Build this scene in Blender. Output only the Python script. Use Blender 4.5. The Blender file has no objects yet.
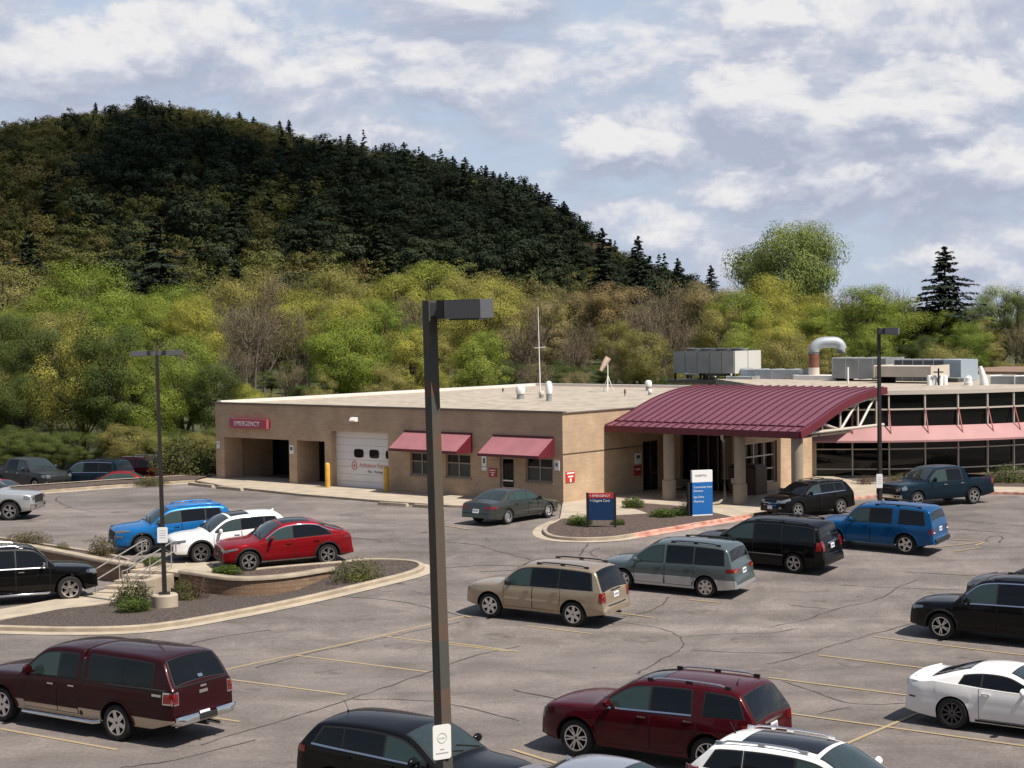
import bpy, math, random
from math import sin, cos, pi, radians, sqrt, atan2, hypot, tan, floor
from mathutils import Vector, Matrix, noise as mnoise
RND = random.Random(7)
scene = bpy.context.scene
COL = scene.collection

# ------------------------------------------------------------------ camera
FPX, H0, ROLL, CH = 1650.0, 328.0, -0.014, 8.9
PITCH = math.atan((384.0 - H0) / FPX)
_F = Vector((0, cos(PITCH), -sin(PITCH))); _R = Vector((1, 0, 0)); _U = Vector((0, sin(PITCH), cos(PITCH)))
CR = cos(ROLL) * _R + sin(ROLL) * _U
CU = -sin(ROLL) * _R + cos(ROLL) * _U
CAMP = Vector((0, 0, CH))

def smooth(a, b, x):
    t = min(1.0, max(0.0, (x - a) / (b - a)))
    return t * t * (3 - 2 * t)

LOWER = []          # polygon of the sunken lot (filled in later)
def inpoly(x, y, P):
    c = False; n = len(P)
    for i in range(n):
        x1, y1 = P[i][0], P[i][1]; x2, y2 = P[(i + 1) % n][0], P[(i + 1) % n][1]
        if (y1 > y) != (y2 > y) and x < (x2 - x1) * (y - y1) / (y2 - y1) + x1: c = not c
    return c

def rampz(x, y):    # the lot climbs gently towards the building
    return 0.8 * smooth(45, 67, y)

def groundz(x, y):
    if LOWER and inpoly(x, y, LOWER): return 0.0
    return rampz(x, y)

def ray(px, py):
    return (_F * FPX + CR * (px - 512) + CU * (384 - py)).normalized()

def atz(px, py, z):
    d = ray(px, py); t = (z - CH) / d.z
    return CAMP + d * t

def gp(px, py, dz=0.0, low=False):   # point of the ground seen at a pixel
    if low is not False and low is not True: return atz(px, py, low)
    z = 0.0
    for _ in range(12):
        p = atz(px, py, z + dz)
        z = 0.0 if low else rampz(p.x, p.y)
    p.z = z + dz
    return p

def aty(px, py, Y):   # point at depth Y
    d = ray(px, py); t = Y / d.y
    return CAMP + d * t

# ------------------------------------------------------------------ mesh builder
class MB:
    def __init__(s): s.v = []; s.f = []; s.m = []
    def vert(s, p): s.v.append(tuple(p)); return len(s.v) - 1
    def face(s, idx, m=0): s.f.append(tuple(idx)); s.m.append(m)
    def poly(s, pts, m=0):
        b = len(s.v)
        for p in pts: s.v.append(tuple(p))
        s.face(range(b, b + len(pts)), m)
    def box(s, c, d, rz=0.0, m=0, M=None, taper=1.0):
        x, y, z = d[0] / 2, d[1] / 2, d[2] / 2
        b = len(s.v); cr, sr = cos(rz), sin(rz)
        for k in (-1, 1):
            t = taper if k == 1 else 1.0
            for (i, j) in ((-1, -1), (1, -1), (1, 1), (-1, 1)):
                p = Vector((i * x * t, j * y * t, k * z))
                if M is not None: p = M @ p
                else: p = Vector((p.x * cr - p.y * sr, p.x * sr + p.y * cr, p.z))
                s.v.append((p.x + c[0], p.y + c[1], p.z + c[2]))
        for q in ((0, 3, 2, 1), (4, 5, 6, 7), (0, 1, 5, 4), (1, 2, 6, 5), (2, 3, 7, 6), (3, 0, 4, 7)):
            s.face([b + i for i in q], m)
    def span(s, a, b_, m=0):       # box from corner a to corner b
        s.box([(a[i] + b_[i]) / 2 for i in range(3)], [abs(b_[i] - a[i]) for i in range(3)], 0, m)
    def prism(s, poly, z0, z1, m=0, mt=None):
        n = len(poly); b = len(s.v)
        for p in poly: s.v.append((p[0], p[1], z0 if len(p) < 3 else p[2] + z0))
        for p in poly: s.v.append((p[0], p[1], z1 if len(p) < 3 else p[2] + z1))
        s.face([b + i for i in reversed(range(n))], m)
        s.face([b + n + i for i in range(n)], m if mt is None else mt)
        for i in range(n):
            j = (i + 1) % n
            s.face((b + i, b + j, b + n + j, b + n + i), m)
    def tube(s, pts, r, n=8, m=0, cap=True):
        pts = [Vector(p) for p in pts]; N = len(pts)
        rs = r if isinstance(r, (list, tuple)) else [r] * N
        b = len(s.v)
        up = Vector((0, 0, 1))
        for i, p in enumerate(pts):
            d = (pts[min(i + 1, N - 1)] - pts[max(i - 1, 0)])
            d = d.normalized() if d.length > 1e-9 else Vector((0, 0, 1))
            a = d.cross(up)
            if a.length < 0.05: a = d.cross(Vector((0, 1, 0)))
            a.normalize(); c = d.cross(a)
            for k in range(n):
                t = 2 * pi * k / n
                s.v.append(tuple(p + (a * cos(t) + c * sin(t)) * rs[i]))
        for i in range(N - 1):
            for k in range(n):
                k2 = (k + 1) % n
                s.face((b + i * n + k, b + i * n + k2, b + (i + 1) * n + k2, b + (i + 1) * n + k), m)
        if cap:
            s.face([b + k for k in reversed(range(n))], m)
            s.face([b + (N - 1) * n + k for k in range(n)], m)
    def lathe(s, prof, n=24, m=0, axis='z', c=(0, 0, 0), closed=False):
        b = len(s.v)
        for (r, h) in prof:
            for k in range(n):
                t = 2 * pi * k / n
                x, y = r * cos(t), r * sin(t)
                p = (x, y, h) if axis == 'z' else ((x, h, y) if axis == 'y' else (h, x, y))
                s.v.append((p[0] + c[0], p[1] + c[1], p[2] + c[2]))
        N = len(prof)
        for i in range(N if closed else N - 1):
            i2 = (i + 1) % N
            for k in range(n):
                k2 = (k + 1) % n
                s.face((b + i * n + k, b + i * n + k2, b + i2 * n + k2, b + i2 * n + k), m)
    def grid(s, P, m=0, flip=False):     # P[i][j] of points
        b = len(s.v); a = len(P); c = len(P[0])
        for row in P:
            for p in row: s.v.append(tuple(p))
        for i in range(a - 1):
            for j in range(c - 1):
                q = (b + i * c + j, b + (i + 1) * c + j, b + (i + 1) * c + j + 1, b + i * c + j + 1)
                s.face(q[::-1] if flip else q, m)
    def shell(s, P, Q, m=0):             # outer grid P, inner grid Q, joined round the rim
        b = len(s.v); a = len(P); c = len(P[0]); n = a * c
        for G in (P, Q):
            for row in G:
                for p in row: s.v.append(tuple(p))
        for i in range(a - 1):
            for j in range(c - 1):
                q = (i * c + j, (i + 1) * c + j, (i + 1) * c + j + 1, i * c + j + 1)
                s.face([b + k for k in q], m)
                s.face([b + n + k for k in q[::-1]], m)
        rim = [i * c for i in range(a)] + [(a - 1) * c + j for j in range(1, c)] + \
              [i * c + c - 1 for i in range(a - 2, -1, -1)] + [j for j in range(c - 2, 0, -1)]
        for k in range(len(rim)):
            k2 = (k + 1) % len(rim)
            s.face((b + rim[k2], b + rim[k], b + n + rim[k], b + n + rim[k2]), m)
    def mesh(s, name, mats, sharp=None, fix=True):
        me = bpy.data.meshes.new(name)
        me.from_pydata(s.v, [], s.f)
        mats = mats if isinstance(mats, (list, tuple)) else [mats]
        for mt in mats: me.materials.append(mt)
        if len(mats) > 1: me.polygons.foreach_set('material_index', s.m)
        if fix:
            import bmesh
            bm = bmesh.new(); bm.from_mesh(me)
            bmesh.ops.recalc_face_normals(bm, faces=bm.faces[:])
            bm.to_mesh(me); bm.free()
        if sharp is not None:
            me.polygons.foreach_set('use_smooth', [True] * len(me.polygons))
            me.set_sharp_from_angle(angle=radians(sharp))
        me.update()
        return me
    def build(s, name, mats, parent=None, sharp=None, fix=True, loc=None):
        o = bpy.data.objects.new(name, s.mesh(name, mats, sharp, fix))
        COL.objects.link(o)
        if parent: o.parent = parent
        if loc is not None: o.location = loc
        return o

def empty(name, loc=(0, 0, 0), rz=0.0, label=None, cat=None, group=None):
    o = bpy.data.objects.new(name, None); COL.objects.link(o)
    o.empty_display_size = 0.2
    o.location = loc; o.rotation_euler = (0, 0, rz)
    if label: tag(o, label, cat, group)
    return o
def tag(o, label, cat, group=None):
    o['label'] = label; o['category'] = cat
    if group: o['group'] = group
    return o
def struct(o):
    o['kind'] = 'structure'; return o
def copy_tree(o, parent=None):
    c = o.copy(); COL.objects.link(c)
    if parent: c.parent = parent
    for ch in list(o.children): copy_tree(ch, c)
    return c

# ------------------------------------------------------------------ materials
MATS = {}
def nodes(m):
    m.use_nodes = True
    return m.node_tree.nodes, m.node_tree.links, m.node_tree.nodes['Principled BSDF']
def mat(name, col, rough=0.6, metal=0.0, coat=0.0, vary=0.0, scale=4.0, bump=0.0, bscale=None, spec=None, col2=None, detail=4, coords='Object'):
    if name in MATS: return MATS[name]
    m = bpy.data.materials.new(name); N, L, B = nodes(m)
    B.inputs['Base Color'].default_value = (*col, 1)
    B.inputs['Roughness'].default_value = rough
    B.inputs['Metallic'].default_value = metal
    if coat: B.inputs['Coat Weight'].default_value = coat; B.inputs['Coat Roughness'].default_value = 0.04
    if spec is not None: B.inputs['Specular IOR Level'].default_value = spec
    if vary or col2 or bump:
        tc = N.new('ShaderNodeTexCoord')
        nz = N.new('ShaderNodeTexNoise'); nz.inputs['Scale'].default_value = scale; nz.inputs['Detail'].default_value = detail
        L.new(tc.outputs[coords], nz.inputs['Vector'])
        if vary or col2:
            cr = N.new('ShaderNodeValToRGB')
            a = col if not col2 else col
            lo = tuple(max(0, c * (1 - vary)) for c in col); hi = tuple(c * (1 + vary) for c in (col2 or col))
            cr.color_ramp.elements[0].position = 0.32; cr.color_ramp.elements[1].position = 0.68
            cr.color_ramp.elements[0].color = (*lo, 1); cr.color_ramp.elements[1].color = (*hi, 1)
            L.new(nz.outputs['Fac'], cr.inputs['Fac']); L.new(cr.outputs['Color'], B.inputs['Base Color'])
        if bump:
            n2 = N.new('ShaderNodeTexNoise'); n2.inputs['Scale'].default_value = bscale or scale * 6; n2.inputs['Detail'].default_value = 3
            L.new(tc.outputs[coords], n2.inputs['Vector'])
            bp = N.new('ShaderNodeBump'); bp.inputs['Strength'].default_value = bump; bp.inputs['Distance'].default_value = 0.03
            L.new(n2.outputs['Fac'], bp.inputs['Height']); L.new(bp.outputs['Normal'], B.inputs['Normal'])
    MATS[name] = m
    return m
# ------------------------------------------------------------------ vehicles
def paint(name, col, metal=0.25, rough=0.32, coat=.75, spec=.25):
    return mat('paint_' + name, col, rough, metal, coat=coat, spec=spec)
M_TYRE = mat('tyre_rubber', (0.012, 0.012, 0.012), 0.85, bump=0.2, bscale=60)
M_BLKP = mat('black_plastic', (0.014, 0.014, 0.015), 0.6)
M_GAP = mat('dark_gap', (0.006, 0.006, 0.006), 0.9)
M_CHROME = mat('chrome', (0.72, 0.72, 0.73), 0.12, 1.0)
M_ALLOY = mat('alloy', (0.62, 0.62, 0.64), 0.28, 0.9)
M_DALLOY = mat('dark_alloy', (0.10, 0.10, 0.11), 0.35, 0.7)
M_GLASS = mat('tinted_glass', (0.004, 0.005, 0.006), 0.02, 0.0, spec=0.4)
M_GLASSF = mat('clear_car_glass', (0.030, 0.050, 0.048), 0.02, 0.0, spec=0.5)
M_WSHIELD = mat('windshield_glass', (0.022, 0.034, 0.036), 0.03, 0.0, spec=0.8)
M_REDL = mat('red_lens', (0.15, 0.005, 0.006), 0.12, 0.0, coat=0.8)
M_AMBER = mat('amber_lens', (0.40, 0.085, 0.01), 0.12, 0.0, coat=0.8)
M_HEADL = mat('headlight_lens', (0.20, 0.21, 0.22), 0.08, 0.5, coat=0.8)
M_PLATE = mat('number_plate', (0.72, 0.73, 0.76), 0.4)
M_PLTXT = mat('plate_lettering', (0.10, 0.11, 0.2), 0.5)
M_WHITEP = mat('white_plastic', (0.78, 0.78, 0.78), 0.45)

def chaikin(P, it=2):
    for _ in range(it):
        Q = [P[0]]
        for a, b in zip(P[:-1], P[1:]):
            Q.append((a[0] * .75 + b[0] * .25, a[1] * .75 + b[1] * .25)); Q.append((a[0] * .25 + b[0] * .75, a[1] * .25 + b[1] * .75))
        Q.append(P[-1]); P = Q
    return P
def interp(P, x):
    if x <= P[0][0]: return P[0][1]
    lo, hi = 0, len(P) - 1
    if x >= P[hi][0]: return P[hi][1]
    while hi - lo > 1:
        m = (lo + hi) // 2
        if P[m][0] <= x: lo = m
        else: hi = m
    a, b = P[lo], P[hi]
    return a[1] + (b[1] - a[1]) * (x - a[0]) / max(1e-9, b[0] - a[0])

class Car:
    def __init__(s, S):
        s.S = S
        s.L, s.W, s.wb, s.fo, s.tr = S['L'], S['W'], S['wb'], S['fo'], S['tr']
        s.top = chaikin(S['top'], 2); s.beltp = chaikin(S['belt'], 1)
        s.sill = S.get('sill', 0.27); s.tum = S.get('tum', 0.28); s.crown = S.get('crown', 0.05)
        s.ar = s.tr * S.get('arch', 1.2)
        s.xm = s.fo + s.wb / 2
        s.nt = S.get('nose_taper', (0.75, 0.24)); s.tt = S.get('tail_taper', (0.45, 0.10))
        s.bed = S.get('bed')
    # --- surface functions, d measured back from the nose
    def w(s, d):
        u = min(1, d / s.nt[0]); v = min(1, (s.L - d) / s.tt[0])
        hips = 0.0
        for k in (s.fo, s.fo + s.wb): hips += 0.018 * math.exp(-((d - k) / 0.45) ** 2)
        return s.W / 2 - 0.018 - s.nt[1] * (1 - u) ** 2.4 - s.tt[1] * (1 - v) ** 2.2 + hips
    def ztop(s, d): return interp(s.top, d)
    def ze(s, d): return s.ztop(d) - s.crown
    def z0(s, d):
        z = s.sill + 0.06 * max(0, 1 - d / 0.5) + s.S.get('tail_lift', 0.1) * max(0, 1 - (s.L - d) / 0.7)
        for k in (s.fo, s.fo + s.wb):
            q = s.ar ** 2 - (d - k) ** 2
            if q > 0: z = max(z, s.tr + sqrt(q))
        return min(z, s.ze(d) - 0.1)
    def zs(s, d): return max(min(interp(s.beltp, d), s.ze(d) - 0.045), s.z0(d) + 0.03)
    def half(s, d, z):
        zs = s.zs(d); w = s.w(d)
        if z <= zs:
            t = (z - s.sill) / max(.1, zs - s.sill)
            return w - 0.075 * max(0, (0.38 - t) / 0.38) ** 2 - 0.04 * max(0, (t - 0.62) / 0.38) ** 2 - 0.012 * math.exp(-((t - .56) / .07) ** 2)
        return w - 0.055 - s.tum * (z - zs) - 0.02 * max(0, (z - zs) / 0.5) ** 2
    def yr(s, d): return max(0.1, s.half(d, s.ze(d)) - 0.06)
    def zroof(s, d, y): return s.ztop(d) - s.crown * min(1.0, (abs(y) / s.yr(d))) ** 2
    def X(s, d): return s.xm - d
    def inside(s, d, y, z):
        if d < 0 or d > s.L: return False
        if z < s.z0(d) - 1e-6: return False
        ze = s.ze(d)
        if z <= ze: return abs(y) <= s.half(d, z)
        return abs(y) <= s.yr(d) and z <= s.zroof(d, y)
    def dsurf(s, y, z, rear=True):
        st = 0.02; d = s.L if rear else 0.0
        for _ in range(70):
            if s.inside(d, y, z): break
            d += -st if rear else st
        lo, hi = d, d + (st if rear else -st)     # lo inside, hi outside
        for _ in range(8):
            m = (lo + hi) / 2
            if s.inside(m, y, z): lo = m
            else: hi = m
        return lo
    # --- body shell
    def body(s):
        ds = []
        P = s.top; acc = 0
        for a, b in zip(P[:-1], P[1:]):
            n = max(1, int(hypot(b[0] - a[0], b[1] - a[1]) / 0.09))
            for k in range(n): ds.append(a[0] + (b[0] - a[0]) * k / n)
        ds.append(s.L)
        for k in (s.fo, s.fo + s.wb):
            for j in range(17):
                ds.append(k - s.ar * cos(pi * j / 16) * 0.9995)
            ds += [k - s.ar - .004, k + s.ar + .004]
        if s.bed: ds += [s.bed[0], s.bed[0] + .004, s.bed[1], s.bed[1] - .004]
        ds = sorted(ds); D = [ds[0]]
        for d in ds[1:]:
            if d - D[-1] > 0.003: D.append(min(d, s.L))
        mb = MB(); rings = []; zc = s.S.get('clad_z', 0)
        for d in D:
            z0, zs, ze, zt = s.z0(d), s.zs(d), s.ze(d), s.ztop(d)
            zl = [z0, max(z0 + 0.004, min(zc, zs - .02)) if zc else z0 + (zs - z0) * .15]
            zl += [zl[1] + (zs - zl[1]) * k / 6 for k in range(1, 7)]
            pts = [(s.half(d, z), z) for z in zl]
            zu = [zs + 0.002 + (ze - .05 - zs) * k / 4 for k in range(5)]
            pts += [(s.half(d, z), z) for z in zu]
            yr = s.yr(d)
            pts.append((s.half(d, ze) - .018, ze - .018))
            if s.bed and s.bed[0] < d < s.bed[1]:
                zf = s.bed[2]
                pts += [(yr + .02, zt - .015), (yr - .03, zt - .015), (yr - .035, zf), (yr * .6, zf), (yr * .3, zf), (0, zf)]
            else:
                pts += [(yr * k, zt - s.crown * k * k) for k in (1, .85, .65, .42, .2, 0)]
            rings.append([(s.X(d), y, z) for y, z in pts])
        n = len(rings[0]); full = []
        for r in rings: full.append([(x, y, z) for x, y, z in r] + [(x, -y, z) for x, y, z in reversed(r[:-1])])
        b = len(mb.v); K = len(full[0])
        for r in full:
            for p in r: mb.v.append(p)
        for i in range(len(full) - 1):
            for j in range(K - 1):
                jj = min(j, K - 2 - j)
                m = 1 if (zc and jj == 0) else 0
                if s.bed and s.bed[0] <= D[i] < s.bed[1] - .002 and jj >= n - 5: m = 2
                mb.face((b + i * K + j, b + (i + 1) * K + j, b + (i + 1) * K + j + 1, b + i * K + j + 1), m)
        for i, fl in ((0, 1), (len(full) - 1, 0)):
            for j in range(n - 1):
                q = [b + i * K + j, b + i * K + j + 1, b + i * K + K - 2 - j, b + i * K + K - 1 - j]
                q = [v for k, v in enumerate(q) if v not in q[:k]]
                if len(q) > 2: mb.face(q if fl else q[::-1], 1 if (zc and j == 0) else 0)
        # dark underside following the arches
        ub = MB(); rows = []
        for d in D:
            z = s.z0(d); h = s.half(d, z)
            rows.append([(s.X(d), y, z + 0.002) for y in (h - .006, h * .66, h * .3, 0, -h * .3, -h * .66, -h + .006)])
        ub.grid(rows)
        return mb, ub
    # --- overlay patches; every one is a thin shell lying on the body
    def pside(s, mb, sd, B, T, off=.006, nu=None, nv=5, m=0, dz=None, thick=.02, zsplit=None, m2=0):
        nu = nu or max(2, int(abs(B[-1][0] - B[0][0]) / .1) + 1)
        def samp(PP, u):
            k = u * (len(PP) - 1); i = min(int(k), len(PP) - 2); f = k - i
            return PP[i][0] + (PP[i + 1][0] - PP[i][0]) * f, PP[i][1] + (PP[i + 1][1] - PP[i][1]) * f
        P, Q = [], []
        for i in range(nu + 1):
            b, t = samp(B, i / nu), samp(T, i / nu); r, q = [], []
            for j in range(nv + 1):
                f = j / nv; d = b[0] + (t[0] - b[0]) * f; z = b[1] + (t[1] - b[1]) * f
                h = s.half(d, z)
                r.append((s.X(d), sd * (h + off), z)); q.append((s.X(d), sd * (h + off - thick), z))
            P.append(r); Q.append(q)
        mb.shell(P, Q, m)
    def ptop(s, mb, d0, d1, k0=.0, k1=1.0, off=.008, n=8, m=0, sym=True, ym=0.03, thick=.02, ny=8):
        # along profile arc between d0 and d1, y from k0 to k1 of the half roof width
        pr = [p for p in s.top if d0 < p[0] < d1]; pr = [(d0, s.ztop(d0))] + pr + [(d1, s.ztop(d1))]
        cum = [0]
        for a, b in zip(pr[:-1], pr[1:]): cum.append(cum[-1] + hypot(b[0] - a[0], b[1] - a[1]))
        P, Q = [], []
        for i in range(n + 1):
            t = cum[-1] * i / n
            k = max(j for j in range(len(cum) - 1) if cum[j] <= t + 1e-9)
            f = (t - cum[k]) / max(1e-9, cum[k + 1] - cum[k])
            d = pr[k][0] + (pr[k + 1][0] - pr[k][0]) * f
            tx, tz = pr[k + 1][0] - pr[k][0], pr[k + 1][1] - pr[k][1]; ln = hypot(tx, tz)
            nx, nz = tz / ln, tx / ln          # outward normal in (x forward, z)
            yr = s.yr(d) - ym; r, q = [], []
            y0, y1 = (-yr * k1, yr * k1) if sym else (yr * k0, yr * k1)
            for j in range(ny + 1):
                y = y0 + (y1 - y0) * j / ny
                z = s.zroof(d, y)
                r.append((s.X(d) + nx * off, y, z + nz * off)); q.append((s.X(d) + nx * (off - thick), y, z + nz * (off - thick)))
            P.append(r); Q.append(q)
        mb.shell(P, Q, m)
    def pend(s, mb, rear, C, off=.006, nu=6, nv=4, m=0, thick=.025):
        # C = 4 corners (y,z): bl, br, tr, tl ; projected along the car's axis
        P, Q = [], []; sg = -1 if rear else 1
        for i in range(nu + 1):
            u = i / nu; r, q = [], []
            for j in range(nv + 1):
                v = j / nv
                y = (C[0][0] * (1 - u) + C[1][0] * u) * (1 - v) + (C[3][0] * (1 - u) + C[2][0] * u) * v
                z = (C[0][1] * (1 - u) + C[1][1] * u) * (1 - v) + (C[3][1] * (1 - u) + C[2][1] * u) * v
                d = s.dsurf(y, z, rear); x = s.X(d)
                r.append((x + sg * off, y, z)); q.append((x + sg * (off - thick), y, z))
            P.append(r); Q.append(q)
        mb.shell(P, Q, m)
    def endrect(s, mb, rear, y0, y1, z0, z1, **k):
        s.pend(mb, rear, ((y0, z0), (y1, z0), (y1, z1), (y0, z1)), **k)

def rim_mesh(r, n, style, wdt):
    mb = MB()
    mb.lathe([(r, -wdt * .5), (r, wdt * .42), (r * .93, wdt * .42), (r * .9, wdt * .1), (r * .88, -wdt * .3), (0.0, -wdt * .3)], 28, 1, 'y')
    mb.lathe([(r * 1.0, wdt * .4), (r * 1.0, wdt * .46), (r * .90, wdt * .46), (r * .90, wdt * .3)], 28, 0, 'y')
    if style == 'steel':
        mb.lathe([(0.0, wdt * .34), (r * .35, wdt * .36), (r * .6, wdt * .30), (r * .92, wdt * .22)], 28, 0, 'y')
        for k in range(10):
            a = 2 * pi * k / 10; c = (cos(a) * r * .72, wdt * .30, sin(a) * r * .72)
            mb.box(c, (r * .12, wdt * .12, r * .12), 0, 1, M=Matrix.Rotation(-a, 3, 'Y'))
        return mb
    mb.lathe([(0.0, wdt * .40), (r * .2, wdt * .40), (r * .24, wdt * .32), (r * .24, wdt * .1)], 16, 0, 'y')
    mb.lathe([(0.0, wdt * .43), (r * .1, wdt * .43), (r * .1, wdt * .38)], 12, 1, 'y')
    for k in range(n):
        for q in ((-1, 1) if style == 'twin' else (0,)):
            a = 2 * pi * k / n + q * 0.16
            wd = {'twin': r * .11, 'wide': r * .34, 'thin': r * .14}[style]
            M = Matrix.Rotation(-a, 3, 'Y')
            p = [(r * .12, -wd * .6), (r * .94, -wd * .5), (r * .94, wd * .5), (r * .12, wd * .6)]
            b = len(mb.v)
            for yy, dr in ((wdt * .40, 1), (wdt * .26, 1)):
                for (u, v) in p:
                    w_ = M @ Vector((u, 0, v)); mb.v.append((w_.x, yy - (u / r) * wdt * (-.04 if yy > wdt * .3 else 0), w_.z))
            mb.face((b, b + 1, b + 2, b + 3), 0)
            for i in range(4): mb.face((b + i, b + (i + 1) % 4, b + 4 + (i + 1) % 4, b + 4 + i), 0)
    return mb

WHEELS = {}
def wheel_meshes(tr, wdt, n, style, silver):
    key = (tr, wdt, n, style, silver.name)
    if key in WHEELS: return WHEELS[key]
    r = tr * .70
    ty = MB()
    h = wdt / 2
    ty.lathe([(r * .98, -h * .8), (r * 1.06, -h), (tr * .93, -h), (tr * .985, -h * .8), (tr, -h * .45), (tr, h * .45), (tr * .985, h * .8), (tr * .93, h), (r * 1.06, h), (r * .98, h * .8)], 32, 0, 'y')
    WHEELS[key] = (ty.mesh('tyre', M_TYRE, 40), rim_mesh(r, n, style, wdt).mesh('rim', [silver, M_GAP], 30))
    return WHEELS[key]

def build_car(S, name, label, cat, loc, yaw, group=None):
    c = Car(S); root = empty(name, loc, yaw, label, cat, group)
    pm = S['paint']; lower = S.get('lower', M_BLKP)
    body_mb, ub = c.body()
    bd = body_mb.build('body', [pm, lower, M_BLKP], root, 32)
    ub.build('underbody', M_GAP, root, 60)
    h2 = c.W / 2
    # wheels
    ty, rm = wheel_meshes(c.tr, S.get('tw', .235), *S.get('rim', (5, 'wide', M_ALLOY)))
    rear_rim = S.get('rear_rim')
    for k, ax in enumerate((c.wb / 2, -c.wb / 2)):
        for sd in (1, -1):
            wo = bpy.data.objects.new('wheel', ty); COL.objects.link(wo); wo.parent = root
            wo.location = (ax, sd * (h2 - .135), c.tr)
            ro_m = rm
            if rear_rim and k == 1: ro_m = wheel_meshes(c.tr, S.get('tw', .235), *rear_rim)[1]
            ro = bpy.data.objects.new('rim', ro_m); COL.objects.link(ro); ro.parent = wo
            steer = S.get('steer', 0) if k == 0 else 0
            wo.rotation_euler = (0, RND.random() * 6, (0 if sd == 1 else pi) + steer)
    # arch cladding
    if S.get('archclad'):
        for ax in (c.fo, c.fo + c.wb):
            for sd in (1, -1):
                mb = MB(); n = 18; R1, R2 = c.ar * 1.0, c.ar + S['archclad']
                P, Q = [], []
                a0 = math.asin(min(1, max(0, (c.sill - c.tr + .03) / R2)))
                for i in range(n + 1):
                    a = a0 + (pi - 2 * a0) * i / n; r, q = [], []
                    for R in (R1, (R1 + R2) / 2, R2):
                        d = ax - R * cos(a); z = c.tr + R * sin(a); z = min(z, c.ze(min(max(d, 0), c.L)) - .05); d = min(max(d, .01), c.L - .01)
                        hh = c.half(d, z); r.append((c.X(d), sd * (hh + .02), z)); q.append((c.X(d), sd * (hh - .03), z))
                    P.append(r); Q.append(q)
                mb.shell(P, Q); mb.build('wheel_arch_trim', S.get('archmat', M_BLKP), root, 40)
    # glass house
    win = S['win']       # list of (d0, d1, lean0, lean1, glass)
    off_b, off_t = S.get('win_b', .035), S.get('win_t', .085)
    def zb(d): return c.zs(d) + off_b
    def zt(d): return max(c.ze(d) - off_t, zb(d) + .012)
    def side_poly(d0, d1, l0, l1, eb=0.0, et=0.0):
        n = max(3, int((d1 - d0) / .08)); B, T = [], []
        for i in range(n + 1):
            u = i / n; d = d0 + (d1 - d0) * u
            b = zb(d) - eb; B.append((d, b))
            dt = d + l0 + (l1 - l0) * u
            T.append((dt, max(zt(dt) + et, b + .015)))
        return B, T
    for sd in (1, -1):
        mb = MB()
        gd0, gd1 = win[0][0] - .05, win[-1][1] + S.get('trim_tail', .05)
        B, T = side_poly(gd0, gd1, win[0][2], win[-1][3], .02, .03)
        c.pside(mb, sd, B, T, .004, nv=4, nu=len(B) - 1)
        if not S.get('body_pillars'): mb.build('window_trim', S.get('trim', M_BLKP), root, 40)
        else:
            for wd in win:
                mb = MB(); B, T = side_poly(wd[0] - .03, wd[1] + .03, wd[2], wd[3], .02, .025); c.pside(mb, sd, B, T, .004, nv=4, nu=len(B) - 1)
                mb.build('window_trim', S.get('trim', M_BLKP), root, 40)
        for wd in win:
            mb = MB(); B, T = side_poly(*wd[:4]); c.pside(mb, sd, B, T, .009, nv=4, nu=len(B) - 1)
            mb.build('window', wd[4], root, 40)
        if S.get('chrome_belt'):
            mb = MB(); d0, d1 = S['chrome_belt']
            Bt = [(d0 + (d1 - d0) * i / 12, zb(d0 + (d1 - d0) * i / 12) - .035) for i in range(13)]; Tt = [(d, z + .03) for d, z in Bt]
            c.pside(mb, sd, Bt, Tt, .013, nu=12, nv=1)
            mb.build('chrome_strip', M_CHROME, root, 40)
        if S.get('chrome_top'):
            mb = MB(); d0, d1 = S['chrome_top']
            Bt = [(d0 + (d1 - d0) * i / 20, zt(d0 + (d1 - d0) * i / 20) - .0) for i in range(21)]; Tt = [(d, z + .03) for d, z in Bt]
            c.pside(mb, sd, Bt, Tt, .013, nu=20, nv=1)
            mb.build('chrome_strip', M_CHROME, root, 40)
        # doors
        for (d0, d1, slant) in S.get('doors', ()):
            n = 14
            for kind, e, off in (('door_gap', .014, .002), ('door', 0, .006)):
                B, T = [], []
                for i in range(n + 1):
                    d = d0 - e + (d1 - d0 + 2 * e) * i / n
                    zl = c.sill + .10 - e
                    ctr = c.fo + c.wb; R = c.ar + .05 - e
                    if abs(d - ctr) < R: zl = max(zl, c.tr + sqrt(R * R - (d - ctr) ** 2))
                    zh = c.zs(d) - .012 + e * .5
                    B.append((d, min(zl, zh - .02))); T.append((d + slant * i / n, zh))
                mb = MB()
                zc = S.get('clad_z', 0)
                c.pside(mb, sd, B, T, off, nu=n, nv=7)
                if zc:
                    for fi, f in enumerate(mb.f):
                        if sum(mb.v[k][2] for k in f) / len(f) < zc: mb.m[fi] = 1
                od = mb.build(kind, [pm, lower] if kind == 'door' else [M_GAP], root, 40)
                if kind == 'door':
                    hb = MB(); hd = d1 - .16; hz = c.zs(hd) - S.get('handle_z', .1)
                    y = c.half(hd, hz) + .03
                    hb.box((c.X(hd), sd * y, hz), (.19, .03, .032)); hb.box((c.X(hd - .07), sd * (y - .015), hz), (.02, .04, .026)); hb.box((c.X(hd + .07), sd * (y - .015), hz), (.02, .04, .026))
                    hb.build('handle', S.get('handle', pm), od)
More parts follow.
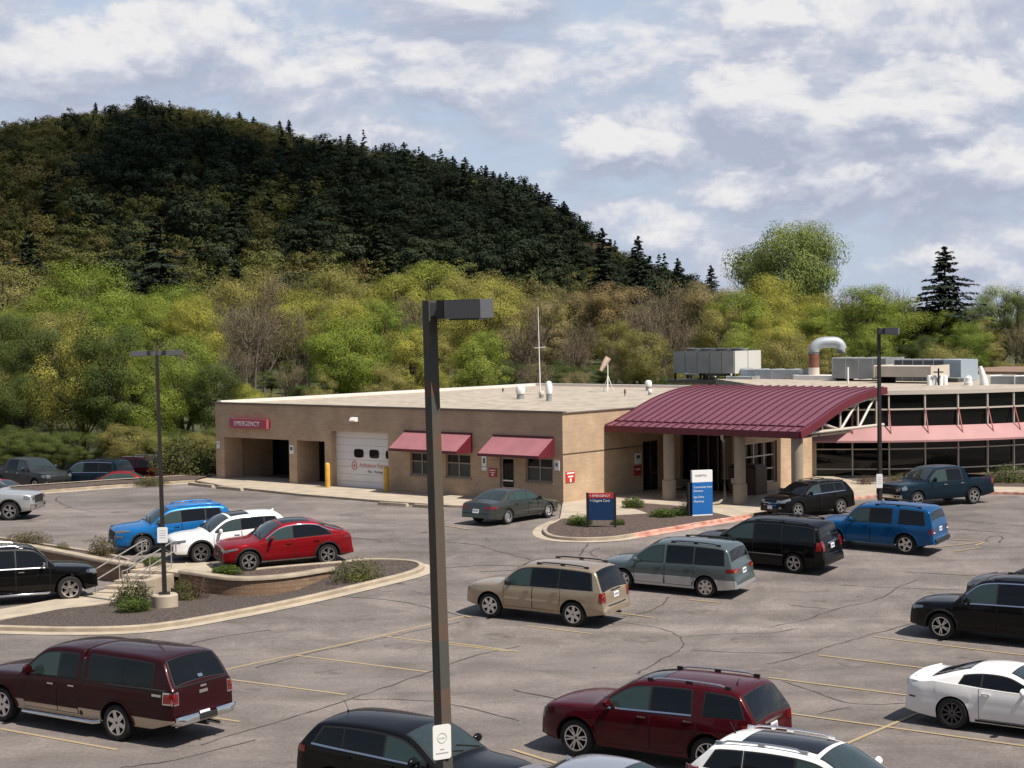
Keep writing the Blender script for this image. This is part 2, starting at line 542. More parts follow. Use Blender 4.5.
        # mirror
        if 'mirror' in S:
            md, mz = S['mirror']; y = c.half(md, mz)
            mb = MB(); ms = S.get('mirror_size', (.16, .24, .18))
            prof = []
            for i in range(7):
                a = i / 6; k = (1 - abs(2 * a - 1) ** 2.5) * .5 + .5
                yy = y + .06 + ms[1] * a
                prof.append([(c.X(md) + ms[0] * .5 * k * cos(t) * (1.0 if cos(t) > 0 else .5), sd * yy, mz + .08 + ms[2] * .5 * k * sin(t)) for t in [2 * pi * j / 12 for j in range(13)]])
            mb.grid(prof); mb.poly([prof[0][j] for j in range(12)]); mb.poly([prof[-1][j] for j in range(12)])
            mb.box((c.X(md), sd * (y + .04), mz + .03), (.08, .12, .04))
            mb.build('mirror', S.get('mirror_mat', pm), root, 50)
        # roof rail
        if S.get('rails'):
            d0, d1, rmat = S['rails'][:3]; mb = MB(); pts = []
            for i in range(9):
                d = d0 + (d1 - d0) * i / 8; y = c.yr(d) - .02
                pts.append((c.X(d), sd * y, c.zroof(d, y) + (.055 if 0 < i < 8 else .0)))
            mb.tube(pts, .021, 8)
            mb.build('roof_rail', rmat, root, 50)
            fm = S['rails'][3] if len(S['rails']) > 3 else rmat
            for dd in (d0 + .06, (d0 + d1) / 2, d1 - .06):
                mb = MB(); y = c.yr(dd) - .02; mb.box((c.X(dd), sd * y, c.zroof(dd, y) + .028), (.13, .05, .06)); mb.build('rail_foot', fm, root)
        # side repeaters
        for (nm, d0, d1, z0, z1, mm) in S.get('side', ()):
            mb = MB(); c.pside(mb, sd, [(d0, z0), (d1, z0)], [(d0, z1), (d1, z1)], .012, nv=2, nu=max(3, int(abs(d1 - d0) / .06))); mb.build(nm, mm, root, 40)
    # windscreen and rear window
    w0, w1 = S['ws']; mb = MB(); c.ptop(mb, w0 - .03, w1 + .03, k1=1.0, off=.004, ym=.02); mb.build('window_trim', M_BLKP, root, 40)
    mb = MB(); c.ptop(mb, w0, w1, off=.009, ym=.06); mb.build('windshield', S.get('ws_mat', M_WSHIELD), root, 40)
    if S.get('rw'):
        r0, r1 = S['rw']; ym = S.get('rw_m', .07)
        mb = MB(); c.ptop(mb, r0 - .01, r1 + .01, off=.004, ym=ym - .03); mb.build('window_trim', M_BLKP, root, 40)
        mb = MB(); c.ptop(mb, r0, r1, off=.009, ym=ym); mb.build('rear_window', S.get('rw_mat', M_GLASS), root, 40)
    if S.get('sunroof'):
        a, b = S['sunroof']; mb = MB(); c.ptop(mb, a, b, k1=.78, off=.006, ym=.0); mb.build('sunroof', M_GLASS, root, 40)
    # wipers
    for y0 in (.1, .62):
        if y0 > c.yr(w0) - .1: continue
        mb = MB(); d = w0 - .02
        mb.tube([(c.X(d), y0, c.zroof(d, y0) + .03), (c.X(d + .14), y0 - .55, c.zroof(d + .14, y0 - .55) + .03)], .012, 5); mb.build('wiper', M_BLKP, root)
    # end details: (name, rear?, y0,y1,z0,z1, material, off, mirrored)
    for e in S.get('ends', ()):
        nm, rear, C, mm = e[:4]; off = e[4] if len(e) > 4 else .01; mir = e[5] if len(e) > 5 else False
        for sg in ((1, -1) if mir else (1,)):
            mb = MB(); CC = [(sg * y, z) for y, z in C]
            c.pend(mb, rear, CC, off, nu=max(4, int(abs(C[1][0] - C[0][0]) / .12)), nv=4)
            # lamps wrap on to the flank
            if len(e) > 6 and e[6]:
                d0, d1, z0, z1, z2, z3 = e[6]
                c.pside(mb, sg, [(d0, z0), (d1, z1)], [(d0, z3), (d1, z2)], off, nv=3, nu=6)
            o = mb.build(nm, mm, root, 40)
    if S.get('plate_r'):
        z = S['plate_r']; y = S.get('plate_y', 0); mb = MB(); c.endrect(mb, True, y - .155, y + .155, z - .078, z + .078, off=.016, nu=2, nv=2); p = mb.build('number_plate', M_PLATE, root)
        mb = MB()
        for k in range(6): c.endrect(mb, True, y - .125 + .043 * k, y - .125 + .043 * k + .027, z - .03, z + .035, off=.019, nu=1, nv=1, thick=.004)
        mb.build('plate_lettering', M_PLTXT, p)
    if S.get('plate_f'):
        z = S['plate_f']; mb = MB(); c.endrect(mb, False, -.155, .155, z - .078, z + .078, off=.02, nu=2, nv=2); mb.build('number_plate', M_PLATE, root)
    if S.get('antenna'):
        d, y, ln = S['antenna']; mb = MB(); z = c.zroof(d, y); mb.tube([(c.X(d), y, z - .01), (c.X(d), y, z + .035)], .02, 8); mb.tube([(c.X(d), y, z + .03), (c.X(d + ln * .5), y, z + ln)], .006, 5); mb.build('antenna', M_BLKP, root, 50)
    if S.get('fin'):
        d, mm = S['fin']; mb = MB(); z = c.ztop(d); x = c.X(d)
        b = len(mb.v); mb.v += [(x + .09, 0, z - .01), (x - .07, .035, z - .01), (x - .07, -.035, z - .01), (x - .055, 0, z + .07), (x - .075, 0, z + .068)]
        for f in ((0, 1, 3), (0, 3, 2), (1, 4, 3), (2, 3, 4), (1, 2, 4), (0, 2, 1)): mb.face([b + i for i in f])
        mb.build('antenna', mm, root)
    if S.get('spoiler'):
        d, z, dl = S['spoiler']; mb = MB(); P, Q = [], []
        for i in range(9):
            y = -1 + 2 * i / 8; yy = y * (c.half(d, z) - .06) if z < c.ze(d) else y * (c.yr(d) - .01)
            zz = (c.zroof(d, yy) if z >= c.ze(d) - .02 else z) + .012
            P.append([(c.X(d) + .05, yy, zz + .0), (c.X(d + dl), yy, zz + S.get('spoiler_rise', -.01))])
            Q.append([(c.X(d) + .05, yy, zz - .03), (c.X(d + dl), yy, zz + S.get('spoiler_rise', -.01) - .03)])
        mb.shell(P, Q); mb.build('spoiler', S.get('spoiler_mat', pm), root, 40)
    for fn in S.get('extra', ()): fn(c, root, S)
    if S.get('shrink'): root.scale = (S['shrink'],) * 3
    return root

def exhaust(c, root, S):
    mb = MB(); x = c.X(c.L) ; mb.tube([(x + .4, -.45, .32), (x - .02, -.47, .30)], .035, 10); mb.build('exhaust', M_CHROME, root, 50)
def hitch(c, root, S):
    mb = MB(); x = c.X(c.L); mb.box((x + .12, 0, .40), (.4, .07, .07)); mb.box((x + .1, 0, .47), (.1, .8, .07)); mb.build('tow_hitch', M_BLKP, root)
def steps(c, root, S):
    for sd in (1, -1):
        mb = MB(); a, b = c.fo + c.ar + .15, c.fo + c.wb - c.ar - .1
        y = c.W / 2 - .0
        mb.tube([(c.X(a), sd * (y - .1), .34), (c.X(a + .12), sd * y, .33), (c.X(b - .12), sd * y, .33), (c.X(b), sd * (y - .1), .34)], .045, 8)
        mb.build('running_board', S.get('step_mat', M_CHROME), root, 50)
# ------------------------------------------------------------------ ground, lots, kerbs, planting beds
from mathutils.geometry import delaunay_2d_cdt
def asphalt_mat(name, base, seed):
    m = bpy.data.materials.new(name); N, L, B = nodes(m)
    tc = N.new('ShaderNodeTexCoord')
    def nz(sc, det, rough=.55, dist=0.0, stretch=None):
        v = tc.outputs['Object']
        if stretch:
            mp = N.new('ShaderNodeMapping'); mp.inputs['Scale'].default_value = stretch; mp.inputs['Rotation'].default_value = (0, 0, radians(33)); L.new(v, mp.inputs['Vector']); v = mp.outputs[0]
        n = N.new('ShaderNodeTexNoise'); n.inputs['Scale'].default_value = sc; n.inputs['Detail'].default_value = det; n.inputs['Roughness'].default_value = rough; n.inputs['Distortion'].default_value = dist
        L.new(v, n.inputs['Vector']); return n.outputs['Fac']
    def ramp(f, a, b, ca, cb):
        r = N.new('ShaderNodeValToRGB'); r.color_ramp.elements[0].position = a; r.color_ramp.elements[1].position = b
        r.color_ramp.elements[0].color = (*ca, 1); r.color_ramp.elements[1].color = (*cb, 1); L.new(f, r.inputs['Fac']); return r.outputs['Color']
    def mul(a, b):
        k = N.new('ShaderNodeMix'); k.data_type = 'RGBA'; k.blend_type = 'MULTIPLY'; k.inputs['Factor'].default_value = 1
        L.new(a, k.inputs['A']); L.new(b, k.inputs['B']); return k.outputs['Result']
    g = lambda v: (v, v, v)
    c = ramp(nz(.09, 5), .3, .7, tuple(x * .80 for x in base), tuple(x * 1.2 for x in base))
    c = mul(c, ramp(nz(.55, 6, .6, .8), .35, .75, g(.70), g(1.14)))
    c = mul(c, ramp(nz(.22, 4, .6, .3, (.25, 2.2, 1)), .32, .66, g(.72), g(1.1)))
    c = mul(c, ramp(nz(9, 3, .7), .3, .7, g(.80), g(1.2)))
    c = mul(c, ramp(nz(45, 2, .8), .3, .7, g(.6), g(1.4)))
    # oil spots
    c = mul(c, ramp(nz(.8, 2, .5, .4), .24, .31, g(.55), g(1.0)))
    L.new(c, B.inputs['Base Color']); B.inputs['Roughness'].default_value = .9; B.inputs['Specular IOR Level'].default_value = .3
    bp = N.new('ShaderNodeBump'); bp.inputs['Strength'].default_value = .35; bp.inputs['Distance'].default_value = .02
    L.new(nz(30, 3), bp.inputs['Height']); L.new(bp.outputs['Normal'], B.inputs['Normal'])
    return m
M_ASPH = asphalt_mat('asphalt', (.203, .176, .164), 1)
M_CONC = mat('concrete', (.38, .32, .25), .85, vary=.16, scale=1.3, bump=.2, bscale=20, detail=7)
M_KERB = mat('kerb_concrete', (.34, .28, .212), .85, vary=.2, scale=2.0, bump=.2, bscale=25, detail=7)
M_REDK = mat('red_kerb_paint', (.46, .20, .15), .8, vary=.28, scale=2.4, col2=(.52, .30, .24), bump=.15, bscale=25, detail=8)
M_MULCH = mat('mulch', (.034, .021, .016), .95, vary=.5, scale=11, col2=(.095, .066, .056), bump=.9, bscale=26, detail=6)
M_STONE = mat('landscape_gravel', (.024, .017, .014), .9, vary=.5, scale=13, col2=(.085, .064, .054), bump=.9, bscale=30, detail=7)
M_YEL = mat('yellow_line_paint', (.42, .31, .15), .8, vary=.2, scale=3, col2=(.27, .215, .15), detail=9)
M_TAR = mat('tar', (.048, .041, .038), .8, vary=.4, scale=2.5)
M_GRASS = mat('grass_ground', (.035, .05, .016), .95, vary=.4, scale=.4, col2=(.06, .06, .02), bump=.5, bscale=6)

def g2(px, py, **k):
    p = gp(px, py, **k); return (p.x, p.y)
def cdt_fill(poly, step, zf, mb, holes=(), m=0):
    xs = [p[0] for p in poly]; ys = [p[1] for p in poly]
    V = []; Ed = []
    for P in [poly] + list(holes):
        b = len(V)
        dense = []
        for i in range(len(P)):
            a, c = P[i], P[(i + 1) % len(P)]; n = max(1, int(hypot(c[0] - a[0], c[1] - a[1]) / step))
            for k in range(n): dense.append((a[0] + (c[0] - a[0]) * k / n, a[1] + (c[1] - a[1]) * k / n))
        V += [Vector(p) for p in dense]; Ed += [(b + i, b + (i + 1) % len(dense)) for i in range(len(dense))]
    x = min(xs)
    k = 0
    while x < max(xs):
        y = min(ys) + (step * .5 if k % 2 else 0); k += 1
        while y < max(ys):
            if inpoly(x, y, poly) and not any(inpoly(x, y, h) for h in holes): V.append(Vector((x, y)))
            y += step
        x += step
    vs, _, fs, *_ = delaunay_2d_cdt(V, Ed, [], 0, 1e-4)
    b = len(mb.v)
    for v in vs: mb.v.append((v[0], v[1], zf(v[0], v[1])))
    for f in fs:
        cx = sum(vs[i][0] for i in f) / 3; cy = sum(vs[i][1] for i in f) / 3
        if inpoly(cx, cy, poly) and not any(inpoly(cx, cy, h) for h in holes): mb.face([b + i for i in f], m)
def densify(P, step=.5):
    Q = []
    for a, c in zip(P[:-1], P[1:]):
        n = max(1, int(hypot(c[0] - a[0], c[1] - a[1]) / step))
        for k in range(n): Q.append((a[0] + (c[0] - a[0]) * k / n, a[1] + (c[1] - a[1]) * k / n))
    Q.append(P[-1]); return Q
def rounded(P, it=2): return chaikin(P, it)
def sweep(P, prof, zf, mb, m=0, closed=False):
    # prof: list of (offset to the left, height)
    n = len(P); rows = []
    for i, p in enumerate(P):
        a = P[max(i - 1, 0)]; c = P[min(i + 1, n - 1)]
        d = Vector((c[0] - a[0], c[1] - a[1])).normalized(); nr = Vector((-d.y, d.x))
        z = zf(p[0], p[1])
        rows.append([(p[0] + nr.x * o, p[1] + nr.y * o, z + h) for o, h in prof])
    mb.grid(rows, m)
    for r in (rows[0], rows[-1]): mb.poly(r, m)

# key outlines
KFRONT = [g2(*p) for p in ((-170, 626), (0, 631), (70, 633), (150, 631), (225, 618), (300, 603), (380, 584), (412, 576), (424, 571), (425, 567), (412, 563), (366, 561.5), (342, 565))]
KFRONT = rounded(KFRONT, 2)
RWALL = [g2(*p) for p in ((335, 572.5), (327, 573), (289, 579.6), (251, 582.5), (232, 582), (215, 580), (198, 577), (182, 575))]
RWALL = rounded(RWALL, 2)
LWALL = [g2(*p) for p in ((140, 569.5), (105, 564), (35, 550.5), (0, 546), (-70, 537), (-170, 526))]
STAIR_T = gp(160, 569); STAIR_B = gp(110, 598, low=True)
SUNK = KFRONT + RWALL + [(STAIR_T.x + .3, STAIR_T.y), LWALL[0]] + LWALL[1:]
LOTP = [g2(*p, low=True) for p in ((-170, 640), (0, 612), (110, 592), (122, 585))] + LWALL
LOWER.extend(LOTP)

# ground sheet and hill
RIDGE = [(-500, 150), (-200, 140), (0, 131), (50, 123), (100, 116), (160, 108), (230, 119), (290, 137), (370, 152), (440, 168), (500, 188), (545, 204), (570, 228), (600, 243), (640, 262), (680, 275), (720, 285), (800, 296), (1024, 306), (1600, 310)]
HB, HT = 330.0, 700.0
def hillz(x, y):
    if y < 300: return 0.0
    px = 512 + 1650 * x / max(y, 1)
    sy = interp(RIDGE, px)
    zr = max(1.5, CH + (H0 - .014 * (px - 512) - sy) * HT / 1650 - 12.5)
    s = smooth(HB, HT, y) ** 0.8 if y < HT else 1 - .5 * smooth(HT, HT + 500, y)
    return zr * s
def farlow(x, y): return -1.1 * smooth(-13, -22, x) * smooth(83, 87, y) * (1 - smooth(112, 135, y))
def terrainz(x, y): return rampz(x, y) - .12 + hillz(x, y) + (.9 * smooth(120, 180, y) if y > 120 else 0) + farlow(x, y)
mb = MB()
xs = [-1500, -900, -600] + [-400 + 20 * i for i in range(16)] + [-90 + 5 * i for i in range(19)] + [20 * i for i in range(1, 21)] + [600, 900, 1500]
ys = [-60, 0, 10, 20, 30, 40] + [45 + 2.5 * i for i in range(12)] + [80, 90, 100, 110, 120, 135, 150, 180, 210, 240, 270] + [300 + 15 * i for i in range(36)] + [900, 1100, 1400, 2500, 5000]
mb.grid([[(x, y, terrainz(x, y) if not (30 < y < 85 and -45 < x < 5) else -1.2) for y in ys] for x in xs])
struct(mb.build('ground', M_GRASS, None, 60))
mb = MB()
lot = [(-62, 12), (75, 12), (75, 96), (40, 96), (20, 96), (-15, 99), g2(195, 482), g2(29, 493), g2(-60, 503), (-75, 82)]
cdt_fill(lot, 1.6, lambda x, y: rampz(x, y), mb, [SUNK])
struct(mb.build('parking_lot', M_ASPH, None, 60, fix=False))
mb = MB(); far_lot = [g2(-300, 497), g2(-60, 500), g2(29, 492), g2(180, 483), (-19, 92), (-20, 103), (-75, 106)]
cdt_fill(far_lot, 3, lambda x, y: -0.25, mb); struct(mb.build('far_parking_lot', M_ASPH, None, 60, fix=False))
mb = MB(); cdt_fill(LOTP, .8, lambda x, y: 0.0, mb); struct(mb.build('sunken_lot', M_ASPH, None, 60, fix=False))

def kerb(name, P, w=.17, h=.14, m=None, zf=rampz, gutter=0):
    mb = MB()
    sweep(densify(P, .6), [(0, -.12), (0, h - .03), (.03, h), (w - .02, h), (w, h - .02), (w, -.12)], zf, mb)
    o = struct(mb.build(name, m or M_KERB, None, 35))
    if gutter:
        mb = MB(); sweep(densify(P, .6), [(-gutter, .006), (0, .012)], zf, mb); struct(mb.build('gutter', M_CONC, None, 60))
    return o
kerb('kerb', KFRONT[::1], .2, .15, gutter=.42)
# planting bed of the island
bz = []
for p in KFRONT: bz.append((p[0], p[1], rampz(*p) + .10))
for i, p in enumerate(RWALL):
    u = i / (len(RWALL) - 1); bz.append((p[0], p[1], max(-.05, rampz(*p) - .78 * smooth(0, .6, u))))
sb = g2(122, 602, low=True); bz.append((sb[0], sb[1], .07))
for q in ((112, 604), (0, 622), (-170, 652)):
    p = g2(*q, low=True); bz.append((p[0], p[1], .05))
def bedz(x, y):
    a = b = 0
    for (bx, by, bzz) in bz:
        w = 1 / ((bx - x) ** 2 + (by - y) ** 2 + .01) ** 1.5; a += w * bzz; b += w
    return a / b + .035 * mnoise.noise(Vector((x * 1.3, y * 1.3, 0)))
mb = MB(); cdt_fill([(p[0], p[1]) for p in bz], .5, bedz, mb); struct(mb.build('gravel_bed', M_STONE, None, 60, fix=False))
# sidewalk along the sunken lot
SW = [g2(*p, low=True) for p in ((-170, 652), (0, 622), (114, 604), (120, 590), (110, 592), (0, 612), (-170, 640))]
mb = MB(); mb.prism(SW, -.1, .09); struct(mb.build('sidewalk', M_CONC))
# upper mulch strips and their kerbs
UK = [g2(*p) for p in ((-170, 524), (-60, 531), (0, 539.5), (49, 546.7), (90, 553), (123, 559), (132, 562))]
mb = MB(); cdt_fill(LWALL[::-1] + [g2(140, 566)] + UK[::-1], .8, lambda x, y: rampz(x, y) + .07 + .03 * mnoise.noise(Vector((x, y, 0))), mb); struct(mb.build('mulch_bed', M_MULCH, None, 60, fix=False))
kerb('kerb', UK[::-1], .16, .12)
UK2 = [g2(*p) for p in ((214, 574), (239, 573.5), (280, 569.5), (342, 564.5))]
mb = MB(); cdt_fill(UK2 + RWALL, .5, lambda x, y: rampz(x, y) + .06, mb); struct(mb.build('mulch_bed', M_MULCH, None, 60, fix=False))
kerb('kerb', UK2, .16, .12)
PAD = [g2(*p) for p in ((150, 571), (150, 562), (186, 561), (212, 564.5), (214, 572), (186, 575), (160, 572))]
mb = MB(); mb.prism([(p[0], p[1], rampz(*p)) for p in PAD], -.1, .05); struct(mb.build('sidewalk', M_CONC))

# retaining walls of brick with a concrete cap
M_RBRICK = bpy.data.materials.new('retaining_brick')
def brick_nodes(m, c1, c2, mortar, bw, rh, ms=.012, rough=.85, vary=.12, horiz='xy'):
    N, L, B = nodes(m); tc = N.new('ShaderNodeTexCoord'); sp = N.new('ShaderNodeSeparateXYZ'); L.new(tc.outputs['Object'], sp.inputs[0])
    ad = N.new('ShaderNodeMath'); ad.operation = 'ADD'; L.new(sp.outputs[0], ad.inputs[0]); L.new(sp.outputs[1], ad.inputs[1])
    cb = N.new('ShaderNodeCombineXYZ'); L.new(ad.outputs[0], cb.inputs[0]); L.new(sp.outputs[2], cb.inputs[1])
    bt = N.new('ShaderNodeTexBrick'); bt.inputs['Scale'].default_value = 1; bt.inputs['Brick Width'].default_value = bw; bt.inputs['Row Height'].default_value = rh; bt.inputs['Mortar Size'].default_value = ms
    bt.inputs['Color1'].default_value = (*c1, 1); bt.inputs['Color2'].default_value = (*c2, 1); bt.inputs['Mortar'].default_value = (*mortar, 1); bt.inputs['Bias'].default_value = 0
    L.new(cb.outputs[0], bt.inputs['Vector'])
    nz = N.new('ShaderNodeTexNoise'); nz.inputs['Scale'].default_value = .8; nz.inputs['Detail'].default_value = 6; L.new(tc.outputs['Object'], nz.inputs['Vector'])
    r = N.new('ShaderNodeValToRGB'); r.color_ramp.elements[0].position = .3; r.color_ramp.elements[1].position = .7
    r.color_ramp.elements[0].color = (1 - vary,) * 3 + (1,); r.color_ramp.elements[1].color = (1 + vary,) * 3 + (1,); L.new(nz.outputs['Fac'], r.inputs['Fac'])
    k = N.new('ShaderNodeMix'); k.data_type = 'RGBA'; k.blend_type = 'MULTIPLY'; k.inputs['Factor'].default_value = 1
    L.new(bt.outputs['Color'], k.inputs['A']); L.new(r.outputs['Color'], k.inputs['B']); L.new(k.outputs['Result'], B.inputs['Base Color'])
    B.inputs['Roughness'].default_value = rough
    bp = N.new('ShaderNodeBump'); bp.inputs['Strength'].default_value = .4; bp.inputs['Distance'].default_value = .01
    L.new(bt.outputs['Fac'], bp.inputs['Height']); bp.invert = True; L.new(bp.outputs['Normal'], B.inputs['Normal'])
brick_nodes(M_RBRICK, (.20, .12, .075), (.26, .165, .105), (.15, .11, .08), .4, .15, .015)
def ret_wall(P, label):
    c = P[len(P) // 2]; z0 = rampz(*c)
    Q = [(p[0] - c[0], p[1] - c[1]) for p in densify(P, .4)]
    zf = lambda x, y: rampz(x + c[0], y + c[1])
    root = empty('retaining_wall', (c[0], c[1], 0), 0, label, 'wall')
    mb = MB(); sweep(Q, [(-.14, -1.6), (-.14, .075), (.14, .075), (.14, -1.6)], zf, mb); mb.build('brick_wall', M_RBRICK, root, 40)
    mb = MB(); sweep(Q, [(-.2, .076), (-.21, .16), (-.18, .185), (.18, .185), (.2, .16), (.2, .076)], zf, mb); mb.build('cap', M_KERB, root, 40)
ret_wall(RWALL, 'curved brick retaining wall with a concrete cap in front of the red suv')
ret_wall(LWALL, 'straight brick retaining wall with a pale cap behind the long black suv')

# steps and handrails
sd = Vector((STAIR_T.x - STAIR_B.x, STAIR_T.y - STAIR_B.y, 0)); SLEN = sd.length; SANG = atan2(sd.y, sd.x)
ZT = rampz(STAIR_T.x, STAIR_T.y) + .05
root = empty('steps', STAIR_B, SANG, 'concrete steps climbing from the sunken lot to the upper lot', 'steps')
NS = 5
for i in range(NS):
    mb = MB(); a = SLEN * (.12 + .8 * i / NS); mb.span((a, -.55, -.2), (SLEN + .25, .75, .02 + (ZT - .02) * (i + 1) / NS - .002 * 0)) if i == 0 else mb.span((a, -.55, (ZT) * i / NS + .021), (SLEN + .25, .75, .02 + (ZT - .02) * (i + 1) / NS))
    mb.build('step', M_CONC, root)
mb = MB(); mb.span((SLEN * .25, -.9, -.2), (SLEN + .3, -.56, ZT - .1)); mb.build('side_wall', M_KERB, root)
M_RAIL = mat('brushed_steel', (.62, .58, .52), .35, .8)
def handrail(yo, label, x0, x1):
    root = empty('handrail', STAIR_B, SANG, label, 'handrail', )
    zz = lambda x: ZT * min(1, max(0, (x - SLEN * .12) / (SLEN * .8)))
    mb = MB()
    for h in (.92, .55):
        pts = [(x0 - .3, yo, zz(x0) + h), (x0, yo, zz(x0) + h), (x1, yo, zz(x1) + h), (x1 + .3, yo, zz(x1) + h)]
        mb.tube(pts, .024, 8)
    mb.tube([(x0 - .3, yo, zz(x0) + .92), (x0 - .3, yo, zz(x0) + .55)], .024, 8); mb.tube([(x1 + .3, yo, zz(x1) + .92), (x1 + .3, yo, zz(x1) + .55)], .024, 8)
    mb.build('rail', M_RAIL, root, 50)
    for x in (x0 + .02, (x0 + x1) / 2, x1 - .02):
        mb = MB(); mb.tube([(x, yo, zz(x) - .05), (x, yo, zz(x) + .92)], .022, 8); mb.build('post', M_RAIL, root, 50)
handrail(.68, 'steel handrail on the far side of the concrete steps', SLEN * .06, SLEN * .98)
handrail(-.48, 'steel handrail on the near side of the concrete steps by the twin lamp post', SLEN * .1, SLEN * 1.0)

# painted lines and sealed cracks
def ribbon(mb, P, w, dz, jit=0, seed=0):
    r = random.Random(seed); Q = densify(P, .5 if not jit else .28); rows = []
    for i, p in enumerate(Q):
        a = Q[max(i - 1, 0)]; c = Q[min(i + 1, len(Q) - 1)]; d = Vector((c[0] - a[0], c[1] - a[1])).normalized(); n = Vector((-d.y, d.x))
        j = r.uniform(-jit, jit); ww = w * (1 + (r.uniform(-.6, .6) if jit else 0))
        x, y = p[0] + n.x * j, p[1] + n.y * j; z = rampz(x, y) + dz
        rows.append([(x - n.x * ww / 2, y - n.y * ww / 2, z), (x + n.x * ww / 2, y + n.y * ww / 2, z)])
    mb.grid(rows, 0)
LINES = [((150, 687), (256, 663), (464.7, 616)), ((296, 655.5), (427, 672)), ((378.5, 635.5), (508.5, 651.5)), ((232, 680), (346, 695)), ((0, 729), (117, 750)), ((207, 717), (240, 722)),
         ((464.7, 616), (471, 617.5)), ((526, 626), (592, 634)), ((430, 640), (519, 652)), ((610, 612), (655, 618)), ((690, 600), (720, 603)), ((874, 637), (1024, 655.5)), ((818, 655.5), (925, 668.5)), ((768, 678), (910, 696)), ((790, 714), (1024, 746.5)),
         ((846, 744.5), (918, 713.5)), ((1024, 700), (960, 690)), ((512, 750), (560, 765)), ((932, 548), (962, 545), (978, 543)), ((935, 539), (975, 541), (983, 543), (975, 546)), ((440, 525), (470, 530)), ((955, 552), (980, 548))]
mb = MB()
for i, l in enumerate(LINES): ribbon(mb, [g2(*p) for p in l], .10, .008 + .0006 * i)
struct(mb.build('parking_lines', M_YEL, None, None, fix=False))
CRACKS = [((668, 597), (662, 606), (640, 614), (622, 617)), ((620, 622), (655, 627), (675, 633), (686, 643), (681, 650), (660, 660), (636, 674)), ((683, 637), (720, 634), (768, 634), (800, 628)), ((690, 650), (768, 654), (800, 652)), ((768, 627), (800, 622), (835, 609), (870, 602), (890, 595), (896, 587), (918, 580)),
          ((788, 605), (835, 610)), ((768, 664), (795, 658), (850, 640), (915, 623)), ((782, 681), (812, 690), (850, 706), (905, 703), (960, 700)), ((200, 745), (256, 728), (352, 699), (427, 673), (470, 656), (520, 646)), ((352, 699), (430, 700), (470, 708), (520, 721)), ((430, 541), (475, 544), (492, 550), (532, 560)), ((580, 556), (585, 546), (593, 540)), ((440, 568), (490, 565), (530, 566)),
          ((600, 548), (588, 552), (596, 557)), ((905, 572), (960, 575), (1024, 578)), ((820, 714), (850, 707)), ((256, 740), (180, 760), (120, 768)), ((620, 560), (560, 568), (480, 572)), ((985, 541), (990, 536), (1004, 536), (1000, 543)), ((840, 585), (900, 588), (960, 590)), ((55, 500), (68, 507), (95, 512)), ((55, 500), (60, 495), (100, 490)), ((250, 540), (300, 535), (380, 540)), ((300, 520), (420, 525), (470, 522)), ((160, 655), (200, 640), (270, 630)), ((256, 668), (300, 655), (420, 630), (460, 622)),
          ((940, 520), (1024, 526)), ((880, 470 + 60), (940, 528), (1010, 533)), ((645, 716), (560, 700), (512, 690)), ((470, 618), (400, 600), (330, 596))]
mb = MB()
for i, l in enumerate(CRACKS): ribbon(mb, rounded([g2(*p) for p in l], 2), .05, .004 + .0001 * i, .045, i)
struct(mb.build('sealed_cracks', M_TAR, None, None, fix=False))

mb = MB(); rs = random.Random(9)
for i, (px, py) in enumerate(((590, 603), (766, 671), (700, 612), (330, 672), (400, 646), (250, 690), (850, 662), (940, 676), (760, 588), (880, 690), (180, 730), (640, 640), (500, 636), (820, 600), (560, 612), (300, 642), (905, 730), (740, 640), (430, 590), (360, 620), (980, 540), (350, 515), (120, 512))):
    p = gp(px, py); R = rs.uniform(.18, .55); st = rs.uniform(.8, 1.8); a0 = rs.uniform(0, 3)
    pts = []
    for k in range(14):
        a = 2 * pi * k / 14; q = R * (1 + .45 * mnoise.noise(Vector((cos(a) * 1.5 + i * 3, sin(a) * 1.5, 0)))); x, y = q * cos(a) * st, q * sin(a)
        X_, Y_ = p.x + x * cos(a0) - y * sin(a0), p.y + x * sin(a0) + y * cos(a0); pts.append((X_, Y_, rampz(X_, Y_) + .003 + .00003 * i))
    mb.poly(pts)
struct(mb.build('oil_stains', mat('oil_stained_asphalt', (.135, .113, .104), .7, vary=.3, scale=3, detail=8), None, None, fix=False))
# island at the entrance
EK = rounded([g2(*p) for p in ((560, 521), (546, 527), (541, 533), (549, 539), (575, 541.5), (612, 540.5), (634, 537))], 2)
EK2 = [g2(*p) for p in ((634, 537), (680, 529), (735, 520), (750, 517))]
EK3 = [g2(*p) for p in ((750, 517), (775, 513), (800, 508), (830, 504), (853, 500))]
EK4 = [g2(*p) for p in ((853, 500), (880, 497.5), (920, 495.5), (960, 495), (1000, 494.5), (1060, 496), (1150, 500))]
kerb('kerb', EK, .16, .13, gutter=.4)
kerb('red_kerb', EK2, .16, .13, M_REDK, gutter=.0); kerb('kerb', EK3, .16, .12, mat('worn_kerb', (.26, .19, .12), .85, vary=.3, scale=2)); kerb('red_kerb', EK4, .16, .13, M_REDK)
mb = MB(); sweep(densify(EK2, .6), [(-.4, .006), (0, .012)], rampz, mb); struct(mb.build('gutter', M_REDK, None, 60))
BED2 = EK + EK2[1:3] + [g2(*p) for p in ((722, 517), (700, 512), (682, 508.5), (642, 505.5), (622, 503), (622, 507), (648, 516), (600, 519), (575, 521))]
mb = MB(); cdt_fill(BED2, .5, lambda x, y: rampz(x, y) + .11 + .03 * mnoise.noise(Vector((x, y, 3))), mb); struct(mb.build('mulch_bed', M_MULCH, None, 60, fix=False))
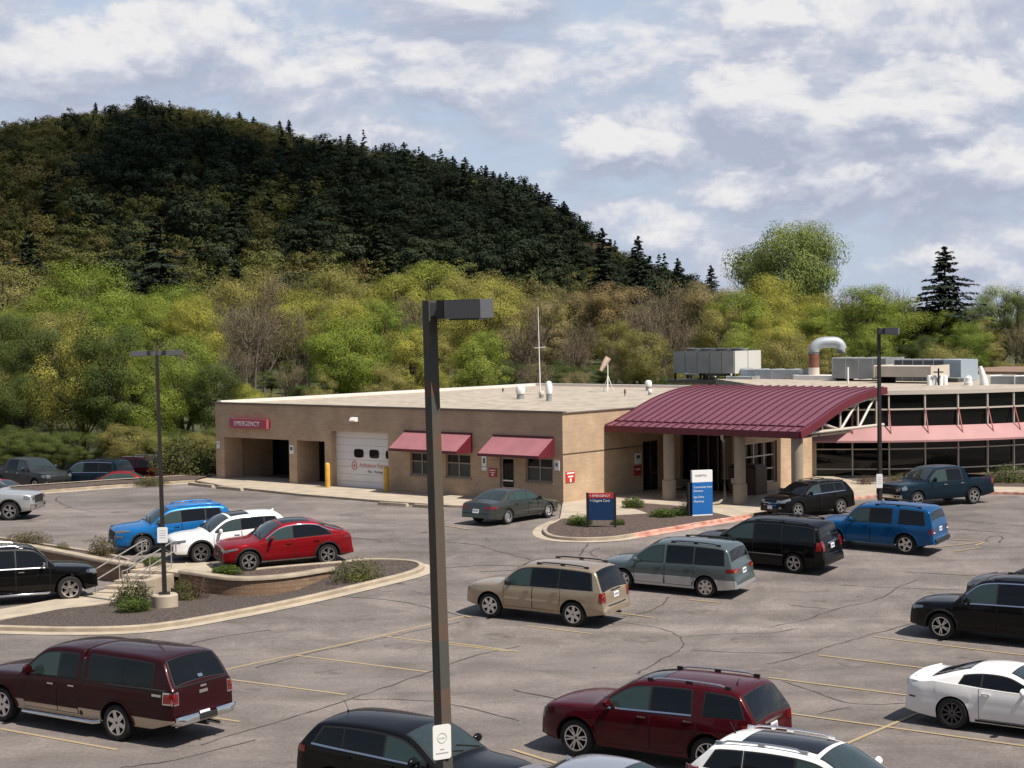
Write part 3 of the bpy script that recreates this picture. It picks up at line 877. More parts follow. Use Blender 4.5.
WALK = [g2(*p) for p in ((560, 521), (575, 521), (600, 519), (648, 516), (622, 507), (622, 503), (642, 505.5), (682, 508.5), (700, 512), (722, 517), (735, 520), (750, 517))] + EK3[1:] + EK4[1:4] + [g2(*p) for p in ((960, 488), (900, 484), (860, 484), (830, 478))] + [(9, 88), (4, 83)] + [g2(*p) for p in ((606, 494), (563, 504))]
mb = MB(); cdt_fill(WALK, 1.2, lambda x, y: rampz(x, y) + .115, mb); struct(mb.build('sidewalk', M_CONC, None, 60, fix=False))
WB = EK4[3:] + [g2(1150, 478), g2(1010, 478), g2(900, 483), g2(860, 484)] ; WB = EK4[2:] + [g2(1150, 494), g2(1040, 489.5), g2(960, 488), g2(900, 490)]
mb = MB(); cdt_fill(WB, 1.2, lambda x, y: rampz(x, y) + .112, mb); struct(mb.build('sidewalk', M_CONC, None, 60, fix=False))
BED3 = [g2(*p) for p in ((862, 489), (900, 489), (960, 487.5), (1040, 489), (1150, 493.5), (1150, 476), (1010, 474), (900, 478), (862, 480))]
mb = MB(); cdt_fill(BED3, .8, lambda x, y: rampz(x, y) + .10, mb); struct(mb.build('mulch_bed', M_MULCH, None, 60, fix=False))
# apron along the ambulance wall, far kerb
AP = [g2(*p) for p in ((196, 482.5), (225, 488), (300, 496), (384, 503), (450, 507.5), (480, 508.5), (500, 498), (380, 488), (260, 478), (214, 476), (196, 478))]
mb = MB(); cdt_fill(AP, 1.0, lambda x, y: rampz(x, y) + .10, mb); struct(mb.build('sidewalk', M_CONC, None, 60, fix=False))
APK = [g2(*p) for p in ((196, 482.5), (225, 488), (300, 496), (384, 503), (450, 507.5), (480, 508.5))]
kerb('kerb', APK, .15, .11)
FK = [g2(*p) for p in ((-300, 506), (-60, 501), (29, 494), (110, 488), (195, 482.5))]
kerb('kerb', FK, .3, .16, gutter=.5)
FB = FK + [g2(*p) for p in ((214, 478), (195, 478), (110, 484), (29, 489.5), (-60, 496), (-300, 500))]
mb = MB(); sweep(densify([g2(-300, 499), g2(-60, 495.5), g2(29, 489), g2(110, 483.5), g2(190, 478.5)], 1), [(0, .2), (.3, .2), (.3, -2.0), (0, -2.0)], rampz, mb); rw = struct(mb.build('lot_retaining_edge', M_CONC, None, 40))
mb = MB(); cdt_fill(FB, 1.2, lambda x, y: rampz(x, y) + .18 + .05 * mnoise.noise(Vector((x, y, 5))), mb); struct(mb.build('mulch_bed', M_MULCH, None, 60, fix=False))
# wheel stops
for (a, b) in (((225, 487.5), (250, 489.8)), ((386, 503.5), (415, 505.2)), ((421, 505.6), (450, 507.8)), ((197, 484), (221, 486.6))):
    p, q = gp(*a), gp(*b); c = (p + q) / 2; v = q - p
    mb = MB(); l = v.length; 
    b0 = len(mb.v); mb.box((0, 0, .07), (l, .2, .14), taper=.96)
    o = mb.build('wheel_stop', M_KERB, None, loc=(c.x - .3, c.y - .55, c.z)); o.rotation_euler = (0, 0, atan2(v.y, v.x))
    tag(o, 'low concrete wheel stop along the edge of the ambulance apron', 'wheel stop', 'wheel stops by the brick wall')
# ------------------------------------------------------------------ buildings
C0 = gp(563.5, 505); A0 = gp(216, 479.5)
_e1 = Vector((A0.x - C0.x, A0.y - C0.y, 0)).normalized()
E1 = -_e1                                   # along the ambulance wall towards the right
E2 = Vector((_e1.y, -_e1.x, 0))             # into the building
BRZ = atan2(E1.y, E1.x); GZ = 0.8
def local(p): q = p - C0; return Vector((q.dot(E1), q.dot(E2), p.z - GZ))
def world(r, t, z): return Vector((C0.x, C0.y, GZ)) + E1 * r + E2 * t + Vector((0, 0, z))
def on_t(px, py, t=0.0):     # point of the plane t = const seen at a pixel -> (r, z)
    d = ray(px, py); k = ((Vector((C0.x, C0.y, CH)) - CAMP).dot(E2) + t) / d.dot(E2); q = local(CAMP + d * k); return q.x, q.z
def on_r(px, py, r=0.0):
    d = ray(px, py); k = ((Vector((C0.x, C0.y, CH)) - CAMP).dot(E1) + r) / d.dot(E1); q = local(CAMP + d * k); return q.y, q.z
M_BRICK = bpy.data.materials.new('tan_brick')
brick_nodes(M_BRICK, (.43, .305, .202), (.49, .35, .235), (.39, .28, .187), .41, .102, .010, .9, .15)
M_DKBRICK = bpy.data.materials.new('brown_brick_band')
M_GRAVEL = mat('roof_gravel', (.35, .30, .245), .95, vary=.24, scale=1.6, bump=.9, bscale=9, detail=12)
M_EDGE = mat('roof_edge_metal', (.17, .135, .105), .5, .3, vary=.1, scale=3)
M_WTRIM = mat('white_roof_trim', (.66, .64, .61), .5, vary=.08, scale=2)
M_DOORW = mat('white_door', (.72, .69, .68), .5, vary=.05, scale=1.5)
M_DARKG = mat('dark_window_glass', (.004, .0045, .005), .03, spec=.32)
M_LTG = mat('window_glass', (.035, .045, .045), .06, spec=.6)
M_FRAME = mat('bronze_frame', (.13, .105, .085), .5, .4)
M_LFRAME = mat('tan_window_frame', (.30, .25, .19), .5, .2)
M_MULL = mat('cream_mullion', (.55, .49, .42), .45, .2)
M_AWN = mat('maroon_awning', (.31, .125, .142), .55, vary=.1, scale=1.5)
M_AWND = mat('maroon_awning_edge', (.12, .012, .022), .5, vary=.1, scale=2)
M_SEAM = mat('maroon_metal_roof', (.205, .082, .112), .42, .25, vary=.07, scale=.6, detail=6)
M_SEAMD = mat('maroon_standing_seam', (.115, .024, .04), .45, .25)
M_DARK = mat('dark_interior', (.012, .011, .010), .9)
M_COL = mat('column_concrete', (.28, .23, .175), .8, vary=.1, scale=2, bump=.15, bscale=20)
M_YELB = mat('yellow_bollard', (.58, .33, .045), .5, vary=.15, scale=3)
M_WHITE = mat('white_paint', (.74, .73, .71), .5, vary=.06, scale=3)
M_RED = mat('sign_red', (.42, .025, .03), .45)
M_REDP = mat('sign_pink_red', (.40, .075, .105), .5)
M_NAVY = mat('sign_navy', (.006, .034, .105), .4)
M_BLUE = mat('sign_blue', (.010, .125, .40), .4)
M_SIGNW = mat('sign_white', (.78, .78, .78), .45)
M_GALV = mat('galvanised', (.36, .39, .42), .6, .35, vary=.14, scale=1.2, detail=6)
M_GALVD = mat('weathered_galvanised', (.30, .31, .315), .6, .35, vary=.2, scale=1.0, detail=7)
M_BEIGE = mat('beige_panel', (.52, .455, .39), .6, vary=.08, scale=1)
M_RUST = mat('rusty_primer', (.17, .062, .04), .8, vary=.25, scale=2.5)
M_TXTR = mat('red_lettering', (.50, .10, .07), .6)
M_TXTD = mat('dark_lettering', (.08, .09, .10), .6)

def text_obj(s, size, m, parent, loc, rot, name='lettering', align='LEFT', ext=.004):
    cu = bpy.data.curves.new(name, 'FONT'); cu.body = s; cu.size = size; cu.extrude = ext; cu.align_x = align
    o = bpy.data.objects.new('tmp_text', cu); COL.objects.link(o)
    dg = bpy.context.evaluated_depsgraph_get(); me = bpy.data.meshes.new_from_object(o.evaluated_get(dg))
    bpy.data.objects.remove(o); me.name = name
    me.materials.clear(); me.materials.append(m)
    t = bpy.data.objects.new(name, me); COL.objects.link(t); t.parent = parent; t.location = loc; t.rotation_euler = rot
    return t
FACE = (pi / 2, 0, 0)                 # text that reads on a face looking to -y of its parent
def wall_open(mb, r0, r1, z0, z1, t0, t1, ops, m=0, axis='r'):
    ed = sorted(set([r0, r1] + [o[0] for o in ops] + [o[1] for o in ops]))
    for a, b in zip(ed[:-1], ed[1:]):
        c = (a + b) / 2; zz = sorted([(o[2], o[3]) for o in ops if o[0] < c < o[1]]); z = z0
        for (u, v) in zz + [(z1, z1)]:
            if u > z + .001:
                if axis == 'r': mb.span((a, t0, z), (b, t1, u), m)
                else: mb.span((t0, a, z), (t1, b, u), m)
            z = max(z, v)
B = empty('brick_building', (C0.x, C0.y, GZ), BRZ, 'long single storey tan brick building with a white garage door and maroon awnings', 'building')
HT_ = 4.17
R0 = -24.2
GD = (-15.1, -11.05)
OPS = [(-23.5, -18.3, -.3, 2.37), (-17.7, -15.6, -.3, 2.38), (GD[0], GD[1], -.3, 2.95), (-9.55, -8.1, .95, 2.08), (-7.2, -5.6, .95, 2.1), (-3.78, -2.88, -.3, 2.08), (-2.2, -.6, .98, 2.1)]
mb = MB(); wall_open(mb, R0, 0, -.3, HT_, 0, .5, OPS); mb.build('front_wall', M_BRICK, B)
mb = MB(); wall_open(mb, .5, 26, -.3, HT_, -.5, -.0, [(6.3, 7.6, -.3, 2.5)], axis='t'); mb.build('side_wall', M_BRICK, B)
mb = MB(); mb.span((R0, 5.5, -.3), (R0 + .5, 28, HT_)); mb.span((R0, 1.3, 2.6), (R0 + .5, 5.5, HT_)); mb.span((R0, .5, -.3), (R0 + .7, 1.3, HT_)); mb.span((R0 + .5, 27.5, -.3), (0, 28, HT_)); mb.build('rear_wall', M_BRICK, B)
# ambulance porch
for a, b in (((-18.4, 3.1, -.3), (-18.1, 4.2, 2.36)), ((-18.3, .5, -.3), (-17.7, 1.6, 2.36)), ((R0 + .02, 1.55, -.3), (R0 + .5, 3.7, 2.36))): mb = MB(); mb.span(a, b); mb.build('porch_wall', M_BRICK, B)
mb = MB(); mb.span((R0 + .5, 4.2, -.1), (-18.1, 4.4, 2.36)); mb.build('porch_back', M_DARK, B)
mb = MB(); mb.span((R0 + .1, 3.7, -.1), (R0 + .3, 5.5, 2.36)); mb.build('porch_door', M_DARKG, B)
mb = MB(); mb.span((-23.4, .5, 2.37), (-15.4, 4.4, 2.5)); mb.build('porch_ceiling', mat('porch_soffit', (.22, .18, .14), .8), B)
mb = MB(); mb.span((-18.35, 1.7, -.1), (-18.2, 3.05, 2.3)); d = mb.build('porch_door', M_DARKG, B)
mb = MB(); mb.span((-17.65, 1.6, -.1), (-15.5, 1.75, 2.36)); d = mb.build('porch_door', M_DARKG, B)
mb = MB(); mb.span((-15.5, .5, -.1), (-15.2, 1.75, 2.37)); mb.build('porch_wall', M_BRICK, B)
mb = MB(); mb.span((-16.7, 1.55, -.1), (-16.62, 1.6, 2.3)); mb.build('door_frame', M_FRAME, d)
# garage door
gdz = .02
mb = MB(); n = 8
for i in range(n): mb.span((GD[0], .35, gdz + 2.95 * i / n + .006), (GD[1], .41, gdz + 2.95 * (i + 1) / n - .006))
gd = mb.build('garage_door', M_DOORW, B)
mb = MB(); mb.span((GD[0] - .2, .412, -.2), (GD[1] + .2, .47, 3.1)); mb.build('backing', M_GAP, gd)
for px in (351, 366.5, 383):
    r, z = on_t(px, 0, .34); w = .36; zc = 1.83; mb = MB()
    pts = [(r + w * (abs(cos(a)) ** .5) * (1 if cos(a) > 0 else -1) * .95, zc + .22 * (abs(sin(a)) ** .5) * (1 if sin(a) > 0 else -1)) for a in [2 * pi * k / 20 for k in range(20)]]
    b = len(mb.v); mb.v += [(p[0], .335, p[1]) for p in pts] + [(p[0], .36, p[1]) for p in pts]
    mb.face(range(20)); [mb.face((k, (k + 1) % 20, 20 + (k + 1) % 20, 20 + k)) for k in range(20)]
    mb.build('window', M_DARKG, gd, 40)
gc = on_t(367, 0, .34)[0]
text_obj('Ambulance Entrance', .265, M_TXTR, gd, (gc, .344, 1.16), FACE, align='CENTER')
text_obj('No', .2, M_TXTD, gd, (gc - .36, .344, .86), FACE, align='CENTER'); text_obj('Parking', .2, M_TXTD, gd, (gc + .24, .344, .86), FACE, align='CENTER')
for s in (-1, 1):
    mb = MB(); x = gc + s * 1.46
    for k in range(20):
        a, b2 = 2 * pi * k / 20, 2 * pi * (k + 1) / 20
        mb.poly([(x + .2 * cos(a), .343, 1.2 + .24 * sin(a)), (x + .2 * cos(b2), .343, 1.2 + .24 * sin(b2)), (x + .15 * cos(b2), .343, 1.2 + .19 * sin(b2)), (x + .15 * cos(a), .343, 1.2 + .19 * sin(a))])
    mb.span((x - .1, .338, 1.18), (x + .1, .344, 1.22)); mb.span((x - .02, .337, 1.09), (x + .02, .3435, 1.31))
    mb.build('emblem', M_TXTR, gd)
# windows of the front wall
def wall_window(r0, r1, z0, z1, vs=(.5,), hz=(.6,)):
    mb = MB(); f = .07
    mb.span((r0, .06, z0), (r0 + f, .2, z1)); mb.span((r1 - f, .06, z0), (r1, .2, z1)); mb.span((r0 + f, .06, z1 - f), (r1 - f, .2, z1)); mb.span((r0 + f, .06, z0), (r1 - f, .2, z0 + f))
    for v in vs: x = r0 + (r1 - r0) * v; mb.span((x - .035, .08, z0 + f), (x + .035, .19, z1 - f))
    for h in hz:
        z = z0 + (z1 - z0) * h; xs_ = [r0 + f] + [q for v in vs for q in (r0 + (r1 - r0) * v - .035, r0 + (r1 - r0) * v + .035)] + [r1 - f]
        for a, b in zip(xs_[0::2], xs_[1::2]): mb.span((a, .09, z - .03), (b, .18, z + .03))
    fr = mb.build('window', M_LFRAME, B)
    z = z0 + (z1 - z0) * (hz[0] if hz else .5)
    mb = MB(); mb.span((r0 + .01, .13, z0 + .01), (r1 - .01, .15, z)); mb.build('pane', M_LTG, fr)
    mb = MB(); mb.span((r0 + .01, .13, z), (r1 - .01, .15, z1 - .01)); mb.build('pane', M_DARKG, fr)
    mb = MB(); mb.span((r0 - .06, -.05, z0 - .08), (r1 + .06, .2, z0)); mb.build('sill', M_COL, fr)
wall_window(-9.55, -8.1, .95, 2.08); wall_window(-7.2, -5.6, .95, 2.1); wall_window(-2.2, -.6, .98, 2.1)
mb = MB(); mb.span((-3.78, .08, -.1), (-3.66, .2, 2.08)); mb.span((-3.0, .08, -.1), (-2.88, .2, 2.08)); mb.span((-3.66, .08, 1.96), (-3.0, .2, 2.08)); mb.span((-3.66, .1, 0), (-3.0, .18, .12))
dr = mb.build('door', M_LFRAME, B)
mb = MB(); mb.span((-3.66, .13, .12), (-3.0, .15, 1.96)); mb.build('pane', M_DARKG, dr)
mb = MB(); mb.span((-3.64, .05, .92), (-3.02, .09, .98)); mb.span((-3.64, .05, .6), (-3.02, .09, .64)); mb.build('push_bar', M_CHROME, dr)
# awnings
def awning(r0, r1, zt, drop, out, val):
    mb = MB()
    prof = [(0, zt), (-out, zt - drop), (-out, zt - drop - val), (-out + .03, zt - drop - val), (-out + .03, zt - drop - .04), (0, zt - .06)]
    n = len(prof); b = len(mb.v)
    for r in (r0, r1): mb.v += [(r, p[0], p[1]) for p in prof]
    for i in range(n): j = (i + 1) % n; mb.face((b + i, b + j, b + n + j, b + n + i), 1 if i in (1, 2) else 0)
    for r, q in ((r0, 0), (r1, n)): mb.face([b + q + i for i in range(n)], 1)
    o = mb.build('awning', [M_AWN, M_AWND], B)
    for r in (r0, r1):
        mb = MB(); e = .015 if r == r1 else -.015
        P = [(0, zt - .01), (-out, zt - drop - .01), (-out, zt - drop - val), (0, zt - drop - val)]
        b = len(mb.v); mb.v += [(r, p[0], p[1]) for p in P] + [(r + e, p[0], p[1]) for p in P]
        mb.face((0, 1, 2, 3)); mb.face((7, 6, 5, 4)); [mb.face((k, (k + 1) % 4, 4 + (k + 1) % 4, 4 + k)) for k in range(4)]
        mb.build('awning_side', M_AWND, o)
    mb = MB(); mb.span((r0 - .03, -.06, zt), (r1 + .03, 0, zt + .05)); mb.build('head_flashing', M_AWND, o)
awning(-9.9, -5.48, 3.08, .76, 1.15, .13); awning(-4.15, -.52, 3.05, .76, 1.15, .13)
# roof, edges and back trim
mb = MB(); mb.span((R0 + .1, .1, HT_ - .25), (-.1, 27.9, HT_ - .004)); mb.build('roof', M_GRAVEL, B)
mb = MB(); mb.span((R0 - .06, -.06, HT_), (.06, .22, HT_ + .10)); mb.span((-.2, .22, HT_), (.06, 28.06, HT_ + .035)); mb.build('roof_edge', M_EDGE, B)
mb = MB(); mb.span((R0 - .06, .22, HT_), (R0 + .25, 28.06, HT_ + .16)); mb.span((R0 + .25, 27.7, HT_), (-.2, 28.06, HT_ + .16)); mb.build('white_roof_edge', M_WTRIM, B)
mb = MB(); mb.span((0.001, .0, 2.28), (.012, 6.3, 2.33)); mb.build('brick_band', M_FRAME, B)
mb = MB(); mb.span((-.06, 6.35, -.1), (-.03, 7.55, 2.5)); sd_ = mb.build('side_door', M_DARKG, B)
mb = MB(); mb.span((-.08, 6.92, 0), (.0, 6.98, 2.5)); mb.span((-.08, 6.98, .9), (.0, 7.55, .96)); mb.build('door_frame', M_FRAME, sd_)
# entrance block behind the canopy
K = empty('entrance_block', world(0, 0, 0), BRZ, 'sunlit tan brick block with a gridded dark window behind the entrance canopy', 'building')
HB_ = 4.3
w0, w1 = on_r(745, 443, 4.8)[0], on_r(777, 443, 4.8)[0]
wz1, wz0 = on_r(761, 442, 4.8)[1], on_r(761, 484, 4.8)[1]
mb = MB(); wall_open(mb, 8.0, 14.2, -.3, HB_, 4.4, 4.8, [(w0, w1, wz0, wz1)], axis='t'); mb.build('side_wall', M_BRICK, K)
mb = MB(); wall_open(mb, 0.01, 4.4, -.3, HB_, 8.0, 8.4, [(1.0, 4.0, -.3, 2.9)]); mb.build('entry_wall', M_BRICK, K)
mb = MB(); mb.span((1.0, 8.25, -.1), (4.0, 8.3, 2.9)); ed = mb.build('entrance_glass', M_DARKG, K)
mb = MB()
for x in (1.0, 1.95, 2.5, 3.05, 3.94): mb.span((x, 8.17, 0), (x + .06, 8.25, 2.9))
mb.build('frame', M_FRAME, ed)
mb = MB(); mb.span((0.1, 8.4, HB_ - .2), (4.8, 30, HB_ - .01)); mb.span((4.81, 16.2, HB_ - .2), (5.8, 30, HB_ - .01)); mb.build('roof', M_GRAVEL, K)
mb = MB(); mb.span((4.42, w0 + .02, wz0), (4.5, w1 - .02, wz1)); wn = mb.build('window', M_DARKG, K)
mb = MB()
for k in range(4): t_ = w0 + (w1 - w0 - .06) * k / 3; mb.span((4.51, t_, wz0), (4.66, t_ + .06, wz1))
for k in range(4): z_ = wz0 + (wz1 - wz0 - .06) * k / 3; mb.span((4.505, w0 + .003, z_), (4.64, w1 - .003, z_ + .06))
mb.build('frame', M_MULL, wn)

# canopy: a half barrel of standing seam metal on three columns
CN = empty('entrance_canopy', world(0, 0, 0), BRZ, 'maroon standing seam canopy with a curved roof on three columns', 'canopy')
PRF = [(3.2, 3.47), (3.95, 3.62), (4.05, 3.67)] + chaikin([(4.05, 3.67), (5.0, 3.93), (6.2, 4.32), (7.5, 4.66), (9.2, 4.95), (11.2, 5.08)], 2)[1:]
CX0, CX1 = .02, 10.4
def canopy_grid(x0, x1, off):
    rows = []
    for i, (t, z) in enumerate(PRF):
        a = PRF[max(i - 1, 0)]; c = PRF[min(i + 1, len(PRF) - 1)]; d = Vector((c[0] - a[0], c[1] - a[1])).normalized()
        rows.append([(x0, t - d.y * off, z + d.x * off), (x1, t - d.y * off, z + d.x * off)])
    return rows
mb = MB(); mb.shell(canopy_grid(CX0, CX1, 0), canopy_grid(CX0, CX1, -.12)); rf = mb.build('canopy_roof', M_SEAM, CN, 20)
mb = MB(); x = CX0 + .03
while x < CX1 - .05:
    mb.shell(canopy_grid(x, x + .045, .055), canopy_grid(x, x + .045, -.002)); x += .465
mb.build('standing_seams', M_SEAMD, rf)
mb = MB(); mb.span((CX0 + .02, 3.17, 3.18), (CX1 - .02, 3.27, 3.455)); mb.span((CX0 + .02, 3.91, 3.62), (CX1 - .1, 3.95, 3.68)); mb.build('fascia', M_AWND, CN)
mb = MB(); mb.shell(canopy_grid(CX1 + .002, CX1 + .1, .02), canopy_grid(CX1 + .002, CX1 + .1, -.3)); mb.build('gable_edge', M_AWND, CN, 20)
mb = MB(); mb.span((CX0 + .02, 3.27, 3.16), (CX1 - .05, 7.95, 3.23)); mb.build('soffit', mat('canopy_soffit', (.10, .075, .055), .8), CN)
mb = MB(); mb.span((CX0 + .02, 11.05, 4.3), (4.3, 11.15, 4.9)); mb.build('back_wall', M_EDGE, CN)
for i, r in enumerate((3.35, 7.15, 10.05)):
    mb = MB(); mb.lathe([(0, -.1), (.32, -.1), (.32, 1.0), (.255, 1.06), (.255, 3.16), (0, 3.16)], 24, 0, 'z', (r, 3.62, 0)); mb.build('column', M_COL, CN, 40)
mb = MB(); mb.tube([(6.5, 3.2, 3.2), (6.5, 3.2, 3.05), (6.55, 3.3, 2.9), (6.55, 3.3, .4), (6.45, 2.95, .2), (6.3, 2.6, .16)], .07, 8); mb.build('downpipe', M_COL, CN, 50)
# white truss below the open gable end
mb = MB(); xt = CX1 - .12; zc = 3.34
def prz(t): return interp(PRF, t) - .38
mb.tube([(xt, 3.5, zc), (xt, 11.2, zc)], .075, 8)
mb.tube([(xt, t, prz(t)) for t in [4.2 + .5 * k for k in range(14)]], .06, 8)
for t in (5.4, 7.05, 8.7, 10.5): mb.tube([(xt, t, zc), (xt, t, prz(t))], .055, 8)
for a, b in (((4.0, 3.4), (5.25, zc)), ((5.45, prz(5.45)), (6.95, zc)), ((7.1, zc), (8.6, prz(8.6))), ((8.8, zc), (10.3, prz(10.3)))): mb.tube([(xt, a[0], a[1]), (xt, b[0], b[1])], .062, 8)
mb.build('truss', M_MULL, CN, 50)

# curved glass wing
MPX = [806, 816, 852.6, 889, 924.8, 957.6, 986.8, 1012.8, 1036, 1057, 1076, 1094]; MY = [86.9, 86.7, 86.3, 86.1, 86.2, 86.5, 87.0, 87.7, 88.5, 89.4, 90.4, 91.5]
FP = []
for px, Y in zip(MPX, MY): p = aty(px, 480, Y); FP.append((p.x, p.y))
wc = FP[3]
WG = empty('glass_wing', (wc[0], wc[1], GZ), 0, 'curved wing of dark glass with a pink awning band and cream mullions', 'building')
FL = [(p[0] - wc[0], p[1] - wc[1]) for p in FP]
def fsweep(mb, prof, P=FL, m=0):    # prof (outward, z) ; outward is towards the viewer's side
    rows = []
    for i, p in enumerate(P):
        a = P[max(i - 1, 0)]; c = P[min(i + 1, len(P) - 1)]; d = Vector((c[0] - a[0], c[1] - a[1])).normalized(); n = Vector((d.y, -d.x))
        rows.append([(p[0] + n.x * o, p[1] + n.y * o, z) for o, z in prof])
    rows = [r + [r[0]] for r in rows]
    mb.grid(rows, m); mb.poly(rows[0][:-1], m); mb.poly(rows[-1][:-1], m)
TOPZ, TRZ, AWT, AWB, SILLZ = 4.42, 3.58, 2.74, 1.88, .12
def px_z(py, px=904, Y=86.1): return CH + (H0 - .014 * (px - 512) - py) * Y / 1650 - GZ
TOPZ = px_z(394.5); TRZ = px_z(409.3); AWT = px_z(426); AWB = px_z(441.5, Y=85)
for i in range(len(FL) - 1):
    mb = MB(); fsweep(mb, [(0, .1), (0, TOPZ), (-.05, TOPZ), (-.05, .1)], FL[i:i + 2]); mb.build('glass_panel', M_DARKG, WG)
for i, p in enumerate(FL):
    if i == 0: continue
    a = FL[max(i - 1, 0)]; c = FL[min(i + 1, len(FL) - 1)]; ang = atan2(c[1] - a[1], c[0] - a[0])
    mb = MB(); mb.box((p[0] + sin(ang) * .06, p[1] - cos(ang) * .06, (TOPZ + .1) / 2), (.07, .13, TOPZ - .1), ang); mb.build('mullion', M_MULL, WG)
for z, h in ((TRZ, .08), (px_z(449), .06), (px_z(469), .06), (px_z(476), .05)):
    mb = MB(); fsweep(mb, [(.10, z - h / 2), (.10, z + h / 2), (.01, z + h / 2), (.01, z - h / 2)]); mb.build('transom', M_MULL, WG)
mb = MB(); fsweep(mb, [(.18, TOPZ), (.18, TOPZ + .22), (-.3, TOPZ + .22), (-.3, TOPZ)]); mb.build('roof_edge', M_MULL, WG, 30)
mb = MB(); fsweep(mb, [(.1, -.4), (.1, .12), (-.1, .12), (-.1, -.4)]); mb.build('base_wall', M_COL, WG, 30)
M_PINK = mat('pink_awning_band', (.37, .195, .195), .6, vary=.09, scale=.8, detail=6)
FLA = FL[0:]
mb = MB(); fsweep(mb, [(.16, AWT + .0), (1.0, AWB + .04), (1.0, AWB - .06), (.95, AWB - .06), (.16, AWT - .1)], FLA); aw = mb.build('awning_band', M_PINK, WG, 20)
for i, p in enumerate(FL):
    if i < 2: continue
    a = FL[i - 1]; c = FL[min(i + 1, len(FL) - 1)]; d = Vector((c[0] - a[0], c[1] - a[1])).normalized(); n = Vector((d.y, -d.x))
    mb = MB(); mb.tube([(p[0] + n.x * .14, p[1] + n.y * .14, TRZ), (p[0] + n.x * .62, p[1] + n.y * .62, AWT - .42)], .035, 6); mb.build('awning_strut', mat('red_strut', (.36, .10, .09), .5), aw)
# roof of the wing, its rear walls
RP = [(p[0], p[1]) for p in FL] + [(FL[-1][0] + 2, FL[-1][1] + 26), (FL[0][0] - 2, FL[0][1] + 26)]
mb = MB(); mb.prism([(p[0], p[1] + .06) for p in RP], TOPZ - .2, TOPZ + .16); mb.build('roof', M_GRAVEL, WG)
mb = MB(); mb.prism([(p[0] * .97, p[1] + 3) for p in RP], -.4, TOPZ - .21); mb.build('rear_wall', M_BRICK, WG)
# brick pier between the block and the glass
mb = MB(); mb.box((FL[0][0] + .05, FL[0][1] - .3, 2.1), (.7, .6, 4.4), -.1); mb.build('brick_pier', M_BRICK, WG)

# ---- things on and before the walls
def sign_on(name, label, cat, r, z, w, h, m, t=-.03, group=None, th=.03):
    p = world(r, t, z); root = empty(name, p, BRZ, label, cat, group)
    mb = MB(); mb.box((0, 0, 0), (w, th, h)); mb.build('sign_panel', m, root); return root
r = sign_on('emergency_sign', 'long pink red EMERGENCY sign on the brick above the ambulance porch', 'sign', -21.25, 3.17, 2.98, .5, M_REDP, -.13, th=.24)
text_obj('EMERGENCY', .36, M_SIGNW, r, (-1.12, -.125, -.125), FACE)
def s2(px0, py0, px1, py1): a = on_t(px0, py0); b = on_t(px1, py1); return (a[0] + b[0]) / 2, (a[1] + b[1]) / 2, abs(b[0] - a[0]), abs(a[1] - b[1])
def wall_sign(label, box, m, bars, group=None):
    r_, z_, w, h = s2(*box); s = sign_on('wall_sign', label, 'sign', r_, z_, w, h, m, -.02)
    for (x0, x1, z0, z1, mm) in bars:
        mb = MB(); mb.span((w * (x0 - .5), -.02, h * (z0 - .5)), (w * (x1 - .5), -.0155, h * (z1 - .5))); mb.build('marking', mm, s)
GN = mat('sign_green', (.03, .10, .04), .5); BL2 = mat('sign_light_blue', (.05, .16, .40), .5)
wall_sign('tall white sign with a green mark left of the staff door', (482, 456, 487, 470.5), M_SIGNW, ((.3, .7, .5, .85, GN), (0, 1, .24, .28, GN)))
wall_sign('square red notice left of the staff door', (489, 468, 497, 477), M_RED, ((.15, .85, .72, .82, M_SIGNW), (.25, .8, .45, .55, M_SIGNW), (.35, .65, .15, .3, M_SIGNW)))
wall_sign('white sign with a blue accessible parking mark at the wall corner', (554.6, 460.5, 559.6, 470.5), M_SIGNW, ((.25, .75, .4, .75, BL2),))
wall_sign('white notice on the left pillar of the ambulance porch', (217, 441, 220, 448.5), M_SIGNW, ((.2, .8, .6, .7, M_TXTD),))
wall_sign('white notice on the pillar between the two porch openings', (289.8, 445, 293.8, 454), M_SIGNW, ((.2, .8, .4, .8, M_TXTD),))
# signs on the right hand wall
def rsign(label, box, m, bars):
    a = on_r(box[0], box[1], .02); b = on_r(box[2], box[3], .02); w = b[0] - a[0]; h = a[1] - b[1]
    root = empty('wall_sign', world(.02, (a[0] + b[0]) / 2, (a[1] + b[1]) / 2), BRZ + pi / 2, label, 'sign')
    mb = MB(); mb.box((0, 0, 0), (w, .03, h)); mb.build('sign_panel', m, root)
    for (x0, x1, z0, z1, mm) in bars:
        mb = MB(); mb.span((w * (x0 - .5), -.02, h * (z0 - .5)), (w * (x1 - .5), -.0155, h * (z1 - .5))); mb.build('marking', mm, root)
rsign('red and white tent shaped notice on the sunlit side wall', (565.8, 472, 574.8, 481.5), mat('bright_sign_red', (.52, .035, .03), .45), ((.08, .92, .78, .92, M_SIGNW), (.22, .8, .45, .6, M_SIGNW), (.42, .6, .0, .35, M_SIGNW)))
rsign('white notice beside the shaded side door', (635, 453.5, 641, 463.5), M_SIGNW, ((.2, .8, .5, .8, M_TXTD),))
rsign('dark red notice below the white one beside the shaded side door', (634, 466, 641.5, 475), M_RED, ((.2, .8, .55, .7, M_SIGNW),))
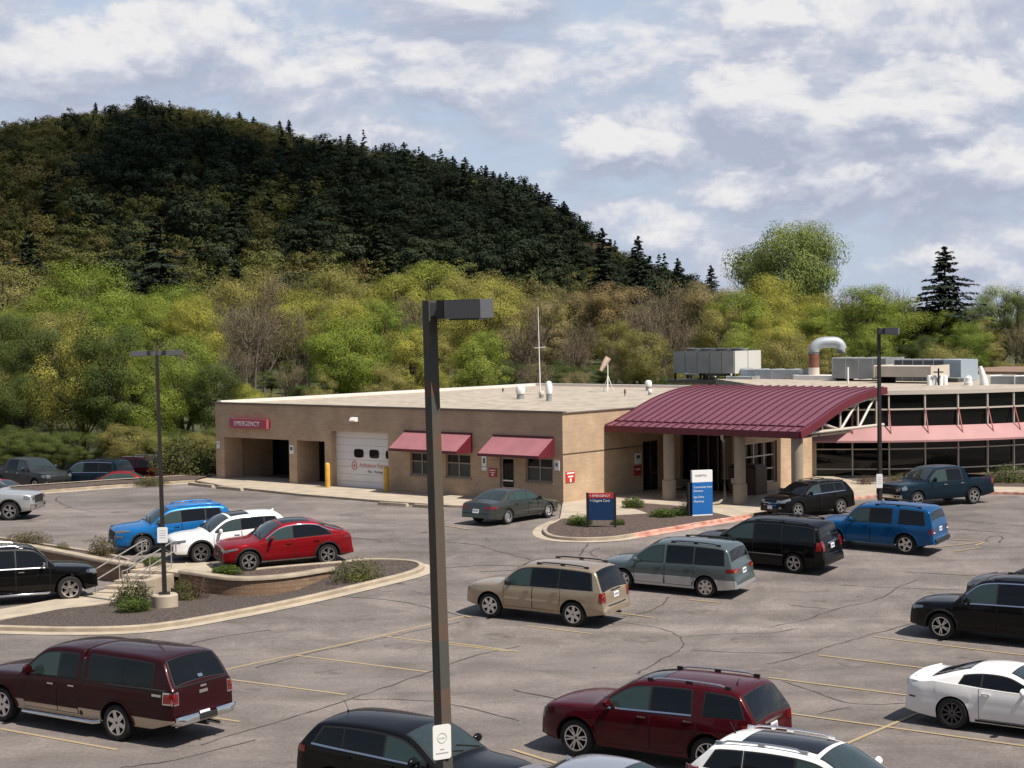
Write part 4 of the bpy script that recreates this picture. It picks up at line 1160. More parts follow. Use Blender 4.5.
# wall lamp over the garage door
p = world(on_t(356, 419)[0], 0, on_t(356, 419)[1]); root = empty('wall_lamp', p, BRZ, 'white wall lamp above the garage door', 'wall lamp')
mb = MB(); b = len(mb.v)
for (y, z) in ((0, .1), (-.2, .08), (-.3, -.06), (-.28, -.12), (0, -.12)):
    mb.v += [(-.2, y, z), (.2, y, z)]
for k in range(4): mb.face((2 * k, 2 * k + 1, 2 * k + 3, 2 * k + 2))
mb.face((8, 9, 1, 0)); mb.face((0, 2, 4, 6, 8)); mb.face((1, 3, 5, 7, 9)); mb.build('housing', M_WHITE, root)
mb = MB(); mb.span((-.17, -.26, -.13), (.17, -.03, -.121)); mb.build('lens', M_HEADL, root)
for px, lab in ((327.8, 'yellow bollard left of the garage door'), (386.4, 'yellow bollard right of the garage door')):
    r_ = on_t(px, 490, -.55)[0]; p = world(r_, -.55, .02); root = empty('bollard', p, 0, lab, 'bollard', 'yellow bollards at the garage door')
    mb = MB(); mb.lathe([(0, 0), (.13, 0), (.13, 1.22), (.11, 1.29), (.06, 1.33), (0, 1.34)], 20); mb.build('post', M_YELB, root, 40)

# free standing signs
def post_sign(name, label, c, rz, w, h, z0, panels, texts, posts, th=.12):
    root = empty(name, c, rz, label, 'sign')
    for (a, b, m) in panels: mb = MB(); mb.span((-w / 2, -th / 2, a), (w / 2, th / 2, b)); mb.build('sign_panel', m, root)
    for (s, sz, x, z, m) in texts: text_obj(s, sz, m, root, (x, -th / 2 - .003, z), FACE)
    for x in posts: mb = MB(); mb.span((x - .045, -.05, -.3), (x + .045, .05, z0 + h + .02)); mb.build('post', M_DARK, root)
    return root
c = gp(601.5, 530); px_m = 1650 / c.y
post_sign('direction_sign', 'navy sign with a red EMERGENCY band on two posts in the entrance bed', (c.x, c.y, c.z + .06), -.12, 1.0, 1.12, .3, [(.34, 1.22, M_NAVY), (1.221, 1.42, M_RED)],
          [('< EMERGENCY', .125, -.46, 1.275, M_SIGNW), ('< Urgent Care', .135, -.46, 1.08, M_SIGNW)], (-.55, .55))
c = gp(702, 518)
s = post_sign('entrance_sign', 'tall blue and white sign listing clinic and pharmacy beside the columns', (c.x, c.y, c.z + .06), .30, .92, 2.0, 0, [(.02, .10, M_SIGNW), (.101, 1.46, M_BLUE), (1.461, 1.96, M_SIGNW)],
          [('Community Care', .118, -.40, 1.22, M_SIGNW), ('Entrance', .118, -.40, 1.06, M_SIGNW), ('Eye Clinic', .118, -.40, .80, M_SIGNW), ('Pharmacy', .118, -.40, .62, M_SIGNW), ('HOSPITAL', .12, -.33, 1.70, M_TXTD)], (), .16)
mb = MB(); mb.span((-.60, .02, 0), (-.48, .2, 1.45)); mb.build('side_post', M_DARK, s)

# things under the canopy
c = world(*on_t(747, 496, 5.2)[:1], 5.2, .115); c = gp(748, 496); root = empty('litter_bin', (c.x, c.y, c.z + .1), BRZ, 'brown litter bin enclosure beside the entrance column', 'litter bin')
mb = MB(); mb.span((-.75, -.5, 0), (.75, .5, 1.25), 0); mb.build('cabinet', mat('brown_plastic', (.055, .032, .022), .6, vary=.15, scale=3), root)
mb = MB(); b = len(mb.v); mb.v += [(-.78, -.53, 1.25), (.78, -.53, 1.25), (.78, .53, 1.25), (-.78, .53, 1.25), (-.6, -.35, 1.42), (.6, -.35, 1.42), (.6, .35, 1.42), (-.6, .35, 1.42)]
for f in ((0, 1, 5, 4), (1, 2, 6, 5), (2, 3, 7, 6), (3, 0, 4, 7), (4, 5, 6, 7), (3, 2, 1, 0)): mb.face(f)
mb.build('lid', mat('brown_plastic_lid', (.065, .04, .03), .55), root)
mb = MB(); mb.span((-.6, -.515, .5), (-.4, -.501, .75)); mb.build('label_plate', M_WHITE, root)
c = gp(682, 501); root = empty('bench', (c.x, c.y, c.z + .1), BRZ, 'dark bench in the shade under the canopy', 'bench')
mb = MB(); [mb.span((-.8, -.25 + .13 * k, .42), (.8, -.14 + .13 * k, .46)) for k in range(4)]; mb.build('seat', M_BLKP, root)
mb = MB(); [mb.span((-.8, .27, .55 + .12 * k), (.8, .31, .65 + .12 * k)) for k in range(3)]; mb.build('backrest', M_BLKP, root)
for x in (-.7, .7):
    for y in (-.2, .26): mb = MB(); mb.span((x - .03, y - .03, -.05), (x + .03, y + .03, .42 if y < 0 else .9)); mb.build('leg', M_BLKP, root)

# unseen block added behind the camera so that its brick mirrors in the car bodies
hb = empty('unseen_reflection_block', (0, -11, 0), 0, 'tall tan brick block added unseen behind the viewer to mirror in the cars', 'building')
ops = [(-56 + 4 * i, -54.2 + 4 * i, z, z + 1.6) for i in range(29) for z in (1.2, 5.0, 8.8, 12.6, 16.4)]
mb = MB(); wall_open(mb, -60, 60, -.5, 21, -.4, 0, ops); mb.build('wall', M_BRICK, hb)
for z in (1.2, 5.0, 8.8, 12.6, 16.4): mb = MB(); mb.span((-59.5, -.30, z - .2), (59.5, -.24, z + 1.8)); mb.build('window_band', M_DARKG, hb)
mb = MB(); mb.span((-60, -20, 20.7), (60, -.41, 20.95)); mb.build('roof', M_GRAVEL, hb)
mb = MB(); mb.span((-60, -20.4, -.5), (60, -20.01, 21)); mb.build('rear_wall', M_BRICK, hb)
# ---- roof plant
def at_roof(px, py): p = atz(px, py, GZ + HT_); return p
def roofthing(name, label, cat, px, py, group=None, rz=BRZ):
    p = at_roof(px, py); root = empty(name, p, rz, label, cat, group); root['s'] = 1; del root['s']
    return root, 1650 / p.y
# chiller on legs
root, s = roofthing('chiller', 'big grey louvred chiller raised on legs above the maroon canopy', 'roof unit', 734, 384)
u0 = -56 / s / .768
mb = MB(); n = 5
for i in range(n): a = u0 * (1 - i / n); b = u0 * (1 - (i + 1) / n); mb.span((a + .02, 0, 10.5 / s), (b - .02, 3.4, 33 / s))
mb.build('casing', mat('chiller_grey', (.34, .335, .32), .55, .3, vary=.12, scale=1), root)
mb = MB(); mb.span((u0 + .05, .05, 10.6 / s), (-.05, 3.35, 33.4 / s)); mb.build('frame', M_DARK, root)
mb = MB(); mb.span((.001, .05, 10.5 / s), (.06, 1.65, 33 / s)); mb.span((.001, 1.72, 10.5 / s), (.06, 3.35, 33 / s)); mb.build('end_panel', mat('pale_panel', (.50, .49, .46), .55), root)
for i in range(4): mb = MB(); mb.lathe([(.55, 33 / s), (.6, 35.5 / s), (.5, 35.5 / s), (.45, 33.2 / s)], 16, 0, 'z', (u0 * (i + .5) / 4, 1.7, 0)); mb.build('fan_ring', M_GALVD, root, 40)
for x in (u0 + .1, u0 / 2, -.1):
    for y in (.1, 3.2): mb = MB(); mb.span((x - .06, y - .06, 0), (x + .06, y + .06, 10.5 / s)); mb.build('leg', M_DARK, root)
mb = MB(); mb.span((u0 - .4, -.1, 0), (.2, 3.5, .25)); mb.build('base', M_EDGE, root)
root, s = roofthing('roof_pipes', 'white lagged pipe run under the chiller', 'pipes', 705, 381)
mb = MB(); mb.tube([(-1.0, -1, .55), (2.8, -1, .5)], .12, 10); mb.tube([(-1, -.6, .75), (1.2, -.6, .72), (1.2, -.6, .3)], .1, 10); mb.build('pipe', M_WHITE, root, 50)
for x in (-.8, .8, 2.4): mb = MB(); mb.span((x - .04, -1.1, 0), (x + .04, -.5, .5)); mb.build('support', M_DARK, root)
def duct(label, px0, px1, py, zb, zt_, dep, m, nseg, name='duct', cat='duct', endm=None):
    root, s = roofthing(name, label, cat, px1, py); L_ = (px1 - px0) / s / .80
    mb = MB(); 
    for i in range(nseg): mb.span((-L_ * (i + 1) / nseg + .02, 0, zb), (-L_ * i / nseg - .02, dep, zt_))
    mb.build('casing', m, root)
    for i in range(nseg + 1):
        mb = MB(); x = -L_ * i / nseg; mb.span((x - .019, -.05, zb - .05), (x + .019, dep + .05, zt_ + .05)); mb.build('flange', endm or M_GALVD, root)
    
    if zb > .2:
        for x in (-L_ + .2, -.2): mb = MB(); mb.span((x - .05, .1, 0), (x + .05, dep - .1, zb)); mb.build('leg', M_DARK, root)
    return root, s, L_
duct('blue grey segmented duct behind the top of the canopy', 745, 803, 384.5, .05, .95, 1.6, M_GALV, 4)
r_, s, L_ = duct('sloping end galvanised hood left of the segmented duct', 728, 752, 384.5, .05, .5, 1.2, M_GALV, 1, 'duct_hood')
r_, s, L_ = duct('white flat topped hood beside the bent exhaust duct', 797, 838, 385.5, .12, .62, 2.0, M_WHITE, 1, 'exhaust_hood', 'roof hood')
root, s = roofthing('exhaust_duct', 'large bent exhaust duct with a rust brown base', 'exhaust duct', 814, 384.5, rz=0.0)
k = 1 / s
mb = MB(); mb.lathe([(5.5 * k, 0), (5.5 * k, 17 * k)], 20); mb.build('base_sleeve', M_BEIGE, root, 40)
mb = MB(); mb.lathe([(5.3 * k, 17 * k), (5.3 * k, 31 * k)], 20); mb.build('riser', M_RUST, root, 40)
mb = MB(); pts = [(0, 0, 31 * k)] + [((11 - 11 * cos(a)) * k, 0, (33 + 9 * sin(a)) * k) for a in [pi / 2 * i / 6 for i in range(7)]] + [(20 * k, -.05, 42 * k)] + [((20 + 7 * sin(a)) * k, -.05, (36 + 6 * cos(a)) * k) for a in [pi / 2 * i / 4 for i in range(1, 5)]] + [(27 * k, -.05, 31 * k)]
mb.tube(pts, [5.6 * k] * (len(pts) - 1) + [5.6 * k], 20, cap=False); mb.build('elbow', M_GALV, root, 50)
mb = MB(); mb.tube([(27 * k, -.05, 32 * k), (27 * k, -.05, 31.8 * k)], 5.4 * k, 20); mb.build('outlet_grille', M_DARK, root)
r_, s, L_ = duct('weathered grey air handler right of the bent exhaust duct', 838, 886, 387, .5, 1.75, 2.4, M_GALVD, 4, 'air_handler', 'roof unit')
r_, s, L_ = duct('long dark grey air handler with a pale blue end behind the beige unit', 890, 944, 387, .35, 1.62, 2.4, mat('dark_galv', (.12, .135, .15), .5, .4, vary=.15, scale=1), 6, 'air_handler', 'roof unit')
mb = MB(); mb.span((.02, -.02, .35), (1.1, 2.4, 1.64)); mb.build('end_panel', mat('pale_blue_panel', (.36, .43, .49), .5, .3), r_)
r_, s, L_ = duct('beige boxed unit on short legs over a red curb', 881, 931, 389.5, .72, 1.35, 2.4, M_BEIGE, 1, 'rooftop_unit', 'roof unit', M_BEIGE)
mb = MB(); mb.span((-L_ * .6, -.2, .0), (.3, 1.5, .18)); mb.build('curb', mat('orange_red_curb', (.40, .10, .05), .7), r_)
root, s = roofthing('vent_tanks', 'cluster of white cylinders round a dark post on the wing roof', 'roof vent', 937, 391, rz=0)
for x in (-.42, -.15, .2, .45): mb = MB(); mb.lathe([(0, 0), (.16, 0), (.16, .72), (.12, .8), (0, .82)], 14, 0, 'z', (x, 0, .1)); mb.build('cylinder', M_WHITE, root, 40)
mb = MB(); mb.tube([(.03, -.25, 0), (.03, -.25, 1.3)], .05, 8); mb.span((-.25, -.3, 1.05), (.3, -.2, 1.12)); mb.span((-.6, -.3, 0), (.65, .3, .1)); mb.build('post', M_DARK, root)
root, s = roofthing('condenser', 'small dark condenser box behind the white cylinders', 'roof unit', 958, 388)
mb = MB(); mb.span((-.9, 0, 0), (0, .8, .55)); mb.build('casing', mat('dark_cond', (.07, .07, .07), .6), root); mb = MB(); mb.span((-.92, -.02, .55), (.02, .82, .6)); mb.build('lid', M_GALVD, root)
root, s = roofthing('roof_vent', 'short white capped vent right of the cylinders', 'roof vent', 968.5, 391, rz=0)
mb = MB(); mb.lathe([(0, 0), (.33, 0), (.33, .12), (.24, .14), (.24, .5), (.2, .52), (.2, .75), (.1, .86), (0, .87)], 16); mb.build('cowl', M_WHITE, root, 40)
root, s = roofthing('roof_vent', 'tall leaning white vent stack on the wing roof', 'roof vent', 984, 391, rz=0)
mb = MB(); mb.lathe([(0, 0), (.36, 0), (.3, .2), (0, .22)], 16); mb.tube([(.05, 0, .15), (-.05, 0, .8), (-.2, 0, 1.4)], [.26, .2, .09], 14); mb.build('cowl', M_WHITE, root, 40)
r_, s, L_ = duct('grey and white rooftop unit at the right edge', 998, 1040, 390.5, .1, .78, 1.6, M_GALVD, 2, 'rooftop_unit', 'roof unit', M_WHITE)
root, s = roofthing('roof_pole', 'short white pole at the crest of the canopy', 'pole', 848, 389, rz=0)
mb = MB(); mb.tube([(0, 0, -.3), (0, 0, 1.3)], .06, 10); mb.build('pole', M_WHITE, root, 40)
# brown low roof far behind the wing
p = aty(988, 384, 112); root = empty('far_roof_block', (p.x, p.y, 0.8), BRZ, 'low brown roofed block behind the wing roof', 'building')
mb = MB(); mb.span((-4, 0, -1), (2.5, 12, 4.3)); mb.build('wall', M_BRICK, root); mb = MB(); mb.span((-4.2, -.2, 4.31), (2.7, 12.2, 4.7)); mb.build('roof', mat('brown_roof', (.20, .13, .09), .9, vary=.15, scale=.6), root)
# small things on the gravel roof
def vent(px, py, h, r_, label, m=M_WHITE):
    root, s = roofthing('roof_vent', label, 'roof vent', px, py, rz=0); h *= .8; r_ *= .78; mb = MB()
    mb.lathe([(0, 0), (r_ * .8, 0), (r_ * .8, h * .35), (r_ * .9, h * .36)], 14); mb.build('base', M_GALVD, root, 40)
    mb = MB(); mb.lathe([(r_ * .9, h * .36), (r_, h * .45), (r_, h * .8), (r_ * .7, h * .95), (0, h)], 14); mb.build('cowl', m, root, 40)
vent(520.5, 399, .95, .33, 'stubby white vent on the gravel roof left of the mast'); vent(549, 401, 1.35, .24, 'tall two part white vent right of the mast', M_SIGNW)
vent(541.5, 398, .5, .2, 'small pale vent beside the mast foot', M_BEIGE)
vent(648.5, 390.5, .8, .27, 'white vent at the rear of the gravel roof'); vent(650, 395, .45, .16, 'low white vent stub near the canopy crest')
vent(503, 392, .3, .08, 'thin stub pipe on the gravel roof left of the vents', M_RUST); vent(625, 396, .5, .07, 'thin rusty stub pipe on the gravel roof near the canopy', M_RUST)
root, s = roofthing('antenna_mast', 'thin white antenna mast standing on the gravel roof', 'antenna', 541, 398, rz=0)
mb = MB(); mb.tube([(-.03, .1, 0), (-.1, .1, 91 / s)], [.035, .015], 8); mb.build('mast', M_SIGNW, root, 40)
mb = MB(); mb.tube([(-.35, .1, 50 / s), (.3, .1, 51 / s)], .015, 6); mb.build('cross_arm', M_SIGNW, root)
root, s = roofthing('windsock', 'faded orange and white windsock on a tripod at the rear of the roof', 'windsock', 608, 391.5, rz=0)
k = 1 / s
mb = MB(); mb.tube([(0, 0, 0), (0, 0, 33 * k)], .03, 8); [mb.tube([(0, 0, 16 * k), (6 * k * cos(a), 6 * k * sin(a), 0)], .025, 6) for a in (0.3, 2.4, 4.5)]; mb.build('tripod', M_WHITE, root, 40)
mb = MB(); mb.tube([(.05, 0, 34 * k), (-2.5 * k, 0, 29 * k), (-7 * k, 0, 21 * k)], [3.2 * k, 2.8 * k, 1.6 * k], 12); mb.build('sock', mat('faded_sock', (.70, .52, .42), .8, vary=.2, scale=1.2), root, 50)

# ------------------------------------------------------------------ lamp posts
M_POLE = mat('dark_bronze_pole', (.022, .018, .016), .55, .2)
M_LHEAD = mat('lamp_housing', (.12, .12, .135), .45, .3)
def lamp(label, base, H, heads, w0=.14, w1=.10, bh=.0, hd=(.75, .42, .17), rz=0., mpole=None, sign=None, o0=.0, o1=.30):
    root = empty('lamp_post', base, rz, label, 'lamp post')
    mb = MB(); b = len(mb.v)
    for z, w in ((bh, w0), (H, w1)):
        for a in range(4): mb.v.append((w / 2 * (1 if a in (1, 2) else -1), w / 2 * (1 if a in (2, 3) else -1), z))
    for f in ((3, 2, 1, 0), (4, 5, 6, 7), (0, 1, 5, 4), (1, 2, 6, 5), (2, 3, 7, 6), (3, 0, 4, 7)): mb.face(f)
    mb.build('pole', mpole or M_POLE, root)
    if bh:
        mb = MB(); mb.lathe([(0, -.3), (.42, -.3), (.42, bh - .04), (.38, bh), (0, bh)], 24); mb.build('footing', M_CONC, root, 40)
        mb = MB(); mb.span((-.17, -.17, bh), (.17, .17, bh + .05)); mb.build('base_plate', M_POLE, root)
    for (dx, dy) in heads:
        a = atan2(dy, dx); arm = MB(); L_, D_, T_ = hd
        M_ = Matrix.Rotation(a, 3, 'Z')
        arm.box(tuple(M_ @ Vector((o1 * .35, 0, H - T_ * .5))), (o1 * .6, .11, T_ * .72), M=M_); arm.build('arm', M_LHEAD, root)
        h = MB(); h.box(tuple(M_ @ Vector((o1 + L_ / 2, 0, H - T_ * .5))), (L_, D_, T_), M=M_); h.box(tuple(M_ @ Vector((o1 + L_ / 2, 0, H - T_ - .008))), (L_ * .8, D_ * .8, .014), M=M_); ho = h.build('lamp_head', M_LHEAD, root)
        h = MB(); h.box(tuple(M_ @ Vector((o1 * .82, 0, H - T_ * .5))), (o1 * .36, D_ * .98, T_ * .98), M=M_); h.build('end_plate', M_BLKP, ho)
    return root
def notice(parent, c, w, h, rz, ring=False):
    root = empty('post_sign', parent.matrix_basis @ Vector(c), rz, None)
    mb = MB(); P = []
    rr = min(w, h) * .14
    for cx, cz, a0 in ((w / 2 - rr, h / 2 - rr, 0), (-w / 2 + rr, h / 2 - rr, pi / 2), (-w / 2 + rr, -h / 2 + rr, pi), (w / 2 - rr, -h / 2 + rr, 3 * pi / 2)):
        for k in range(5): a = a0 + pi / 2 * k / 4; P.append((cx + rr * cos(a), cz + rr * sin(a)))
    n = len(P); mb.v += [(p[0], -.006, p[1]) for p in P] + [(p[0], .006, p[1]) for p in P]
    mb.face(range(n)); mb.face([n + i for i in reversed(range(n))]); [mb.face((k, (k + 1) % n, n + (k + 1) % n, n + k)) for k in range(n)]
    mb.build('sign_panel', M_SIGNW, root)
    gm = mat('faint_print', (.42, .42, .44), .6)
    if ring:
        mb = MB(); R = w * .26; zc = h * .12
        for k in range(24):
            a, b2 = 2 * pi * k / 24, 2 * pi * (k + 1) / 24
            mb.poly([(R * cos(a), -.0085, zc + R * sin(a)), (R * cos(b2), -.0085, zc + R * sin(b2)), (R * .87 * cos(b2), -.0085, zc + R * .87 * sin(b2)), (R * .87 * cos(a), -.0085, zc + R * .87 * sin(a))])
        for x in (-.55, -.1, .3): mb.span((R * x, -.0088, zc - R * .12), (R * (x + .24), -.0065, zc + R * .12))
        mb.build('ring_mark', gm, root)
        mb = MB(); mb.span((-w * .12, -.0085, -h * .22), (w * .12, -.0065, -h * .19)); mb.build('lettering', gm, root); mb = MB(); mb.span((-w * .34, -.0085, -h * .33), (w * .34, -.0065, -h * .295)); mb.build('lettering', gm, root)
    else:
        mb = MB(); [mb.span((-w * .3, -.0085, h * z), (w * .3, -.0065, h * (z + .04))) for z in (.25, .1, -.05, -.2)]; mb.build('lettering', gm, root)
    return root
# big post in the foreground: faded patches of old paint along it
M_FADE = bpy.data.materials.new('faded_bronze_pole'); N_, L_n, B_ = nodes(M_FADE)
tc = N_.new('ShaderNodeTexCoord'); mp = N_.new('ShaderNodeMapping'); mp.inputs['Scale'].default_value = (.2, .2, .62); L_n.new(tc.outputs['Object'], mp.inputs['Vector'])
nz = N_.new('ShaderNodeTexNoise'); nz.inputs['Scale'].default_value = 1.0; nz.inputs['Detail'].default_value = 1; L_n.new(mp.outputs[0], nz.inputs['Vector'])
cr = N_.new('ShaderNodeValToRGB'); cr.color_ramp.interpolation = 'CONSTANT'; E_ = cr.color_ramp.elements
E_[0].position = 0; E_[0].color = (.115, .066, .044, 1); E_[1].position = .44; E_[1].color = (.066, .064, .058, 1)
for ps, cc in ((.5, (.092, .072, .056)), (.56, (.108, .070, .05)), (.62, (.07, .068, .062))): e_ = E_.new(ps); e_.color = (*cc, 1)
L_n.new(nz.outputs['Fac'], cr.inputs['Fac']); L_n.new(cr.outputs['Color'], B_.inputs['Base Color']); B_.inputs['Roughness'].default_value = .6
Yn = 16.0; pt = aty(425, 300.5, Yn); pb = aty(443, 790, Yn)
ang = radians(41)
near = lamp('tall square lamp post with a single flat head in the foreground', (pb.x, Yn, 0), pt.z, [(cos(radians(-60)), sin(radians(-60)))], .145, .098, rz=ang, hd=(.365, .36, .18), mpole=M_FADE, o1=.22)
near.rotation_euler = (0, (pt.x - pb.x) / (pt.z - pb.z) * 1.0, ang)
near.location = (pb.x - (pt.x - pb.x) / (pt.z - pb.z) * pb.z, Yn, 0)
bpy.context.view_layer.update()
p = aty(441.8, 742, Yn - .16); n_ = notice(near, (0, 0, 0), .195, .335, .50, True); n_.location = p; tag(n_, 'white rounded notice with a faint ring on the big foreground lamp post', 'sign')
# twin head post on the island
b = gp(165, 603); top = aty(156.5, 350, b.y)
L2 = lamp('thin twin head lamp post on a round concrete footing in the island', (b.x, b.y, bedz(b.x, b.y) - .02), top.z - bedz(b.x, b.y), [(-1, .1), (1, -.1)], .15, .10, .42, hd=(.5, .34, .16), rz=.25)
L2.rotation_euler = (0, (aty(156.5, 350, b.y).x - aty(165, 600, b.y).x) / 9.0, .25)
n_ = notice(L2, (0, 0, 0), .33, .5, .1); n_.location = aty(162.5, 535, b.y - .11); tag(n_, 'white notice on the thin twin head lamp post', 'sign')
b = gp(880, 512); top = aty(877, 328, b.y)
L3 = lamp('dark single head lamp post in front of the dark blue pickup', (b.x, b.y, b.z), top.z - b.z, [(.75, -.66)], .16, .11, .0, hd=(.55, .34, .28), rz=.3)
n_ = notice(L3, (0, 0, 0), .26, .6, .0); n_.location = aty(879.5, 481, b.y - .13); tag(n_, 'white notice on the lamp post in front of the dark blue pickup', 'sign')
# ------------------------------------------------------------------ the vehicles in the picture
def suv(L, W, H, wb, fo, tr, hood=1.02, nose=.66, cowl=1.3, cowlz=1.12, rf=2.1, rr=None, rb=None, beltr=1.1, belt=(.86, 1.03, 1.07, 1.1), bump=.64, drop=.06, lip=.06, **k):
    rr = rr or L - .5; rb = rb or L - .12
    S = dict(L=L, W=W, wb=wb, fo=fo, tr=tr)
    S['top'] = [(0, nose), (.02, hood - .16), (.13, hood - .04), (.5, hood + .02), (cowl - .12, cowlz - .035), (cowl, cowlz), (rf - .25, H - .15), (rf + .1, H - .035),
                (rf + (rr - rf) * .45, H), (rr - .3, H - drop * .3), (rr, H - drop), (rr + .1, H - drop - .1), (rb, beltr), (L - lip - .03, beltr - .06), (L - lip, bump + .05), (L - .01, bump), (L, bump - .08)]
    S['belt'] = [(0, belt[0]), (cowl - .1, belt[1]), (L * .55, belt[2]), (L, belt[3])]
    S['ws'] = (cowl + .05, rf - .02); S['rw'] = (rr + .1, rb - .06)
    S['ws'] = (cowl + .06, rf - .04)
    S['mirror'] = (cowl + .38, cowlz - .03)
    S.update(k)
    return S
def tailtext(S, z, col=M_CHROME): pass

def P_(n, c, **k): return paint(n, c, **k)
PT = dict(black=P_('black', (.0025, .0025, .003), metal=.0, rough=.3, coat=.42, spec=.08), maroon=P_('maroon', (.06, .0035, .007), coat=.42, spec=.08), darkmaroon=P_('dark_maroon', (.026, .0025, .0045), coat=.42, spec=.08),
          gold=P_('champagne', (.36, .285, .205), metal=.5, rough=.34), teal=P_('grey_teal', (.10, .13, .135), metal=.5, rough=.34), silver=P_('silver', (.46, .47, .48), metal=.55, rough=.35),
          blue=P_('bright_blue', (.006, .075, .21), metal=.3, coat=.42, spec=.12), navy=P_('navy', (.003, .015, .028), metal=.4, coat=.42, spec=.12), grey=P_('grey', (.075, .084, .078), metal=.65, rough=.28),
          red=P_('red', (.24, .006, .011), metal=.35, coat=.42, spec=.12), white=P_('white', (.82, .82, .82), metal=0, rough=.3), sky=P_('vivid_blue', (.012, .15, .42), metal=.35, coat=.42, spec=.12),
          dgrey=P_('charcoal', (.035, .038, .042), metal=.4, coat=.42, spec=.12), bluesilver=P_('blue_silver', (.36, .39, .45), metal=.55, rough=.33), tan=P_('tan', (.46, .37, .29), metal=.4, rough=.4))
G, GF = M_GLASS, M_GLASSF
def lamp_pair(y0, y1, z0, z1, wrap=None, mm=M_REDL, nm='taillight', rear=True, off=.012):
    return (nm, rear, ((y0, z0), (y1, z0), (y1, z1), (y0, z1)), mm, off, True, wrap)
def rect(nm, rear, y0, y1, z0, z1, mm, off=.012, mir=False):
    return (nm, rear, ((y0, z0), (y1, z0), (y1, z1), (y0, z1)), mm, off, mir)

SP = {}
SP['gold'] = suv(4.87, 1.90, 1.78, 2.87, .95, .375, hood=1.04, cowlz=1.15, rf=2.05, rr=4.42, rb=4.74, beltr=1.12, paint=PT['gold'],
    win=[(1.5, 2.32, .0, .0, GF), (2.37, 3.28, 0, 0, G), (3.33, 4.42, 0, -.10, G)], win_t=.10, doors=[(1.45, 2.42, 0), (2.45, 3.38, 0)], mirror_mat=M_BLKP,
    rails=(2.45, 4.2, M_BLKP), rw=(4.46, 4.735), rw_m=.015, ends=[lamp_pair(.68, .82, .78, 1.06, (4.68, 4.8, .78, .78, 1.06, 1.06)), rect('amber_lens', True, .685, .815, .97, 1.055, M_AMBER, .017, True),
        rect('bumper_trim', True, -.55, .55, .64, .67, M_BLKP), rect('grille', False, -.42, .42, .62, .84, M_BLKP), lamp_pair(.5, .78, .70, .86, None, M_HEADL, 'headlight', False), rect('fog_lamp', True, .55, .64, .47, .56, M_CHROME, .012, True),
        rect('handle_trim', True, -.3, .3, 1.06, 1.09, M_BLKP, .02)],
    plate_r=.92, plate_f=.5, rim=(6, 'wide', M_ALLOY), extra=[hitch], sill=.33, archclad=.0, side=[('side_molding', 1.5, 3.35, .66, .70, PT['gold'])], tail_lift=.12)
SP['acadia'] = suv(5.03, 2.0, 1.77, 3.02, .95, .385, hood=1.08, cowl=1.4, cowlz=1.18, rf=2.25, rr=4.55, rb=4.95, beltr=1.18, belt=(.9, 1.08, 1.12, 1.18), paint=PT['maroon'],
    win=[(1.68, 2.62, 0, 0, GF), (2.68, 3.58, 0, -.04, G), (3.85, 4.72, .02, -.16, G)], body_pillars=True, win_t=.10, doors=[(1.6, 2.66, 0), (2.69, 3.7, 0)], handle=M_CHROME, chrome_belt=(1.7, 3.6),
    rails=(2.5, 4.35, M_ALLOY, M_BLKP), antenna=(4.3, .28, .12), ends=[lamp_pair(.66, .86, .93, 1.10, (4.7, 4.93, .95, .95, 1.08, 1.08)), rect('tail_trim', True, -.42, .42, 1.03, 1.08, M_CHROME, .02),
        rect('headlight', False, .62, .82, .72, .92, M_HEADL, .012, True), rect('grille', False, -.45, .45, .58, .85, M_BLKP), rect('bumper_trim', True, -.7, .7, .42, .56, M_BLKP)],
    plate_r=.92, rim=(6, 'twin', M_ALLOY), sunroof=(2.3, 2.75), sill=.28, archclad=.035, archmat=PT['maroon'], spoiler=(4.5, 1.74, -.2), spoiler_rise=-.04, rw=(4.62, 4.93), rw_m=.03)
SP['sienna'] = suv(4.93, 1.87, 1.70, 2.9, .98, .335, hood=.93, nose=.6, cowl=1.15, cowlz=1.02, rf=2.1, rr=4.5, rb=4.76, beltr=1.06, belt=(.78, .95, 1.0, 1.05), paint=PT['teal'], lower=PT['silver'], clad_z=.60,
    win=[(1.45, 2.38, 0, 0, GF), (2.52, 3.42, 0, 0, G), (3.5, 4.5, 0, -.06, G)], body_pillars=True, doors=[(1.4, 2.42, 0), (2.48, 3.46, 0)], handle_z=.12, rails=(2.6, 4.3, M_BLKP), tum=.24,
    ends=[lamp_pair(.42, .83, .86, .97, (4.6, 4.82, .86, .86, .97, .97)), rect('amber_lens', True, .62, .82, .865, .905, M_AMBER, .017, True), rect('headlight', False, .45, .8, .6, .75, M_HEADL, .012, True)],
    plate_r=.82, rim=(7, 'wide', M_ALLOY), sill=.24, fin=None, spoiler=(4.5, 1.66, -.12))
